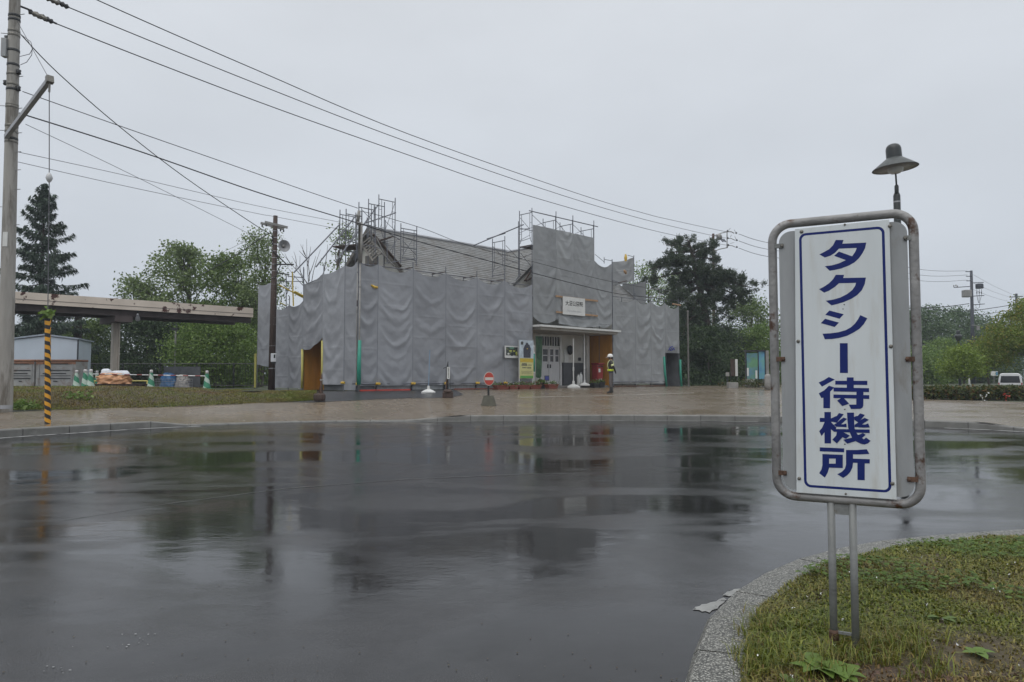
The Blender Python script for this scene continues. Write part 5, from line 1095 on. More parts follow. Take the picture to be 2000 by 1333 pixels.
def bin_(x0, x1, label):
    a, b = float(aty(x0, 740, BNY)[0]), float(aty(x1, 740, BNY)[0]); zt = float(aty(100, 702.5, BNY)[2]); c = (a + b) / 2; w_ = b - a
    t = thing('refuse_bin', label, 'bin', (c, BNY + .45, ZF), 'rusty metal refuse bins')
    mb = MB(); mb.box((c, BNY + .45, (ZF + .06 + zt - .1) / 2), (w_, .9, zt - .1 - ZF - .06)); mb.build('body', 'bin_grey', t, bevel=.02)
    mb = MB(); mb.box((c, BNY + .45, zt - .05), (w_ + .03, .94, .095)); mb.build('lid', 'bin_rust', t, bevel=.03)
    mb = MB(); mb.box((c, BNY - .004, zt - .16), (w_ - .02, .015, .11)); mb.build('rust_band', 'bin_rust', t)
    for dz, x_, l_ in ((.14, .0, .62), (.42, .05, .62), (.56, -.03, .58), (.66, 0, .75), (.78, .05, .65), (.9, 0, .1)):
        mb = MB(); mb.box((c + w_ * x_, BNY - .012, zt - dz - .06), (w_ * l_, .03, .035 if l_ < .7 else .018)); mb.build('slot', 'dark_iron', t)
    for s_ in (-1, 1): mb = MB(); mb.box((c + s_ * w_ * .42, BNY - .01, (ZF + zt) / 2), (.03, .03, zt - ZF - .4)); mb.build('door_post', 'bin_grey', t)
    return t
bin_(14, 66, 'rusty-topped grey metal bin half hidden by the concrete utility pole'); bin_(69.5, 147.5, 'rusty-topped grey metal bin right behind the striped guy sleeve')

# ------------------------------------------------------------------ cones, bars, covered piles
def cone(px, pyt, Y, label, first=[]):
    p = yard(px, 750, Y); 
    if first: return copy_thing(first[0], p, random.uniform(0, 6), label)
    t = thing('traffic_cone', label, 'traffic cone', p, 'green and white traffic cones by the verge')
    mb = MB(); mb.box(p + Zv * .02, (.36, .36, .04)); mb.build('base', 'cone_green', t, bevel=.01)
    mb = MB(); mb.lathe([(.15, .04), (.135, .08), (.055, .62), (.05, .66)], p, 18); mb.build('body', 'cone_stripe', t, smooth=True)
    mb = MB(); mb.lathe([(.058, .60), (.056, .70), (.045, .715), (.03, .72)], p, 12); mb.build('cap', 'cone_white', t, smooth=True)
    first.append(t); return t
cone(149, 712, 28.5, 'green and white cone tucked against the right end of the bins')
cone(167, 716, 27.6, 'green and white cone behind the pair left of the orange tarp'); cone(177, 725, 25.6, 'front green and white cone of the cluster left of the orange tarp')
cone(166, 735, 25.9, 'green and white cone with a half-hidden top beside the front cone'); cone(189, 720, 31.0, 'rear green cone just left of the orange tarp')
cone(237, 718, 31.6, 'green cone standing behind the right end of the orange tarp'); cone(295, 727, 27.3, 'green and white cone between the orange tarp and the blue tarp'); cone(378, 730, 33.5, 'faint green cone behind the grey bags'); cone(404, 729, 27.6, 'lone green and white cone at the right end of the striped bar')
def bar(x0, y0, Y0, x1, y1, Y1, label):
    p, q = aty(x0, y0, Y0), aty(x1, y1, Y1); d = q - p; L_n = np.linalg.norm(d)
    t = tag(MB().tube([(0, 0, 0), (L_n, 0, 0)], .019, 8).build('cone_bar', 'bar_stripe'), label, 'cone bar', 'striped bars between the cones')
    t.location = p; t.rotation_euler = Vector(d).to_track_quat('X', 'Z').to_euler(); return t
bar(179, 731, 25.6, 294, 733, 27.3, 'red and white bar from the cone cluster to the middle cone'); bar(296, 733, 27.3, 403, 735, 27.6, 'red and white bar from the middle cone to the lone cone')
def lumpy(c, rx, ry, h, n=44, m=16, seed=0, wr=.14, flat=.55):
    rows = []
    for j in range(m + 1):
        v = j / m; row = []
        for i in range(n):
            a_ = 2 * math.pi * i / n; rr = (1 - v ** (1 / flat) * .0) * (math.cos(v * math.pi / 2) ** .45 if j < m else .02)
            q = 1 + wr * noise.noise(Vector((math.cos(a_) * 2.2 + seed, math.sin(a_) * 2.2, v * 3))) + wr * .9 * (abs(noise.noise(Vector((math.cos(a_) * 4 + seed, math.sin(a_) * 4, v * 6)))) * 2 - .5) + wr * .5 * noise.noise(Vector((math.cos(a_) * 11 + seed, math.sin(a_) * 11, v * 12)))
            row.append((c[0] + rx * rr * q * math.cos(a_), c[1] + ry * rr * q * math.sin(a_), c[2] + h * math.sin(v * math.pi / 2) * (1 + .12 * noise.noise(Vector((math.cos(a_) * 3, math.sin(a_) * 3, seed))))))
        rows.append(row)
    mb = MB(); mb.loft(rows, close=True); return mb
p = yard(222, 750, 27.8)
pl = thing('pallet', 'dark wooden pallet frame under the orange tarp', 'pallet', p)
for dy in (-.4, .0, .4): mb = MB(); mb.box(p + np.array([0.3, dy, .10]), (2.0, .10, .1)); mb.build('bearer', 'dark_wood', pl)
for k in range(7): mb = MB(); mb.box(p + np.array([-.55 + .28 * k, 0, .165]), (.2, .95, .025)); mb.build('plank', 'dark_wood', pl)
tag(lumpy(p + np.array([0, 0, .18]), .62, .45, .42, seed=2, wr=.25).build('orange_tarp', 'tarp_orange', smooth=True, origin=p + Zv * .18), 'crumpled orange-brown tarp heaped on the pallet among the cones', 'tarp')
tag(lumpy(p + np.array([-.30, .0, .52]), .20, .18, .24, 14, 6, 5, .2).build('white_bag', 'bag_white', smooth=True, origin=p), 'puffy white bag on the left of the orange tarp', 'bag', 'white bags on the orange tarp')
tag(lumpy(p + np.array([.22, .02, .55]), .42, .2, .14, 14, 6, 8, .2).build('white_bag', 'bag_white', smooth=True, origin=p), 'flat white bag lying along the top of the orange tarp', 'bag', 'white bags on the orange tarp')
def trestle(x0, x1, py, Y, label):
    a, b = aty(x0, py, Y), aty(x1, py, Y); t = thing('low_barrier', label, 'barrier', (a[0], a[1], ZF), 'low yellow barriers by the orange tarp'); mb = MB(); mb.tube([a, b], .03, 6); mb.build('rail', 'pale_yellow', t)
    for q in (a, b):
        for s_ in (-.15, .15): mb = MB(); mb.tube([q, (q[0], q[1] + s_, ZF)], .025, 6); mb.build('leg', 'pale_yellow', t)
trestle(184, 200, 744.5, 28.6, 'short low yellow barrier left of the orange tarp'); trestle(250, 288, 744.5, 28.6, 'low yellow barrier between the orange tarp and the middle cone')
p = yard(340, 750, 32.5); cg = thing('wire_cage', 'low grey wire mesh cage holding the blue tarp and grey bags', 'cage', p)
xa, xb = float(aty(303, 740, 32.5)[0]), float(aty(376, 740, 32.5)[0]); zc_ = float(aty(340, 716, 32.5)[2])
mb = MB(); mb.box(((xa + xb) / 2, 33.3, (ZF + zc_) / 2), (xb - xa, .02, zc_ - ZF)); mb.build('back_screen', 'mesh_grey', cg)
zb_ = float(aty(340, 741, 32.5)[2])
for k in range(26): x_ = xa + (xb - xa) * k / 25; mb = MB(); mb.tube([(x_, 32.5, ZF), (x_, 32.5, zb_)], .006, 4); mb.build('wire', 'galvanised', cg)
for k in range(5): z_ = ZF + .03 + (zb_ - ZF) * k / 4.2; mb = MB(); mb.tube([(xa, 32.495, z_), (xb, 32.495, z_)], .008, 4); mb.build('wire', 'galvanised', cg)
xq = float(aty(329, 740, 33)[0]); tag(lumpy(np.array([xq, 33.0, ZF + .12]), .36, .25, .62, seed=4, wr=.2).build('blue_tarp', 'tarp_blue', smooth=True, origin=(xq, 33, ZF + .1)), 'bundled blue tarp inside the grey wire cage', 'tarp')
xq = float(aty(358, 740, 33)[0]); tag(lumpy(np.array([xq, 32.9, ZF + .05]), .30, .26, .40, seed=9, wr=.25).build('grey_bag', 'bag_grey', smooth=True, origin=(xq, 33, ZF)), 'lower grey bag stacked right of the blue tarp', 'bag', 'grey bags in the cage')
tag(lumpy(np.array([xq - .02, 33.0, ZF + .38]), .26, .2, .30, seed=19, wr=.3).build('grey_bag', 'bag_grey', smooth=True, origin=(xq, 33, ZF + .4)), 'upper crumpled grey bag on top of the stack beside the blue tarp', 'bag', 'grey bags in the cage')

# ------------------------------------------------------------------ black railing behind the yard
fa, fb = F(-8.6, -11.2, ZF), F(.6, -10.2, ZF); ra = np.array(aty(150, 711, 38.5)); rb = np.array(aty(500, 716, 38.5)); zr0, zr1 = float(ra[2]), float(rb[2])
fa, fb = np.array([ra[0] - 1.5, 38.5, ZF]), np.array([rb[0] + .8, 38.5, ZF])
fn = thing('railing', 'black metal railing in front of the bushes behind the cones', 'fence', (fa + fb) / 2)
for z_ in (zr0, ZF + .12): mb = MB(); mb.tube([(fa[0], fa[1], z_), (fb[0], fb[1], z_)], .028, 6); mb.build('rail', 'fence_black', fn)
nb_ = 84; bal = MB().tube([(0, 0, 0), (0, 0, zr0 - ZF - .12)], .009, 5)
for k in range(nb_):
    q = fa + (fb - fa) * (k + .5) / nb_
    if k == 0:
        mb = MB(); mb.tube([(q[0], q[1], ZF + .12), (q[0], q[1], zr0)], .010, 5); b_first = mb.build('baluster', 'fence_black', fn); b_x = q[0]
    else:
        c = b_first.copy(); COL.objects.link(c); c.location = (q[0] - b_x, 0, 0)
for k in range(7): q = fa + (fb - fa) * k / 6; mb = MB(); mb.tube([q, q + Zv * (zr0 - ZF + .06)], .04, 8); mb.build('post', 'fence_black', fn)
q = yard(498, 755, 35.5); yp = thing('yellow_post', 'thin yellow-wrapped post left of the tall narrow sheet', 'post', q); z1 = float(aty(498, 691, 35.5)[2])
mb = MB(); mb.tube([q, (q[0], q[1], z1)], .03, 6); mb.build('post', 'dark_iron', yp); mb = MB(); mb.tube([q + Zv * .05, (q[0], q[1], z1)], .055, 8); mb.build('sleeve', 'pale_yellow', yp)
q = yard(341, 740, 41); lp = thing('slender_lamp_post', 'slender grey lamp post among the bushes behind the railing', 'lamp post', q); z1 = float(aty(341, 645, 41)[2])
mb = MB(); mb.tube([q, (q[0], q[1], z1)], .055, 8); mb.build('pole', 'pole_grey', lp); mb = MB(); mb.box((q[0], q[1], z1 + .06), (.34, .2, .14)); mb.build('head', 'dark_iron', lp)

# ------------------------------------------------------------------ things on the square
def onsq(px, py): return og(px, py)
g = onsq(624, 783); g = np.array([g[0], g[1], g[2]]); k3 = g[1] / FPX
bp = thing('rope_post', 'old wooden post leaning in a dark round base by the verge end', 'rope post', g, 'weighted posts on the square')
mb = MB(); mb.lathe([(10.5 * k3, 0), (11.8 * k3, 4 * k3), (11.5 * k3, 11 * k3), (9.5 * k3, 14 * k3), (3 * k3, 14.5 * k3)], g, 10); mb.build('base', 'dark_wood', bp)
mb = MB(); mb.tube([g + np.array([2 * k3, 0, 13 * k3]), g + np.array([3.2 * k3, 0, 45 * k3]), g + np.array([4.0 * k3, 0, 53 * k3])], [2.3 * k3, 1.8 * k3, 1.0 * k3], 7); mb.build('post', 'brown_wood', bp)
for s_ in (-1, 1): mb = MB(); mb.tube([g + np.array([(2.5 + s_ * 4) * k3, 0, 13 * k3]), g + np.array([(3 + s_ * 1) * k3, -.02, 30 * k3])], 1.0 * k3, 5); mb.build('strut', 'dark_wood', bp)
mb = MB(); mb.lathe([(2.8 * k3, -1.2 * k3), (3.2 * k3, 0), (2.6 * k3, 1.5 * k3)], g + np.array([3 * k3, 0, 40 * k3]), 8); mb.build('collar', 'stone_pale', bp)
g = onsq(874, 777.5); k3 = g[1] / FPX
rp = thing('rope_post', 'black rope post with a vertical white notice strip in a box base', 'rope post', g, 'weighted posts on the square')
mb = MB(); mb.box(g + np.array([0, .12, 5.5 * k3]), (21 * k3, .28, 11 * k3), rz=.1); mb.build('base', 'dark_wood', rp, bevel=.02)
mb = MB(); mb.lathe([(9 * k3, 0), (9.5 * k3, 2 * k3), (6 * k3, 6 * k3)], g + np.array([0, .1, 10.8 * k3]), 8); mb.build('base_cap', 'dark_wood', rp)
mb = MB(); mb.tube([g + np.array([-1 * k3, .1, 12 * k3]), g + np.array([-.8 * k3, .1, 60 * k3]), g + np.array([0.2 * k3, .1, 71 * k3])], [2.6 * k3, 2.3 * k3, .5 * k3], 8); mb.build('post', 'black_paint', rp)
mb = MB(); mb.tube([g + np.array([-3 * k3, .05, 16 * k3]), g + np.array([-2 * k3, .02, 36 * k3])], 1.4 * k3, 6); mb.build('wedge', 'brown_wood', rp)
mb = MB(); mb.tube([g + np.array([4.6 * k3, .1, 14 * k3]), g + np.array([4 * k3, .1, 58 * k3])], .5 * k3, 5); mb.build('rod', 'black_paint', rp)
mb = MB(); mb.tube([g + np.array([-9 * k3, .1, 57.5 * k3]), g + np.array([-2 * k3, .1, 60 * k3])], .8 * k3, 6); mb.build('hook', 'black_paint', rp)
cc = g + np.array([1.8 * k3, -.03, 48.5 * k3]); mb = MB(); mb.box(cc, (5.6 * k3, .014, 23 * k3)); pn = mb.build('notice_strip', 'paper', rp)
for k in range(8):
    mb = MB(); z_ = 9 * k3 - k * 2.5 * k3; w_ = random.uniform(1.2, 2.2) * k3; mb.box(cc + np.array([0, -.009, z_]), (w_, .003, 1.4 * k3)); mb.box(cc + np.array([random.uniform(-.6, .6) * k3, -.0095, z_ + .1 * k3]), (.5 * k3, .004, 1.9 * k3)); mb.build('printed_mark', 'ink', pn)
g = onsq(954, 793); k3 = g[1] / FPX
ne = thing('no_entry_sign', 'round red no-entry sign with white bar on a mossy concrete block', 'road sign', g)
mb = MB(); q0, q1 = 15.2 * k3, 9.6 * k3; hb = 19.5 * k3; cy = g[1] + .2
mb.loft([[(g[0] - a_, cy - .22 * a_ / q0 * 1.2, z_), (g[0] + a_, cy - .22 * a_ / q0 * 1.2, z_), (g[0] + a_, cy + .22 * a_ / q0 * 1.2, z_), (g[0] - a_, cy + .22 * a_ / q0 * 1.2, z_)] for a_, z_ in ((q0, g[2]), (q1, g[2] + hb))], close=True); mb.add([(g[0] - q1, cy - .167, g[2] + hb), (g[0] + q1, cy - .167, g[2] + hb), (g[0] + q1, cy + .167, g[2] + hb), (g[0] - q1, cy + .167, g[2] + hb)], [(0, 1, 2, 3)]); mb.build('concrete_block', 'sign_base', ne, bevel=.015)
mb = MB(); mb.tube([(g[0] - .3 * k3, cy, g[2] + hb - .02), (g[0] - .3 * k3, cy, g[2] + 42 * k3)], 1.9 * k3, 8); mb.build('post', 'black_paint', ne)
dc = np.array([g[0] + .6 * k3, cy - .05, g[2] + 52.5 * k3]); fx = np.array([.80, -.60, 0]); fn_ = np.array([-.60, -.80, 0])
fx = np.array([.72, .69, 0]); fn_ = np.array([.69, -.72, 0])
rD = 13.6 * k3
for r_, o_, mt in ((rD, 0, 'nosign_white'), (rD * .92, .006, 'nosign_red')):
    mb = MB(); mb.prism([dc + fn_ * o_ + fx * r_ * math.cos(a_) + Zv * r_ * math.sin(a_) for a_ in np.linspace(0, 2 * math.pi, 32, endpoint=False)], fn_ * .005); mb.build('disc' if r_ < rD else 'disc_rim', mt, ne)
mb = MB(); mb.box(dc + fn_ * .014 + Zv * 0, (rD * 1.62, .004, rD * .40), ax=(fx, fn_, Zv)); mb.build('white_bar', 'nosign_white', ne)
# light-blue rod in a white foot
g = onsq(837, 768.5); k3 = g[1] / FPX; rd = thing('banner_stand', 'light blue rod standing in a white foot before the sheets', 'banner stand', g, 'white-footed banner stands')
def foot(parent, g, sc):
    mb = MB(); mb.loft([[(g[0] + x * sc * a_, g[1] + y * sc * a_, g[2] + z * sc) for x, y in ((-1, -.8), (1, -.8), (1, .8), (-1, .8))] for a_, z in ((.26, 0), (.27, .06), (.15, .13), (.05, .17), (.045, .30))], close=True); return mb.build('foot', 'white_paint', parent)
foot(rd, g, 1.0); mb = MB(); mb.tube([g + Zv * .2, g + np.array([.04, 0, 84 * k3])], .016, 6); mb.build('rod', 'lightblue', rd)
for px, pyt, pyb, lbx in ((1120, 662, 756, 'left of the two white banner poles in front of the porch wall'), (1141.5, 645, 756, 'right of the two white banner poles in front of the porch wall')):
    p = fp(px, 740, .1 if px < 1130 else -.15); gz_ = max(gh(p[0], p[1]), EF if px > 1130 else gh(p[0], p[1])); g = np.array([p[0], p[1], gz_]); k3 = g[1] / FPX
    t = thing('banner_stand', lbx, 'banner stand', g, 'white-footed banner stands'); foot(t, g, 1.25 if px < 1130 else 1.0)
    zt = float(aty(px, pyt, p[1])[2]); mb = MB(); mb.tube([g + Zv * .2, (p[0], p[1], zt)], .03, 8); mb.build('rod', 'white_paint', t); mb = MB(); mb.tube([g + Zv * .9, g + Zv * 1.1], .045, 8); mb.build('collar', 'white_paint', t)
# white bottle, post box, planters
for px, lbx, h in ((1129.5, 'shorter white cylinder beside the dark dado', .56), (1134.5, 'taller white cylinder right of the other between the banner poles', .66)):
    p = fp(px, 745, -.75); p = np.array([p[0], p[1], EF]); t = thing('white_cylinder', lbx, 'cylinder', p, 'white cylinders by the porch wall')
    mb = MB(); mb.lathe([(.085, 0), (.09, .02), (.09, h - .1), (.06, h - .03), (.03, h)], p, 14); mb.build('body', 'paper', t, smooth=True); mb = MB(); mb.lathe([(.03, h), (.045, h + .02), (.045, h + .06), (.02, h + .07)], p, 10); mb.build('cap', 'horn_grey', t)
p = fp(1167, 740, -.55); p = np.array([p[0], p[1], EF]); pbx = thing('post_box', 'red post box with two mouths against the orange plywood', 'post box', p)
mb = MB(); mb.box(p + Zv * .62, (.50, .44, 1.10), ax=(A, N, Zv)); mb.build('body', 'post_red', pbx, bevel=.05)
mb = MB(); mb.box(p + Zv * 1.205 + N * .03, (.56, .54, .09), ax=(A, N, Zv)); mb.build('hood', 'post_red', pbx, bevel=.03)
for s_ in (-1, 1): mb = MB(); mb.box(p + A * .125 * s_ + N * .222 + Zv * 1.05, (.2, .02, .05), ax=(A, N, Zv)); mb.build('mouth', 'black_paint', pbx)
mb = MB(); mb.box(p - A * .10 + N * .226 + Zv * .83, (.16, .012, .2), ax=(A, N, Zv)); mb.build('label_plate', 'paper', pbx)
mb = MB(); mb.box(p + N * .225 + Zv * .45, (.36, .014, .46), ax=(A, N, Zv)); mb.build('collection_door', 'post_red', pbx, bevel=.01)
mb = MB(); mb.box(p + Zv * .03, (.4, .35, .06), ax=(A, N, Zv)); mb.build('plinth', 'dark_iron', pbx)
def leaves(c, n, rad, size, rg=RNG, flat=1.0):
    c = np.asarray(c, float); C_ = c + np.clip(rg.normal(0, 1, (n, 3)), -1.9, 1.9) * np.array(rad); nr = rg.normal(0, 1, (n, 3)); nr[:, 2] = np.abs(nr[:, 2]) * flat + .15; nr /= np.linalg.norm(nr, axis=1)[:, None]
    t = rg.normal(0, 1, (n, 3)); t -= nr * (t * nr).sum(1)[:, None]; t /= np.linalg.norm(t, axis=1)[:, None]; b = np.cross(nr, t); s = size * rg.uniform(.6, 1.35, (n, 1))
    V = np.stack([C_ - t * s, C_ + b * s * .55, C_ + t * s, C_ - b * s * .55], 1).reshape(-1, 3); return V
def leaf_obj(name, V, mat, parent): return fast_mesh(name, V, np.arange(len(V)).reshape(-1, 4), mat, parent)
def planter(px, py, w_, label, mat='terracotta', fl='flower_red', h=.2, nleaf=90, extra=None, s=.55, flw=18):
    p = fp(px, py, s); g = np.array([p[0], p[1], max(gh(p[0], p[1]), EF - .02 if s < 0 else 0)])
    t = thing('planter', label, 'planter', g, 'potted flowers by the entrance')
    mb = MB(); mb.loft([[g + A * x * w_ * a_ + N * y * .30 * a_ + Zv * z for x, y in ((-.5, -.5), (.5, -.5), (.5, .5), (-.5, .5))] for a_, z in ((.82, 0), (.98, h - .04), (1.06, h - .04), (1.06, h), (.94, h), (.92, h - .05))], close=True); mb.build('trough', mat, t)
    mb = MB(); mb.add([g + A * x * w_ * .92 + N * y * .27 + Zv * (h - .05) for x, y in ((-.5, -.5), (.5, -.5), (.5, .5), (-.5, .5))], [(0, 1, 2, 3)]); mb.build('soil', 'soil', t)
    leaf_obj('foliage', leaves(g + Zv * (h + .05), nleaf, (w_ * .26, .09, .06), .045), 'leaf_mid', t)
    V = leaves(g + Zv * (h + .10), flw, (w_ * .28, .1, .04), .035); leaf_obj('flowers', V, fl, t); return t
planter(979, 759, .82, 'leftmost terracotta trough of red flowers below the no-entry sign side'); planter(1000, 758, .62, 'small terracotta trough with sparse white flowers, second in the row', fl='flower_white', nleaf=40)
planter(1021, 758, .82, 'terracotta trough of red flowers at the feet of the yellow poster'); planter(1043, 757, .80, 'terracotta trough right of the yellow poster legs')
planter(1077, 756, .75, 'terracotta trough with pale blooms before the station door', fl='flower_white', nleaf=120, h=.22); planter(1161, 756, .5, 'dark pot of red flowers in front of the post box', 'dark_iron', nleaf=160, h=.26, s=.1); planter(1173, 756, .45, 'dark pot of green leaves and pale flowers beside the post box', 'dark_iron', fl='flower_white', nleaf=260, h=.3, s=.05)
planter(1056, 752, .4, 'dark pot of drooping leaves under the green banner', 'dark_iron', nleaf=200, h=.3, s=.1, fl='flower_white', flw=6)
p = fp(1068, 748, .25); p = np.array([p[0], p[1], gh(p[0], p[1])]); dsb = thing('display_board', 'small dark-blue picture board on a stand among the pots', 'picture', p)
mb = MB(); mb.box(p + Zv * .52, (.34, .02, .26), ax=(A, N, Zv)); mb.build('panel', 'photo_dark', dsb); mb = MB(); mb.tube([p, p + Zv * .42], .03, 6); mb.build('leg', 'dark_wood', dsb); mb = MB(); mb.box(p + Zv * .52 + N * .012, (.26, .005, .18), ax=(A, N, Zv)); mb.build('photo', 'logo_blue', dsb)

# ------------------------------------------------------------------ the guard
g = onsq(1193.5, 769.5); gsc = 78.0 * g[1] / FPX / 1.78
def person(g, sc, yaw):
    root = thing('person', 'guard in white helmet and yellow-green belt standing with hands behind the back', 'person', g)
    J = {'pel': (0, 0, .94), 'sp': (.015, 0, 1.12), 'ch': (.02, 0, 1.32), 'nb': (.0, 0, 1.45), 'nk': (.015, 0, 1.52), 'hd': (.03, 0, 1.60), 'ht': (.03, 0, 1.70), 'no': (.125, 0, 1.60)}
    verts = []; rad = []; edges = []; idx = {}
    def v(n, p, r): idx[n] = len(verts); verts.append(p); rad.append(r)
    def e(a, b): edges.append((idx[a], idx[b]))
    v('pel', J['pel'], (.15, .115)); v('sp', J['sp'], (.15, .11)); v('ch', J['ch'], (.17, .12)); v('nb', J['nb'], (.12, .09)); v('nk', J['nk'], (.055, .058)); v('hd', J['hd'], (.088, .10)); v('ht', J['ht'], (.06, .07)); v('no', J['no'], (.016, .016))
    for a, b in (('pel', 'sp'), ('sp', 'ch'), ('ch', 'nb'), ('nb', 'nk'), ('nk', 'hd'), ('hd', 'ht'), ('hd', 'no')): e(a, b)
    for s_, n in ((1, 'l'), (-1, 'r')):
        v('sh' + n, (.0, .19 * s_, 1.42), (.068, .068)); v('el' + n, (-.13, .235 * s_, 1.15), (.05, .05)); v('wr' + n, (-.20, .085 * s_, .985), (.035, .035)); v('pm' + n, (-.195, .02 * s_, .945), (.034, .022))
        e('nb', 'sh' + n); e('sh' + n, 'el' + n); e('el' + n, 'wr' + n); e('wr' + n, 'pm' + n)
        for k in range(4):
            a = 'f%d%s' % (k, n); v(a, (-.20 - .012 * k, -.035 * s_ - .004 * k, .952 - .018 * k), (.009, .009)); v(a + 'b', (-.17 - .006 * k, -.06 * s_, .945 - .017 * k), (.008, .008)); e('pm' + n, a); e(a, a + 'b')
        v('th' + n, (-.225, .0, .985), (.010, .010)); e('pm' + n, 'th' + n)
        v('hp' + n, (.0, .085 * s_, .88), (.095, .095)); v('kn' + n, (.015 + .015 * s_, .095 * s_, .50), (.066, .066)); v('an' + n, (-.02 + .02 * s_, .10 * s_, .11), (.052, .052)); v('to' + n, (.17 + .02 * s_, .125 * s_, .035), (.042, .035)); v('he' + n, (-.065 + .02 * s_, .095 * s_, .04), (.042, .04))
        e('pel', 'hp' + n); e('hp' + n, 'kn' + n); e('kn' + n, 'an' + n); e('an' + n, 'to' + n); e('an' + n, 'he' + n)
    me = bpy.data.meshes.new('body'); me.from_pydata(verts, edges, []); o = bpy.data.objects.new('body', me); COL.objects.link(o)
    md = o.modifiers.new('skin', 'SKIN'); sv = me.skin_vertices[0].data
    for i, r in enumerate(rad): sv[i].radius = r; sv[i].use_root = (i == 0)
    sb = o.modifiers.new('sub', 'SUBSURF'); sb.levels = 2; sb.render_levels = 2
    dg = bpy.context.evaluated_depsgraph_get(); m2 = bpy.data.meshes.new_from_object(o.evaluated_get(dg)); bpy.data.objects.remove(o)
    names = ['jacket', 'trousers', 'boots', 'skin', 'glove', 'navy']; m2.materials.clear()
    for q in names: m2.materials.append(MATS[q])
    for p in m2.polygons:
        c = p.center; k = 0
        if c.z < .30: k = 2
        elif c.z < .97: k = 1 if c.x > -.13 else 4
        elif c.z > 1.50: k = 3
        if c.x < -.165 and c.z < 1.0: k = 4
        if .93 < c.z < .985 and c.x > -.13: k = 5
        p.material_index = k
    m2.shade_smooth()
    body = bpy.data.objects.new('body', m2); COL.objects.link(body); body.parent = root; OFF[body.name] = np.zeros(3)
    def part(mb, name, mat):
        ox = mb.build(name, mat, None, smooth=True); ox.parent = root; ox.location = (0, 0, 0); return ox
    mb = MB(); mb.lathe([(.118, 1.625), (.128, 1.635), (.128, 1.66), (.118, 1.71), (.088, 1.755), (.04, 1.775), (.002, 1.778)], (.025, 0, 0), 18); part(mb, 'helmet', 'helmet_white')
    mb = MB(); mb.prism([(.13 + (.10 * math.cos(a_) if abs(a_) < 1.2 else 0), .12 * math.sin(a_), 1.628 - .02 * math.cos(a_)) for a_ in np.linspace(-1.45, 1.45, 12)], (0, 0, .012)); part(mb, 'helmet_brim', 'helmet_white')
    mb = MB(); mb.tube([(.09, .095, 1.62), (.085, .06, 1.53), (.085, -.06, 1.53), (.09, -.095, 1.62)], .008, 5); part(mb, 'chin_strap', 'jacket')
    def ring(z0, z1, rx, ry, cx): 
        mb = MB(); mb.loft([[(cx + rx * k_ * math.cos(a_), ry * k_ * math.sin(a_), z_) for a_ in np.linspace(0, 2 * math.pi, 24, endpoint=False)] for z_, k_ in ((z0, .97), (z0, 1.0), (z1, 1.0), (z1, .97))], close=True); return mb
    part(ring(1.00, 1.09, .145, .175, .01), 'safety_belt', 'hivis')
    mb = MB(); mb.box((.155, .05, 1.045), (.02, .06, .085)); part(mb, 'belt_buckle', 'hivis_pale')
    for s_ in (1, -1):
        mb = MB(); P_ = [(.11, .10 * s_, 1.09), (.145, .12 * s_, 1.25), (.125, .11 * s_, 1.38), (.06, .095 * s_, 1.475), (-.02, .09 * s_, 1.49), (-.105, .09 * s_, 1.42), (-.12, .07 * s_, 1.25), (-.115, .06 * s_, 1.09)]
        mb.tube(P_, [.02] * 8, 6); part(mb, 'safety_strap', 'hivis_pale')
    mb = MB(); c0, c1 = np.array([-.055, -.208, 1.30]), np.array([-.085, -.218, 1.225]); mb.tube([c0, c1], .066, 12); part(mb, 'armband', 'hivis_pale')
    mb = MB(); mb.tube([c0 * (1, -1, 1), c1 * (1, -1, 1)], .066, 12); part(mb, 'armband', 'hivis_pale')
    for s_ in (1, -1):
        mb = MB(); mb.lathe([(.004, -.014), (.013, 0), (.004, .014)], (.108, .035 * s_, 1.615), 8); part(mb, 'eye', 'black_paint')
        mb = MB(); mb.lathe([(.008, -.03), (.018, 0), (.008, .03)], (.02, .098 * s_, 1.60), 8); part(mb, 'ear', 'skin')
    mb = MB(); mb.lathe([(.095, 1.56), (.105, 1.60), (.108, 1.64)], (-.005, 0, 0), 14); part(mb, 'hair', 'black_paint')
    root.scale = (sc, sc, sc); root.rotation_euler = (0, 0, yaw); return root
person(g, gsc, R(172))

# ------------------------------------------------------------------ right side: boards, stones, poles, van
q = og(1345, 757); t = thing('slim_post', 'slim pale post in front of the dark pine trees right of the station', 'post', q); zt = float(aty(1344, 610, q[1])[2]); mb = MB(); mb.tube([q, (q[0], q[1], zt)], .05, 8); mb.build('shaft', 'post_dull', t); mb = MB(); mb.lathe([(.07, 0), (.05, .08), (.01, .1)], (q[0], q[1], zt), 8); mb.build('cap', 'post_dull', t)
q = og(1478, 757); YB = q[1]; mbd = thing('map_board', 'faded green and blue map panels on a grey frame by the trees', 'notice board', q)
def wx(px, Y=YB): return float(aty(px, 700, Y)[0])
def wz(py, Y=YB): return float(aty(1478, py, Y)[2])
for x0, x1, y0, y1, mt in ((1457.5, 1479.5, 690, 741, 'map_green'), (1481.5, 1493.5, 687, 741, 'map_blue')):
    mb = MB(); mb.box(((wx(x0) + wx(x1)) / 2, YB, (wz(y0) + wz(y1)) / 2), (wx(x1) - wx(x0), .06, wz(y0) - wz(y1))); mb.build('map_panel', mt, mbd)
for px in (1457, 1480.5, 1494): mb = MB(); mb.box((wx(px), YB + .02, (q[2] + wz(686)) / 2), (.07, .1, wz(686) - q[2])); mb.build('post', 'dark_iron', mbd)
mb = MB(); mb.box((wx(1498), YB + .3, (q[2] + wz(685)) / 2), (.26, .5, wz(685) - q[2])); mb.build('side_wall', 'pole_grey', mbd)
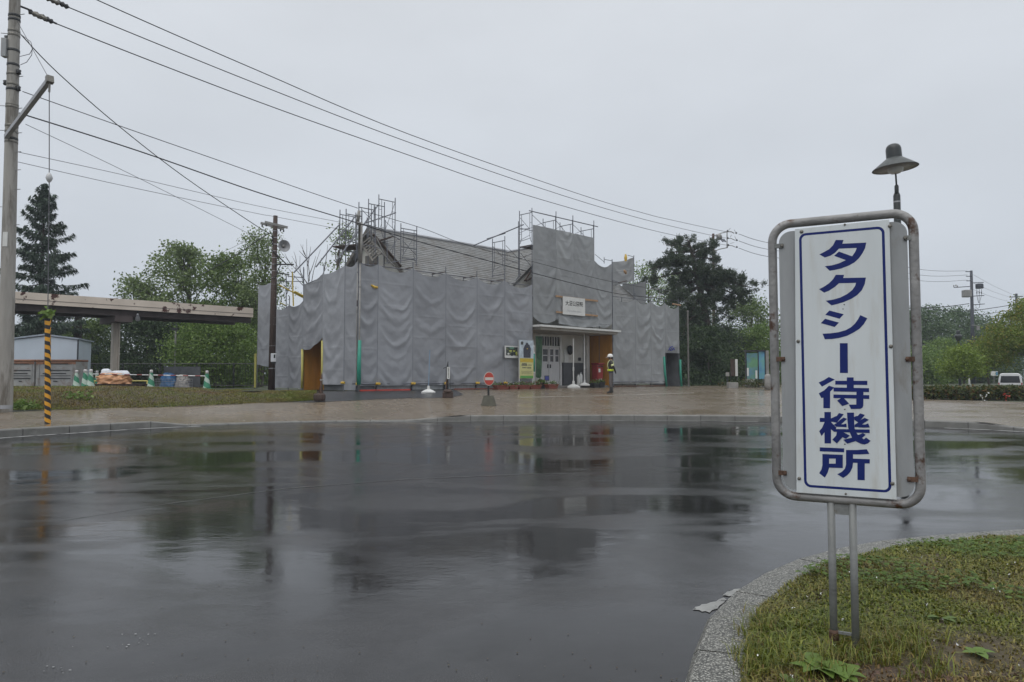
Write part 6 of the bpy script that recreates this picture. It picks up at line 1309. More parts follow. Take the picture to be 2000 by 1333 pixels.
mb = MB(); mb.box(((wx(1457) + wx(1494)) / 2, YB + .1, wz(685.5)), (wx(1495) - wx(1456), .45, .08)); mb.build('roof', 'dark_iron', mbd)
for x0, x1, y0, y1 in ((1458, 1461.5, 719, 735), (1474.5, 1478, 724, 740)): mb = MB(); mb.box((wx((x0 + x1) / 2), YB - .04, (wz(y0) + wz(y1)) / 2), (wx(x1) - wx(x0), .01, wz(y0) - wz(y1))); mb.build('paper_strip', 'paper', mbd)
mb = MB(); mb.box((wx(1464), YB + .05, q[2] + .25), (wx(1472) - wx(1456), .3, .5)); mb.build('base_wall', 'stone_pale', mbd)
q = og(1500, 762); t = MB(); k3 = q[1] / FPX; t.lathe([(6.2 * k3, 0), (6.6 * k3, 10 * k3), (6.2 * k3, 26 * k3), (4.5 * k3, 30 * k3), (1 * k3, 31 * k3)], q, 12); tag(t.build('stone_bollard', 'stone_pale', origin=q, smooth=True), 'rounded pale stone standing at the right end of the map board', 'stone')
q = og(1437, 757); YW = q[1] + 4; t = thing('white_signboard', 'narrow white upright sign board at the foot of the dark trees', 'sign', (float(aty(1436, 740, YW)[0]), YW, q[2])); x_ = float(aty(1438, 700, YW)[0]); z0, z1 = float(aty(1437, 735, YW)[2]), float(aty(1437, 702, YW)[2])
mb = MB(); mb.box((x_, YW, (z0 + z1) / 2), (.15, .06, z1 - z0)); mb.build('board', 'paper', t); mb = MB(); mb.box((x_ - .24, YW + .02, (z0 + z1) / 2), (.28, .05, z1 - z0)); mb.build('dark_board', 'dark_wood', t)
for dx in (-.35, .05): mb = MB(); mb.tube([(x_ + dx, YW + .05, q[2]), (x_ + dx, YW + .05, z1)], .03, 6); mb.build('post', 'dark_iron', t)
q = og(1434, 759); t = MB(); t.box(q + np.array([0, .3, .16]), (.55, .4, .34)); tag(t.build('stone_block', 'stone_pale', origin=q, bevel=.03), 'low grey stone block below the white upright sign board', 'stone')
q = og(1421, 758); t = thing('short_marker_post', 'short dark marker post with a pale plate under the pine', 'post', q); mb = MB(); mb.tube([q, q + Zv * .85], .03, 6); mb.build('post', 'dark_iron', t); mb = MB(); mb.box(q + np.array([0, -.03, .78]), (.2, .02, .22)); mb.build('plate', 'stone_pale', t)
# pole in the pine with its bracket and insulators
YU = 60.0; q = np.array([float(aty(1394, 700, YU)[0]), YU, ZF]); ku = YU / FPX; pu = thing('utility_pole', 'rusty brown pole with a side bracket of insulators rising out of the pine', 'utility pole', q)
mb = MB(); mb.tube([q, aty(1393, 457, YU)], [3.4 * ku, 2.4 * ku], 10); mb.build('shaft', 'brown_wood', pu)
def ua(x, y, o=0): return aty(x, y, YU + o)
for pts, r_ in (([(1394, 461), (1408, 456), (1420, 453), (1428, 453), (1434, 456)], 1.0), ([(1420, 453), (1420, 484)], 1.0), ([(1395, 491), (1406, 487), (1421, 484), (1422, 479)], 1.0), ([(1421, 466), (1428, 466), (1436, 470)], .7), ([(1421, 480), (1429, 480), (1436, 483)], .7)):
    mb = MB(); mb.tube([ua(x, y, -.2) for x, y in pts], r_ * ku, 6); mb.build('bracket', 'pole_grey', pu)
for x, y in ((1421, 451.5), (1421.5, 465.5), (1422.5, 479), (1438, 455.5), (1439, 469.5), (1439, 483)):
    mb = MB(); mb.lathe([(1.2 * ku, -1.5 * ku), (2.4 * ku, -1.0 * ku), (1.2 * ku, 0), (2.0 * ku, .8 * ku), (.6 * ku, 2.0 * ku)], ua(x, y, -.2), 8, rot=Vector((.8, 0, -.45)).normalized().to_track_quat('Z', 'Y')); mb.build('insulator', 'dark_iron', pu)
for (x0, y0), (x1, y1) in (((1423, 450), (1427, 446)), ((1437, 455), (1434, 449)), ((1426, 464), (1429, 459)), ((1438, 469), (1435, 462)), ((1426, 476), (1434, 474))): mb = MB(); mb.tube([ua(x0, y0, -.2), ua(x1, y1, -.2)], .35 * ku, 5); mb.build('arcing_horn', 'dark_iron', pu)
mb = MB(); mb.lathe([(4 * ku, -4.5 * ku), (6.2 * ku, -3.5 * ku), (6.4 * ku, 2.5 * ku), (4 * ku, 4 * ku)], ua(1405, 463, -.3), 12, rot=Quaternion((0, 1, 0), 1.2)); mb.build('switch_gear', 'pole_grey', pu)
for k in range(3): mb = MB(); mb.tube([ua(1407 + 3 * k, 467, -.5), ua(1412 + 3 * k, 473, -.5)], .9 * ku, 6); mb.build('cable_end', 'pole_dark', pu)
# lantern, far poles
YL = 47.0; q = np.array([float(aty(1873, 700, YL)[0]), YL, gh(35, YL)]); kl = YL / FPX; ol = thing('lantern_post', 'dark lantern on a post rising above the small light green tree', 'street lamp', q)
zt = float(aty(1873, 668, YL)[2]); mb = MB(); mb.tube([q, (q[0], YL, zt)], [.09, .055], 8); mb.build('pole', 'lamp_dark', ol)
mb = MB(); mb.lathe([(2 * kl, 0), (4.6 * kl, 4 * kl), (6.8 * kl, 9.5 * kl), (6.2 * kl, 10 * kl)], (q[0], YL, zt), 8); mb.build('glass', 'lamp_grey', ol); mb = MB(); mb.lathe([(7.6 * kl, 10 * kl), (7.2 * kl, 12 * kl), (3.5 * kl, 15 * kl), (3.5 * kl, 20 * kl), (2.6 * kl, 22 * kl), (.5 * kl, 23 * kl)], (q[0], YL, zt), 8); mb.build('lantern_roof', 'lamp_dark', ol)
YF = 62.0; kf = YF / FPX; q = np.array([float(aty(1900, 700, YF)[0]), YF, gh(40, YF)]); f1 = thing('utility_pole', 'dark utility pole with transformer boxes right of the taxi sign', 'utility pole', q)
mb = MB(); mb.tube([q, aty(1897, 529, YF)], [4.2 * kf, 2.4 * kf], 10); mb.build('shaft', 'pole_dark', f1, smooth=True)
def fa_(x, y, o=0): return aty(x, y, YF + o)
for (x0, y0), (x1, y1) in (((1863, 562), (1894, 560)), ((1899, 553), (1921, 552)), ((1899, 579), (1922, 577.5)), ((1899, 596), (1923, 594)), ((1886, 531), (1898, 531)), ((1887, 540), (1898, 540)), ((1888, 549), (1898, 549))): mb = MB(); mb.tube([fa_(x0, y0, -.25), fa_(x1, y1, -.2)], .8 * kf, 6); mb.build('crossarm', 'pole_dark', f1)
c = fa_(1888, 574, -.3); mb = MB(); mb.box(c, (14 * kf, .5, 14 * kf)); mb.build('transformer_box', 'pole_grey', f1, bevel=.05); c = fa_(1913, 559.5, -.3); mb = MB(); mb.lathe([(6.5 * kf, -4.5 * kf), (6.8 * kf, -4 * kf), (6.8 * kf, 4 * kf), (5 * kf, 5 * kf)], c, 12); mb.build('transformer', 'pole_dark', f1)
for k, x in enumerate((1908, 1912.5, 1917)): mb = MB(); mb.tube([fa_(x, 565, -.3), fa_(x, 577, -.3), fa_(1911 + k, 592, -.3)], .35 * kf, 5); mb.tube([fa_(x, 570, -.32), fa_(x, 574, -.32)], .8 * kf, 6); mb.build('fuse_lead', 'cable', f1)
mb = MB(); mb.tube([fa_(1914, 592, -.3), fa_(1913, 601, -.3), fa_(1905, 605, -.25), fa_(1899, 603, -.2)], .4 * kf, 5); mb.build('fuse_lead', 'cable', f1)
for x, y in ((1863, 559), (1867, 558), (1870, 560)): mb = MB(); mb.lathe([(.6 * kf, -2 * kf), (1.4 * kf, 0), (.6 * kf, 2 * kf)], fa_(x, y, -.25), 6); mb.build('insulator', 'pole_grey', f1)
mb = MB(); mb.tube([fa_(1898, 635.5, -.2), fa_(1908, 636, -.25)], .7 * kf, 6); mb.box(fa_(1910, 641, -.3), (5 * kf, .2, 8 * kf)); mb.build('lamp_bracket', 'pole_grey', f1)
for x, yt, YY, lbx in ((1985, 574, 95.0, 'taller of the two distant poles above the maple'), (1975, 607, 125.0, 'shorter of the two distant poles above the maple')):
    k5 = YY / FPX; q = np.array([float(aty(x, 700, YY)[0]), YY, ZF]); t = thing('utility_pole', lbx, 'utility pole', q, 'distant utility poles'); mb = MB(); mb.tube([q, aty(x, yt, YY)], [3 * k5, 2 * k5], 8); mb.build('shaft', 'pole_dark', t)
    for dy, w_ in ((6, 13), (27, 10)) if YY < 100 else ((3, 10),): mb = MB(); mb.tube([aty(x - w_, yt + dy + .8, YY - .3), aty(x + w_, yt + dy - .8, YY - .3)], .9 * k5, 6); mb.build('crossarm', 'pole_dark', t)
# van
YV = 60.0; kv = YV / FPX; gz_ = gh(40, YV); vx0, vx1 = float(aty(1953, 745, YV)[0]), float(aty(1993, 745, YV)[0]); vz1 = float(aty(1970, 729.5, YV)[2]); vc = (vx0 + vx1) / 2; vw = 1.72
vn = thing('van', 'white van seen from behind beyond the hedge under the maple', 'van', (vc, YV, gz_))
zb = vz1 - 1.95; 
def vrow(x, y, z): return (vc + x, YV + y, zb + z)
prof = [(-.86, .35), (.86, .35), (.86, 1.05), (.80, 1.55), (.70, 1.88), (.55, 1.95), (-.55, 1.95), (-.70, 1.88), (-.80, 1.55), (-.86, 1.05)]
mb = MB(); rows = [[vrow(x, y, z) for x, z in prof] for y in (0, .06, 3.3)] + [[vrow(x * .97, 4.4, .35 + (z - .35) * .42) for x, z in prof]]; rows[0] = [vrow(x * .96, 0, .4 + (z - .4) * .975) for x, z in prof]; mb.loft(rows, close=True); mb.add(rows[0], [tuple(range(len(prof)))]); mb.add(rows[-1], [tuple(range(len(prof) - 1, -1, -1))]); mb.build('body', 'van_white', vn, smooth=False, bevel=.03)
mb = MB(); mb.prism([vrow(-.70, -.015, 1.15), vrow(.70, -.015, 1.15), vrow(.62, -.012, 1.72), vrow(-.62, -.012, 1.72)], (0, .02, 0)); mb.build('rear_window', 'glass_dark', vn)
for s_ in (-1, 1):
    mb = MB(); mb.box(vrow(.79 * s_, -.01, .95), (.09, .05, .42)); mb.build('tail_lamp', 'lamp_red', vn); mb = MB(); mb.prism([vrow(.835 * s_, .3, 1.2), vrow(.835 * s_, 3.0, 1.2), vrow(.79 * s_, 3.0, 1.62), vrow(.79 * s_, .3, 1.62)], (.02 * s_, 0, 0)); mb.build('side_window', 'glass_dark', vn)
    for y in (.75, 3.4): mb = MB(); mb.tube([vrow(.88 * s_, y, .33), vrow(.66 * s_, y, .33)], .33, 16); mb.build('wheel', 'tyre', vn)
mb = MB(); mb.box(vrow(0, -.04, .48), (1.7, .12, .22)); mb.build('bumper', 'sign_grey', vn, bevel=.03); mb = MB(); mb.box(vrow(0, -.02, .82), (.36, .02, .17)); mb.build('number_plate', 'paper', vn)
vn.rotation_euler = (0, 0, -math.atan2(vc, YV))
q = np.array([float(aty(1942, 735, 66)[0]), 66.0, ZF]); t = thing('white_sign', 'small white and blue sign under the trees left of the van', 'sign', q); mb = MB(); zc_ = float(aty(1940, 730, 66)[2]); mb.box((q[0], 66, zc_), (.62, .06, .42)); mb.build('panel', 'paper', t); mb = MB(); mb.box((q[0] + .2, 65.95, zc_), (.16, .03, .3)); mb.build('blue_field', 'map_blue', t); mb = MB(); mb.tube([(q[0], 66.06, ZF), (q[0], 66.06, zc_)], .03, 6); mb.build('post', 'pole_grey', t)
q = np.array([float(aty(1893, 740, 50)[0]), 50.0, ZF]); t = MB(); t.tube([q, q + Zv * .95], .06, 8); t.lathe([(.06, 0), (.04, .04), (.01, .05)], q + Zv * .95, 8); tag(t.build('white_bollard', 'paper', origin=q), 'thin white marker standing behind the hedge below the dark pole', 'post')
# ------------------------------------------------------------------ trees
def tube_curve(mb, a, b, r0, r1, bend=.15, n=5, seed=0):
    a = np.asarray(a, float); b = np.asarray(b, float); L_n = np.linalg.norm(b - a); rg = random.Random(seed); off = np.array([rg.gauss(0, 1), rg.gauss(0, 1), rg.gauss(0, .4)]) * bend * L_n * .5
    pts = [a + (b - a) * t + off * math.sin(t * math.pi) for t in np.linspace(0, 1, n)]; mb.tube(pts, list(np.linspace(r0, r1, n)), 6, caps=False); return pts
def broadleaf(name, label, base, h, rx, ry, mat, seed, crown_lo=.25, nclump=70, nleaf=90, leaf=.13, cl=.55, group=None, trunk_r=None, bark='bark', shape=1.0, airy=False, tw=1.0):
    base = np.asarray(base, float); t = thing(name, label, 'tree', base, group); rg = np.random.default_rng(seed); pr = random.Random(seed)
    tr = trunk_r or h * .022; mb = MB(); top = base + np.array([pr.gauss(0, .04) * h, pr.gauss(0, .04) * h, h * .86])
    tp_ = tube_curve(mb, base - Zv * .1, top, tr, tr * .2, .06, 9, seed)
    lo = base[2] + h * crown_lo; V = []; 
    for k in range(nclump):
        u = rg.uniform(0, 1); zc = lo + (h * (1 - crown_lo)) * u; prof = (math.sin(math.pi * min(1, max(.0, (u * .86 + .12)))) ** .6) * shape
        ang = rg.uniform(0, 2 * math.pi); rr = math.sqrt(rg.uniform(.12, 1)) * prof * (1 + .22 * noise.noise(Vector((math.cos(ang) * 1.7 + seed, math.sin(ang) * 1.7, u * 3))))
        c = np.array([base[0] + rx * rr * math.cos(ang), base[1] + ry * rr * math.sin(ang), zc - .12 * rr * h * (0 if airy else .4)])
        s = cl * rg.uniform(.6, 1.35); nn = int(nleaf * rg.uniform(.6, 1.3)); V.append(leaves(c, int(nn * 1.9), (s, s, s * .55), leaf * .70, rg, .8))
        if k % (2 if airy else 3) == 0:
            q = min(max((zc - base[2]) / (h * .86) - .18, .12), .95); st_ = tp_[int(q * 8)]; tube_curve(mb, st_, c, tr * .38 * (1 - q * .6) * tw, tr * .07 * tw, .16, 5, seed + k)
    tk = mb.build('trunk', bark, t, smooth=True)
    leaf_obj('crown', np.concatenate(V), mat, t); return t
def gp(px, Y, z=ZF): p = aty(px, 700, Y); return np.array([p[0], Y, z])
def hz(px, py, Y): return float(aty(px, py, Y)[2])
def T(label, px, pytop, Y, wpx, mat, seed, **kw):
    b = gp(px, Y, kw.pop('z', ZF - .1)); h = hz(px, pytop, Y) - b[2]; rx = wpx / 2 * Y / FPX
    return broadleaf(kw.pop('name', 'broadleaf_tree'), label, b, h, rx, kw.pop('ry', rx * .9), mat, seed, **kw)
GB = 'trees behind the station yard'
T('wide loose leafy tree above the footbridge left of the brown pole', 342, 484, 50, 178, 'leaf_light', 1, crown_lo=.40, nclump=105, nleaf=55, leaf=.16, cl=.5, group=GB, airy=True)
T('rounder dense tree between the loose tree and the brown pole', 446, 500, 48, 128, 'leaf_mid', 2, crown_lo=.35, nclump=80, nleaf=70, leaf=.15, cl=.5, group=GB)
T('tall thin airy tree rising right behind the brown pole', 508, 458, 46, 72, 'leaf_light', 3, crown_lo=.40, nclump=60, nleaf=52, leaf=.12, cl=.5, group=GB, airy=True)
T('dark green bush tree under the footbridge right of its column', 285, 616, 47, 140, 'leaf_dark', 4, crown_lo=.0, nclump=110, nleaf=90, cl=.6, group=GB)
T('bright leafy shrub tree behind the railing right of the slender lamp post', 425, 618, 42.5, 165, 'leaf_bright', 5, crown_lo=.0, nclump=150, nleaf=95, leaf=.11, cl=.55, group=GB)
T('mid green bush between the shed and the footbridge column', 182, 632, 50, 90, 'leaf_mid', 6, crown_lo=.0, nclump=80, nleaf=80, cl=.6, group=GB)
T('low dark bush filling the gap behind the shed', 100, 640, 52, 190, 'leaf_dark', 7, crown_lo=.0, nclump=110, nleaf=80, cl=.8, group=GB)
T('mid green tree behind the bright shrub under the bridge end', 500, 600, 54, 120, 'leaf_mid', 8, crown_lo=.0, nclump=90, nleaf=80, cl=.7, group=GB)
T('dim tree far behind the dark bush under the footbridge', 350, 622, 62, 200, 'leaf_dark', 9, crown_lo=.0, nclump=110, nleaf=60, leaf=.18, cl=.9, group=GB)
T('sparse tree showing its leaves through the left scaffold tower', 672, 447, 47, 62, 'leaf_light', 10, crown_lo=.35, nclump=26, nleaf=40, leaf=.12, cl=.38, airy=True)
# bare twigs behind the flank
b = gp(607, 46); bt = thing('bare_tree', 'leafless twiggy tree behind the low sheets right of the brown pole', 'tree', b)
mb = MB(); tube_curve(mb, b, aty(606, 575, 46), .12, .07, .05, 5, 1); mb.build('trunk', 'bark', bt); mb = MB()
for k, (x0, y0, x1, y1) in enumerate(((606, 580, 586, 500), (606, 585, 599, 467), (603, 560, 570, 500), (604, 550, 587, 478), (606, 575, 626, 488), (601, 520, 607, 482), (598, 505, 584, 490), (605, 570, 560, 520), (570, 520, 556, 495), (578, 525, 574, 492), (608, 580, 640, 520), (633, 530, 640, 478), (603, 540, 617, 500), (597, 500, 592, 478), (606, 560, 548, 492))):
    tube_curve(mb, aty(x0, y0, 46), aty(x1, y1, 46 + random.uniform(-.6, .6)), .030, .009, .1, 5, 40 + k)
mb.build('branches', 'twig', bt)
# spruce
def spruce(label, px, pytop, Y, wpx, seed, z=ZF):
    b = gp(px, Y, z); h = hz(px, pytop, Y) - z; R0 = wpx / 2 * Y / FPX; t = thing('spruce_tree', label, 'tree', b); rg = np.random.default_rng(seed)
    mb = MB(); mb.tube([b, b + Zv * h * .5, b + Zv * h * .985], [.24, .14, .012], 8); V = []
    for k in range(135):
        u = (k + rg.uniform(0, 1)) / 135; u = u ** 1.12; z_ = h * (.15 + .84 * u); L_ = R0 * (1 - u) ** .78 + .10
        a_ = k * 2.399 + rg.normal(0, .3); Lb = L_ * rg.uniform(.45, 1.22); d = np.array([math.cos(a_), math.sin(a_), 0]); p0 = b + Zv * z_; n = 6; dr0 = rg.uniform(.28, .62); cu = rg.uniform(.2, .5) + (.5 * u); tipd = rg.uniform(.0, .12)
        fz = lambda q: Lb * (-dr0 * q + cu * q * q - tipd * q ** 4)
        pts = [p0 + d * Lb * q + Zv * fz(q) for q in np.linspace(0, 1, n)]; mb.tube(pts, list(np.linspace(.035 * (1 - u) + .012, .006, n)), 4, caps=False)
        m = int(40 + 165 * Lb / 2); q = rg.uniform(.10, 1.03, m) ** .8; C_ = p0 + d * (Lb * q)[:, None] + Zv * fz(q)[:, None]
        sd = np.cross(d, Zv); wv = .22 * Lb * (1.08 - q) + .05; C_ = C_ + sd * (rg.normal(0, 1, m) * wv)[:, None] + Zv * (-np.abs(rg.normal(0, .13, m)))[:, None]
        dr = d * .45 + sd * rg.normal(0, .5, (m, 1)) + Zv * rg.uniform(-1.0, .05, (m, 1)); dr /= np.linalg.norm(dr, axis=1)[:, None]; s2 = np.cross(dr, Zv + rg.normal(0, .4, (m, 3))); s2 /= np.linalg.norm(s2, axis=1)[:, None]
        ln = rg.uniform(.15, .32, (m, 1)); wd = .04; V.append(np.stack([C_ - dr * ln * .3, C_ + s2 * wd, C_ + dr * ln, C_ - s2 * wd], 1).reshape(-1, 3))
    mb.build('trunk', 'bark', t); leaf_obj('crown', np.concatenate(V), 'needle_spruce', t); return t
spruce('tall dark spruce behind the concrete pole at left', 76, 356, 44, 205, 3)
b = gp(154, 46); bt = thing('leaning_tree', 'reddish bare tree trunk showing under the footbridge beside the spruce', 'tree', b); mb = MB(); mb.tube([b, aty(152, 640, 46), aty(154, 600, 46)], [.28, .24, .20], 8); mb.build('trunk', 'bark_pine', bt); mb = MB(); mb.tube([aty(153, 618, 46), aty(166, 612, 46)], .05, 5); mb.build('branch', 'bark_pine', bt)
# black pine
def pine(label, px, py0, Y, limbs, seed, lean):
    b = gp(px, Y); t = thing('black_pine', label, 'tree', b); rg = np.random.default_rng(seed); mb = MB()
    tr = [b - Zv * .1] + [aty(x, y, Y) for x, y in lean]; mb.tube(tr, list(np.linspace(.30, .10, len(tr))), 9); V = []
    for (x0, y0, x1, y1, th, dn) in limbs:
        a_, c_ = aty(x0, y0, Y), aty(x1, y1, Y + rg.uniform(-1.6, 1.6)); pts = tube_curve(mb, a_, c_, .085, .03, .22, 7, int(x1 * 7 + y1)); Ln = np.linalg.norm(c_ - a_)
        for k in range(int(dn)):
            q = rg.uniform(.22, 1.06); p = pts[min(6, int(q * 6.3))]; p = p + rg.normal(0, 1, 3) * np.array([.30, .75, .0]) * th + Zv * rg.normal(.12, .20 * th)
            m = 80; dr = rg.normal(0, 1, (m, 3)); dr[:, 2] = np.abs(dr[:, 2]) * .9 + .1; dr /= np.linalg.norm(dr, axis=1)[:, None]; s2 = np.cross(dr, rg.normal(0, 1, (m, 3))); s2 /= np.linalg.norm(s2, axis=1)[:, None]
            C_ = p + rg.normal(0, .10, (m, 3)); ln = rg.uniform(.14, .28, (m, 1)); wd = .024; V.append(np.stack([C_, C_ + dr * ln * .5 + s2 * wd, C_ + dr * ln, C_ + dr * ln * .5 - s2 * wd], 1).reshape(-1, 3))
    mb.build('trunk', 'bark_pine', t, smooth=True); leaf_obj('crown', np.concatenate(V), 'needle_pine', t); return t
limbs = [(1345, 490, 1302, 478, .8, 12), (1348, 492, 1308, 492, .7, 12), (1345, 478, 1340, 470, .5, 3), (1347, 482, 1318, 474, .6, 7), (1352, 490, 1385, 478, .6, 10), (1352, 495, 1396, 480, .6, 10), (1355, 500, 1398, 506, .7, 12), (1356, 502, 1380, 492, .8, 12), (1345, 478, 1350, 466, .3, 1),
         (1352, 515, 1268, 528, 1.0, 30), (1352, 518, 1290, 518, 1.0, 30), (1352, 512, 1320, 508, 1.0, 22), (1354, 530, 1262, 552, 1.0, 26), (1356, 510, 1400, 516, .9, 16), (1360, 525, 1400, 545, 1.1, 30), (1362, 535, 1440, 556, 1.1, 34), (1364, 545, 1470, 563, .9, 44), (1364, 550, 1460, 580, .9, 36), (1364, 545, 1435, 545, 1.0, 34), (1364, 556, 1450, 600, 1.1, 34),
         (1362, 550, 1290, 575, 1.2, 34), (1362, 560, 1315, 590, 1.3, 34), (1366, 560, 1405, 590, 1.4, 36), (1366, 575, 1345, 620, 1.5, 34), (1368, 580, 1425, 620, 1.5, 34), (1372, 600, 1380, 650, 1.6, 34), (1372, 610, 1335, 655, 1.4, 24), (1376, 640, 1415, 670, 1.5, 26), (1356, 530, 1350, 560, 1.2, 28), (1358, 535, 1380, 530, 1.1, 20), (1378, 660, 1365, 705, 1.5, 24), (1380, 650, 1435, 690, 1.4, 20), (1376, 650, 1340, 715, 1.3, 18)]
pine('gnarled dark pine with layered pads right of the station', 1404, 757, 52, limbs, 5, [(1403, 720), (1396, 680), (1384, 640), (1374, 600), (1366, 560), (1358, 530), (1353, 500), (1344, 472)])
GR = 'trees right of the station'
T('dense dark tree filling the space under the pine by the slim post', 1350, 600, 58, 130, 'leaf_dark', 21, crown_lo=.0, nclump=110, nleaf=90, cl=.7, group=GR)
T('dark shrub tree close round the foot of the gnarled pine', 1388, 640, 50.6, 105, 'leaf_dark', 29, crown_lo=.0, nclump=80, nleaf=80, cl=.5, group=GR)
T('light green tree peeping out between the station and the pine', 1262, 522, 66, 90, 'leaf_bright', 22, crown_lo=.3, nclump=60, nleaf=70, cl=.65, group=GR)
T('mid green tree behind the pine above the right wing', 1322, 535, 68, 110, 'leaf_mid', 23, crown_lo=.1, nclump=80, nleaf=70, cl=.75, group=GR)
T('rounded green tree right of the pine above the map board', 1468, 586, 64, 110, 'leaf_mid', 24, crown_lo=.1, nclump=100, nleaf=85, cl=.65, group=GR)
T('brighter low tree just behind the map board', 1486, 640, 58, 80, 'leaf_bright', 25, crown_lo=.05, nclump=60, nleaf=80, cl=.55, group=GR)
T('very dark low tree behind the white upright sign board', 1425, 650, 60, 120, 'leaf_dark', 26, crown_lo=.0, nclump=90, nleaf=80, cl=.7, group=GR)
T('dark tree standing between the slim post and the dark doorway', 1318, 660, 62, 80, 'leaf_dark', 27, crown_lo=.0, nclump=60, nleaf=80, cl=.7, group=GR)
T('green tree mostly hidden by the left edge of the taxi sign', 1540, 612, 62, 110, 'leaf_mid', 28, crown_lo=.0, nclump=70, nleaf=60, cl=.7, group=GR)
GW = 'trees of the wood right of the taxi sign'
for k, (px, yt, Y, wpx, lbx) in enumerate(((1815, 604, 82, 110, 'tallest tree of the wood, next to the taxi sign frame'), (1775, 612, 86, 120, 'wood tree half hidden behind the taxi sign'), (1872, 610, 88, 100, 'wood tree behind the lantern and the dark pole'), (1915, 620, 92, 90, 'wood tree just right of the dark pole'), (1950, 634, 96, 90, 'rightmost wood tree fading behind the maple'), (1700, 618, 88, 150, 'wood tree hidden behind the taxi sign panel'), (1838, 668, 68, 90, 'lower front bush of the wood beside the sign frame'), (1800, 690, 62, 70, 'small yellowish bush at the foot of the wood'), (1905, 680, 72, 110, 'shady bush behind the small light green tree'), (1960, 660, 76, 110, 'shady bush behind the van'))):
    T(lbx, px, yt, Y, wpx, 'leaf_wood' if k not in (6, 7) else 'leaf_bright', 50 + k, crown_lo=.0, nclump=105 if k < 6 else 80, nleaf=62, leaf=.19 if k < 6 else .15, cl=.85 if k < 6 else .65, group=GW)
T('yellow-green maple with reddish tips at the right edge before the van', 2026, 588, 44, 160, 'leaf_maple', 70, crown_lo=.44, nclump=150, nleaf=95, leaf=.09, cl=.42, name='maple_tree')
T('maple branch mass leaning over the hedge in front of the wood', 1932, 664, 45, 80, 'leaf_maple', 71, crown_lo=.50, nclump=50, nleaf=80, leaf=.09, cl=.38, name='maple_tree')
T('small light green tree in front of the lantern post', 1880, 683, 43, 75, 'leaf_yellowgreen', 72, crown_lo=.38, nclump=52, nleaf=70, leaf=.10, cl=.34, name='young_tree')
# hedge and its kerb
hf0, hf1 = og(1790, 779), og(2060, 782); YH = (hf0[1] + hf1[1]) / 2
hd = thing('hedge', 'low dark clipped hedge with reddish spots beyond the paving at right', 'hedge', (hf0 + hf1) / 2)
V = []; rg = np.random.default_rng(5); zt0 = float(aty(1900, 758.5, YH + .5)[2])
a_, b_ = hf0 + np.array([-3.0, 0, 0]), hf1 + np.array([5, 0, 0]); n = 9000
q = rg.uniform(0, 1, n); face = rg.uniform(0, 1, n); hh = zt0 - hf0[2]
yy = np.where(face < .5, rg.normal(0, .06, n), rg.uniform(0, 1.3, n)); zz = np.where(face < .5, rg.uniform(0, 1, n) * hh, hh + rg.normal(0, .05, n) + .05 * np.sin(q * 61) * np.sin(q * 23 + 1)); Cc = a_ + (b_ - a_) * q[:, None]; Cc = Cc + np.stack([np.zeros(n), yy, zz], 1)
nr = rg.normal(0, 1, (n, 3)); nr /= np.linalg.norm(nr, axis=1)[:, None]; tt = np.cross(nr, rg.normal(0, 1, (n, 3))); tt /= np.linalg.norm(tt, axis=1)[:, None]; bb = np.cross(nr, tt); s_ = rg.uniform(.04, .085, (n, 1))
leaf_obj('foliage', np.stack([Cc - tt * s_, Cc + bb * s_ * .6, Cc + tt * s_, Cc - bb * s_ * .6], 1).reshape(-1, 3), 'leaf_hedge', hd)
mb = MB(); c_ = (a_ + b_) / 2; d_ = b_ - a_; Ld = np.linalg.norm(d_); d_ /= Ld; mb.box(c_ + np.array([0, .65, hh / 2 - .02]), (Ld, 1.1, hh - .06), ax=(d_, np.cross(Zv, d_), Zv)); mb.build('inner_branches', 'bark', hd)
for px in (1965, 1921): p = aty(px, 775, YH - .12); leaf_obj('blossom', leaves(p, 16, (.10, .03, .08), .05), 'nosign_red' if px > 1950 else 'flower_white', hd)
e0, e1 = aty(1800, 757, YH + 1.8), aty(1925, 759, YH + 1.6); mb = MB(); mb.tube([e0 - np.array([1, 0, 0]), e1], .03, 6); 
for q in (0, .5, 1): p = e0 + (e1 - e0) * q; mb.tube([p, (p[0], p[1], ZF - .3)], .025, 6)
tag(mb.build('low_rail', 'stone_pale', origin=e0), 'thin pale rail along the top of the dark hedge', 'rail')
# flower bed hedge by the map board
q = og(1465, 757); t = thing('low_shrubs', 'low dark shrubs at the foot of the map board', 'shrub', q); leaf_obj('foliage', leaves(q + np.array([0, -.4, .22]), 900, (1.0, .3, .14), .06), 'leaf_hedge', t); mb = MB(); mb.tube([q + np.array([-.8, -.4, 0]), q + np.array([-.7, -.4, .3])], .02, 5); mb.tube([q + np.array([.6, -.4, 0]), q + np.array([.7, -.4, .3])], .02, 5); mb.build('stems', 'bark', t)

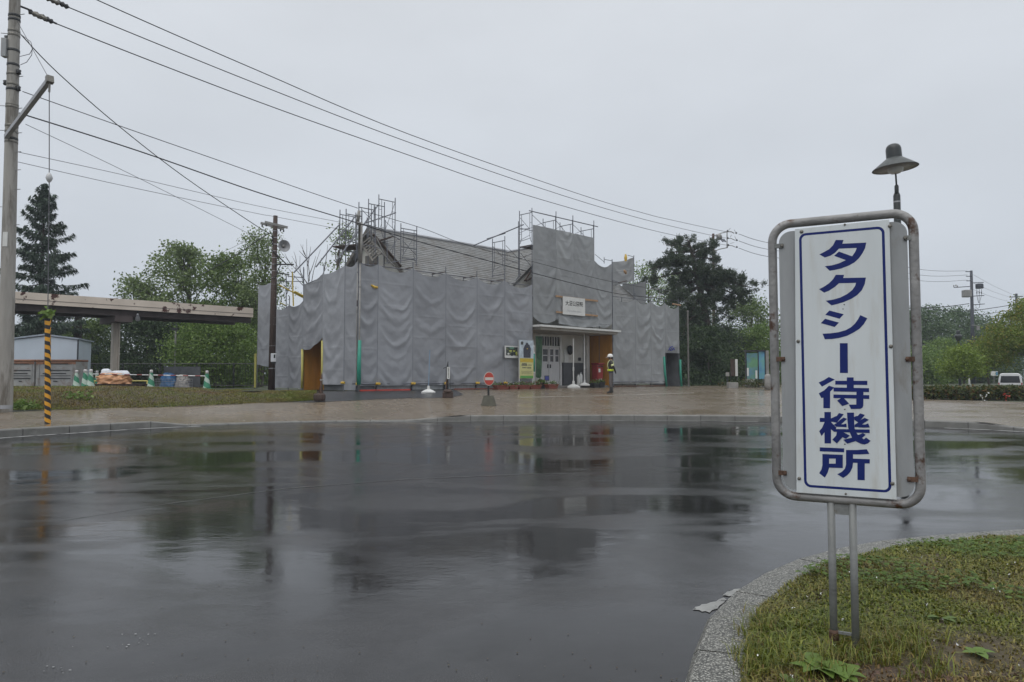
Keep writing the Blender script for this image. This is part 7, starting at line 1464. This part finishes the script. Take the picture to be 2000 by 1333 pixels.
# ------------------------------------------------------------------ verge bank with grass
vf = dens([og(-120, 809), og(-40, 806), og(30, 803), og(150, 802), og(300, 797.5), og(450, 791.5), og(560, 787), og(618, 783)], 8)
vt = dens([(-120, 760), (-40, 760), (30, 760), (150, 760), (300, 760.5), (450, 763), (560, 770), (618, 781)], 8)
rows = []; VV = []
for i, (f, c) in enumerate(zip(vf, vt)):
    Yc = f[1] + 2.6 - 1.2 * max(0, i - 40) / 16; top = aty(c[0], c[1], Yc); zg = gh(top[0], top[1]); zt = max(float(top[2]), zg + .04)
    prof = [(0, -.01), (.12, .05), (.25, .35), (.45, .72), (.7, .93), (1, 1.0), (1.5, .9), (2.2, .25), (2.5, -.05)]
    row = []
    for q, hq in prof:
        x, y = f[:2] + (top[:2] - f[:2]) * q; base_ = gh(x, y); hmax = zt - zg
        row.append((x, y, base_ + hq * hmax + (.05 * noise.noise(Vector((x * 1.3, y * 1.3, 0))) if 0 < q < 2.4 else 0)))
    rows.append(row)
mb = MB(); mb.loft(rows); struct(mb.build('verge_bank', 'soil', smooth=True)); RW = np.array(rows)
def blades(P_, hgt, wid, dry, rg, lean=.45):
    n = len(P_); a_ = rg.uniform(0, 2 * math.pi, n); d = np.stack([np.cos(a_), np.sin(a_), np.zeros(n)], 1); s = np.stack([-np.sin(a_), np.cos(a_), np.zeros(n)], 1); ln = np.abs(rg.normal(lean, .3, n))
    h = hgt[:, None]; w_ = wid[:, None]; mid = P_ + d * h * ln[:, None] * .3 + Zv * h * .6; tip = P_ + d * h * ln[:, None] + Zv * h * (1 - .35 * np.minimum(ln, 1.2))[:, None]
    V = np.stack([P_ - s * w_, P_ + s * w_, mid + s * w_ * .75, mid - s * w_ * .75, tip], 1).reshape(-1, 3); i = np.arange(n)[:, None] * 5
    F_ = np.concatenate([i + np.array([[0, 1, 2, 3]]), i + np.array([[3, 2, 4, 4]])], 0); return V, F_, np.repeat(dry, 5)
def blade_obj(name, P_, hgt, wid, dry, rg, lean=.45):
    V, F_, dr = blades(P_, hgt, wid, dry, rg, lean); n = len(P_)
    V = V.reshape(n, 5, 3); Vq = np.stack([V[:, 0], V[:, 1], V[:, 2], V[:, 3]], 1); Vt = np.stack([V[:, 3], V[:, 2], V[:, 4]], 1)
    T1 = np.stack([V[:, 0], V[:, 1], V[:, 2], V[:, 3], V[:, 4]], 1).reshape(-1, 3); i = np.arange(n)[:, None] * 5
    tris = np.concatenate([i + np.array([[0, 1, 2]]), i + np.array([[0, 2, 3]]), i + np.array([[3, 2, 4]])], 0)
    o = fast_mesh(name, T1, tris, GRASS, attrs={'dry': dr}); o['kind'] = 'stuff'; return o
rg = np.random.default_rng(11); n = 60000
ii = rg.uniform(0, RW.shape[0] - 1.001, n); jj = rg.uniform(.4, 6.8, n); i0 = ii.astype(int); j0 = jj.astype(int); fi = (ii - i0)[:, None]; fj = (jj - j0)[:, None]
P_ = (RW[i0, j0] * (1 - fi) + RW[i0 + 1, j0] * fi) * (1 - fj) + (RW[i0, j0 + 1] * (1 - fi) + RW[i0 + 1, j0 + 1] * fi) * fj
nz = np.array([noise.noise(Vector((p[0] * .55, p[1] * .9, 4))) + .5 * noise.noise(Vector((p[0] * 2, p[1] * 2, 7))) for p in P_]); dry = np.clip(.42 + .8 * nz + rg.normal(0, .06, n), 0, 1)
blade_obj('verge_grass', P_, rg.uniform(.025, .065, n), rg.uniform(.004, .009, n), dry, rg, .9)
# weeds beside the pole foot
for px, py, rad, nn, lbx in ((45, 800, .5, 260, 'clump of broad weeds at the foot of the concrete pole'), (150, 783, .45, 160, 'leafy weed clump halfway up the verge bank')):
    p = aty(px, py, og(px, 803)[1] + (.4 if px < 100 else 1.2)); t = thing('weed_clump', lbx, 'plant', p); leaf_obj('foliage', leaves(p + Zv * .08, nn, (rad * .5, rad * .3, .10), .06), 'leaf_bright', t)

# ------------------------------------------------------------------ island grass, clover, weeds
rg = np.random.default_rng(21)
ip_ = np.array([inset(p, .235) for p in ISL])
def inside(P_, poly):
    x, y = P_[:, 0], P_[:, 1]; c = np.zeros(len(P_), bool); j = len(poly) - 1
    for i in range(len(poly)):
        xi, yi = poly[i]; xj, yj = poly[j]; m = ((yi > y) != (yj > y)) & (x < (xj - xi) * (y - yi) / (yj - yi + 1e-12) + xi); c ^= m; j = i
    return c
def scatter(n, x0=.5, x1=5.6, y0=2.0, y1=6.6, bias=True):
    P_ = np.stack([rg.uniform(x0, x1, n), rg.uniform(y0, y1, n)], 1)
    if bias: P_ = P_[rg.uniform(0, 1, n) < np.clip(3.4 / P_[:, 1] ** 1.1, .1, 1)]
    P_ = P_[np.abs(P_[:, 0]) < P_[:, 1] * .80 + .4]; P_ = P_[inside(P_, ip_)]; return P_
def iz(P_):
    out_ = np.empty(len(P_))
    for k, (x, y) in enumerate(P_): out_[k] = island_h(x, y)
    return out_
def nfield(P_, s, o): return np.array([noise.noise(Vector((x * s, y * s, o))) for x, y in P_])
P2 = scatter(260000); zz = iz(P2); n = len(P2)
f1 = nfield(P2, .75, 1.0) + .45 * nfield(P2, 2.6, 9.0)
# bare, browned ground round the posts and to the right of them; green towards the back
front = np.clip((4.7 - P2[:, 1]) / 1.7, 0, 1); dry = np.clip(.17 + .66 * front + 1.6 * f1 * (.35 + .65 * front) + rg.normal(0, .13, n), 0, 1)
dpatch = np.exp(-(((P2[:, 0] - 1.98) / .42) ** 2 + ((P2[:, 1] - 3.18) / .27) ** 2)) + .8 * np.exp(-(((P2[:, 0] - 1.45) / .35) ** 2 + ((P2[:, 1] - 3.0) / .16) ** 2)); dry = np.clip(dry + .75 * dpatch, 0, 1)
left = np.exp(-(((P2[:, 0] - 1.20) / .20) ** 2 + ((P2[:, 1] - 3.55) / .42) ** 2)); dry = np.clip(dry - .3 * left, 0, 1)
hgt = rg.uniform(.010, .027, n) * (1 + .4 * (1 - dry)) + left * rg.uniform(.0, .06, n) * (rg.uniform(0, 1, n) < .25); keep = rg.uniform(0, 1, n) > np.clip(dpatch * .9 + .5 * (f1 > .28) * front, 0, .93)
P3 = np.concatenate([P2, zz[:, None] - .004], 1)[keep]
blade_obj('island_grass', P3, hgt[keep], rg.uniform(.0014, .0034, keep.sum()) * (1 + .2 * P3[:, 1]), dry[keep], rg, 1.0)
# longer blades: tufts along the kerb and round the posts
Pt = []
for _ in range(110):
    k = rg.integers(0, 2)
    if k == 0: c = np.array([rg.normal(1.18, .16), rg.normal(3.45, .38)])
    elif k == 1: c = np.array([rg.normal(1.62, .16), rg.normal(3.22, .14)])
    else: c = scatter(30)[:1][0] if True else None
    Pt.append(c + rg.normal(0, .022, (22, 2)))
Pt = np.concatenate(Pt); Pt = Pt[inside(Pt, np.array([inset(p, .17) for p in ISL]))]; n = len(Pt)
blade_obj('grass_tufts', np.concatenate([Pt, iz(Pt)[:, None] - .005], 1), rg.uniform(.03, .12, n), rg.uniform(.0014, .003, n), np.clip(rg.normal(.2, .35, n), 0, 1), rg, .85)
# clover: three small round leaves on a stalk
Pc = scatter(30000); den = nfield(Pc, 1.1, 5.0) + .35 * nfield(Pc, 3, 2) + np.clip((Pc[:, 1] - 3.6) / 2.2, -.5, .5); bare = np.exp(-(((Pc[:, 0] - 1.98) / .5) ** 2 + ((Pc[:, 1] - 3.18) / .34) ** 2)) + np.exp(-(((Pc[:, 0] - 1.3) / .5) ** 2 + ((Pc[:, 1] - 3.1) / .4) ** 2)); Pc = Pc[den - .7 * bare - .25 * (nfield(Pc, .75, 1.0) > .1) > .30]; n = len(Pc); zc = iz(Pc) + rg.uniform(.02, .05, n)
V = []; Fc = []; base = np.concatenate([Pc, zc[:, None]], 1); a0 = rg.uniform(0, 6.28, n); r_ = rg.uniform(.005, .0105, n); tl = rg.normal(0, .3, (n, 2))
ring_a = np.linspace(0, 2 * math.pi, 6, endpoint=False)
for k in range(3):
    d = np.stack([np.cos(a0 + k * 2.094), np.sin(a0 + k * 2.094)], 1); c = base[:, :2] + d * (r_ * 1.0)[:, None]
    pts = np.stack([np.stack([c[:, 0] + r_ * math.cos(a), c[:, 1] + r_ * math.sin(a), base[:, 2] + tl[:, 0] * r_ * math.cos(a) + tl[:, 1] * r_ * math.sin(a) + .004 * (k == 1)], 1) for a in ring_a], 1); V.append(pts.reshape(-1, 3))
V = np.concatenate(V); o = fast_mesh('clover', V, np.arange(len(V)).reshape(-1, 6), 'clover'); o['kind'] = 'stuff'
Pf = scatter(200); n = len(Pf); V = np.concatenate([leaves((x, y, z), 3, (.003, .003, .003), .0048, rg) for (x, y), z in zip(Pf, iz(Pf) + .055)]); o = fast_mesh('clover_flowers', V, np.arange(len(V)).reshape(-1, 4), 'flower_white'); o['kind'] = 'stuff'
# fallen dry bits and crumbs
Pf = scatter(5000); m_ = nfield(Pf, .75, 1.0) + np.clip((3.9 - Pf[:, 1]), 0, 1) > .35; Pf = Pf[m_]; V = np.concatenate([leaves((x, y, z), 2, (.008, .008, .003), .012, rg, 2) for (x, y), z in zip(Pf, iz(Pf) + .006)])
o = fast_mesh('dry_litter', V, np.arange(len(V)).reshape(-1, 4), 'brown_wood'); o['kind'] = 'stuff'
# broad-leaved weeds
def weed(px, py, label, sc, mat='leaf_bright', nl=8):
    p = onz(px, py, .15); p = np.array([p[0], p[1], island_h(p[0], p[1]) - .005]); t = thing('broadleaf_weed', label, 'plant', p); pr = random.Random(int(px))
    for k in range(nl):
        a_ = pr.uniform(0, 6.28); L_n = sc * pr.uniform(.6, 1.1); w_ = L_n * .26; d = np.array([math.cos(a_), math.sin(a_), 0]); s = np.array([-d[1], d[0], 0]); up_k = pr.uniform(.25, .75); rows = []
        for q, ww in ((0, .08), (.2, .6), (.45, 1), (.7, .75), (.9, .3), (1, .02)):
            c = p + d * L_n * q + Zv * (L_n * up_k * (q - .75 * q * q) + .012); rows.append([c - s * w_ * ww + Zv * .2 * w_ * ww, c, c + s * w_ * ww + Zv * .2 * w_ * ww])
        mb = MB(); mb.loft(rows); mb.build('leaf', mat, t, smooth=True)
    return t
weed(1600, 1287, 'broad green weed in front of the left sign post', .15); weed(1645, 1300, 'spreading lighter weed below the sign posts', .12, nl=7); weed(1500, 1322, 'small bright weed near the bottom edge left of the sign posts', .085); weed(1905, 1268, 'leafy weed in the brown patch at right', .09)
weed(1545, 1305, 'low dark weed between the kerb and the sign posts', .08, 'leaf_mid'); weed(1840, 1200, 'small weed among the clover right of the posts', .07, 'leaf_mid')
# grit and leaf scraps on the wet road
mb = MB(); rq = random.Random(3)
for _ in range(150):
    px, py = rq.uniform(0, 1500), rq.uniform(980, 1333); p = onz(px, py, .004)
    if inside(np.array([p[:2]]), ISL)[0]: continue
    r = rq.uniform(.002, .005); mb.prism([p + np.array([math.cos(a_) * r * rq.uniform(.5, 1.4), math.sin(a_) * r, 0]) for a_ in np.linspace(0, 6.28, 5, endpoint=False)], (0, 0, .001))
o = mb.build('road_grit', 'soil'); o['kind'] = 'stuff'
mb = MB()
for cx, cy, sx, sy, n in ((270, 1245, 45, 12, 9), (105, 1310, 30, 10, 8), (220, 1262, 80, 14, 4)):
    for _ in range(n):
        p = onz(rq.gauss(cx, sx * .6), rq.gauss(cy, sy * .6), .004); r = rq.uniform(.002, .007); mb.prism([p + np.array([math.cos(a_) * r * rq.uniform(.5, 1.5), math.sin(a_) * r * .7, 0]) for a_ in np.linspace(0, 6.28, 6, endpoint=False)], (0, 0, .0004))
o = mb.build('paint_flecks', 'white_line'); o['kind'] = 'stuff'

# ------------------------------------------------------------------ damp air
hm = bpy.data.materials.new('haze_air'); hm.use_nodes = True; ht = hm.node_tree; ht.nodes.remove(ht.nodes['Principled BSDF'])
pv = ht.nodes.new('ShaderNodeVolumePrincipled'); pv.inputs['Color'].default_value = (.86, .92, 1, 1); pv.inputs['Density'].default_value = .0009; pv.inputs['Anisotropy'].default_value = .2
ht.links.new(pv.outputs[0], ht.nodes['Material Output'].inputs['Volume'])
mb = MB(); mb.box((0, 9, 8), (1060, 1060, 20)); MATS['haze_air'] = hm; hz_ = mb.build('haze', 'haze_air'); hz_['kind'] = 'stuff'
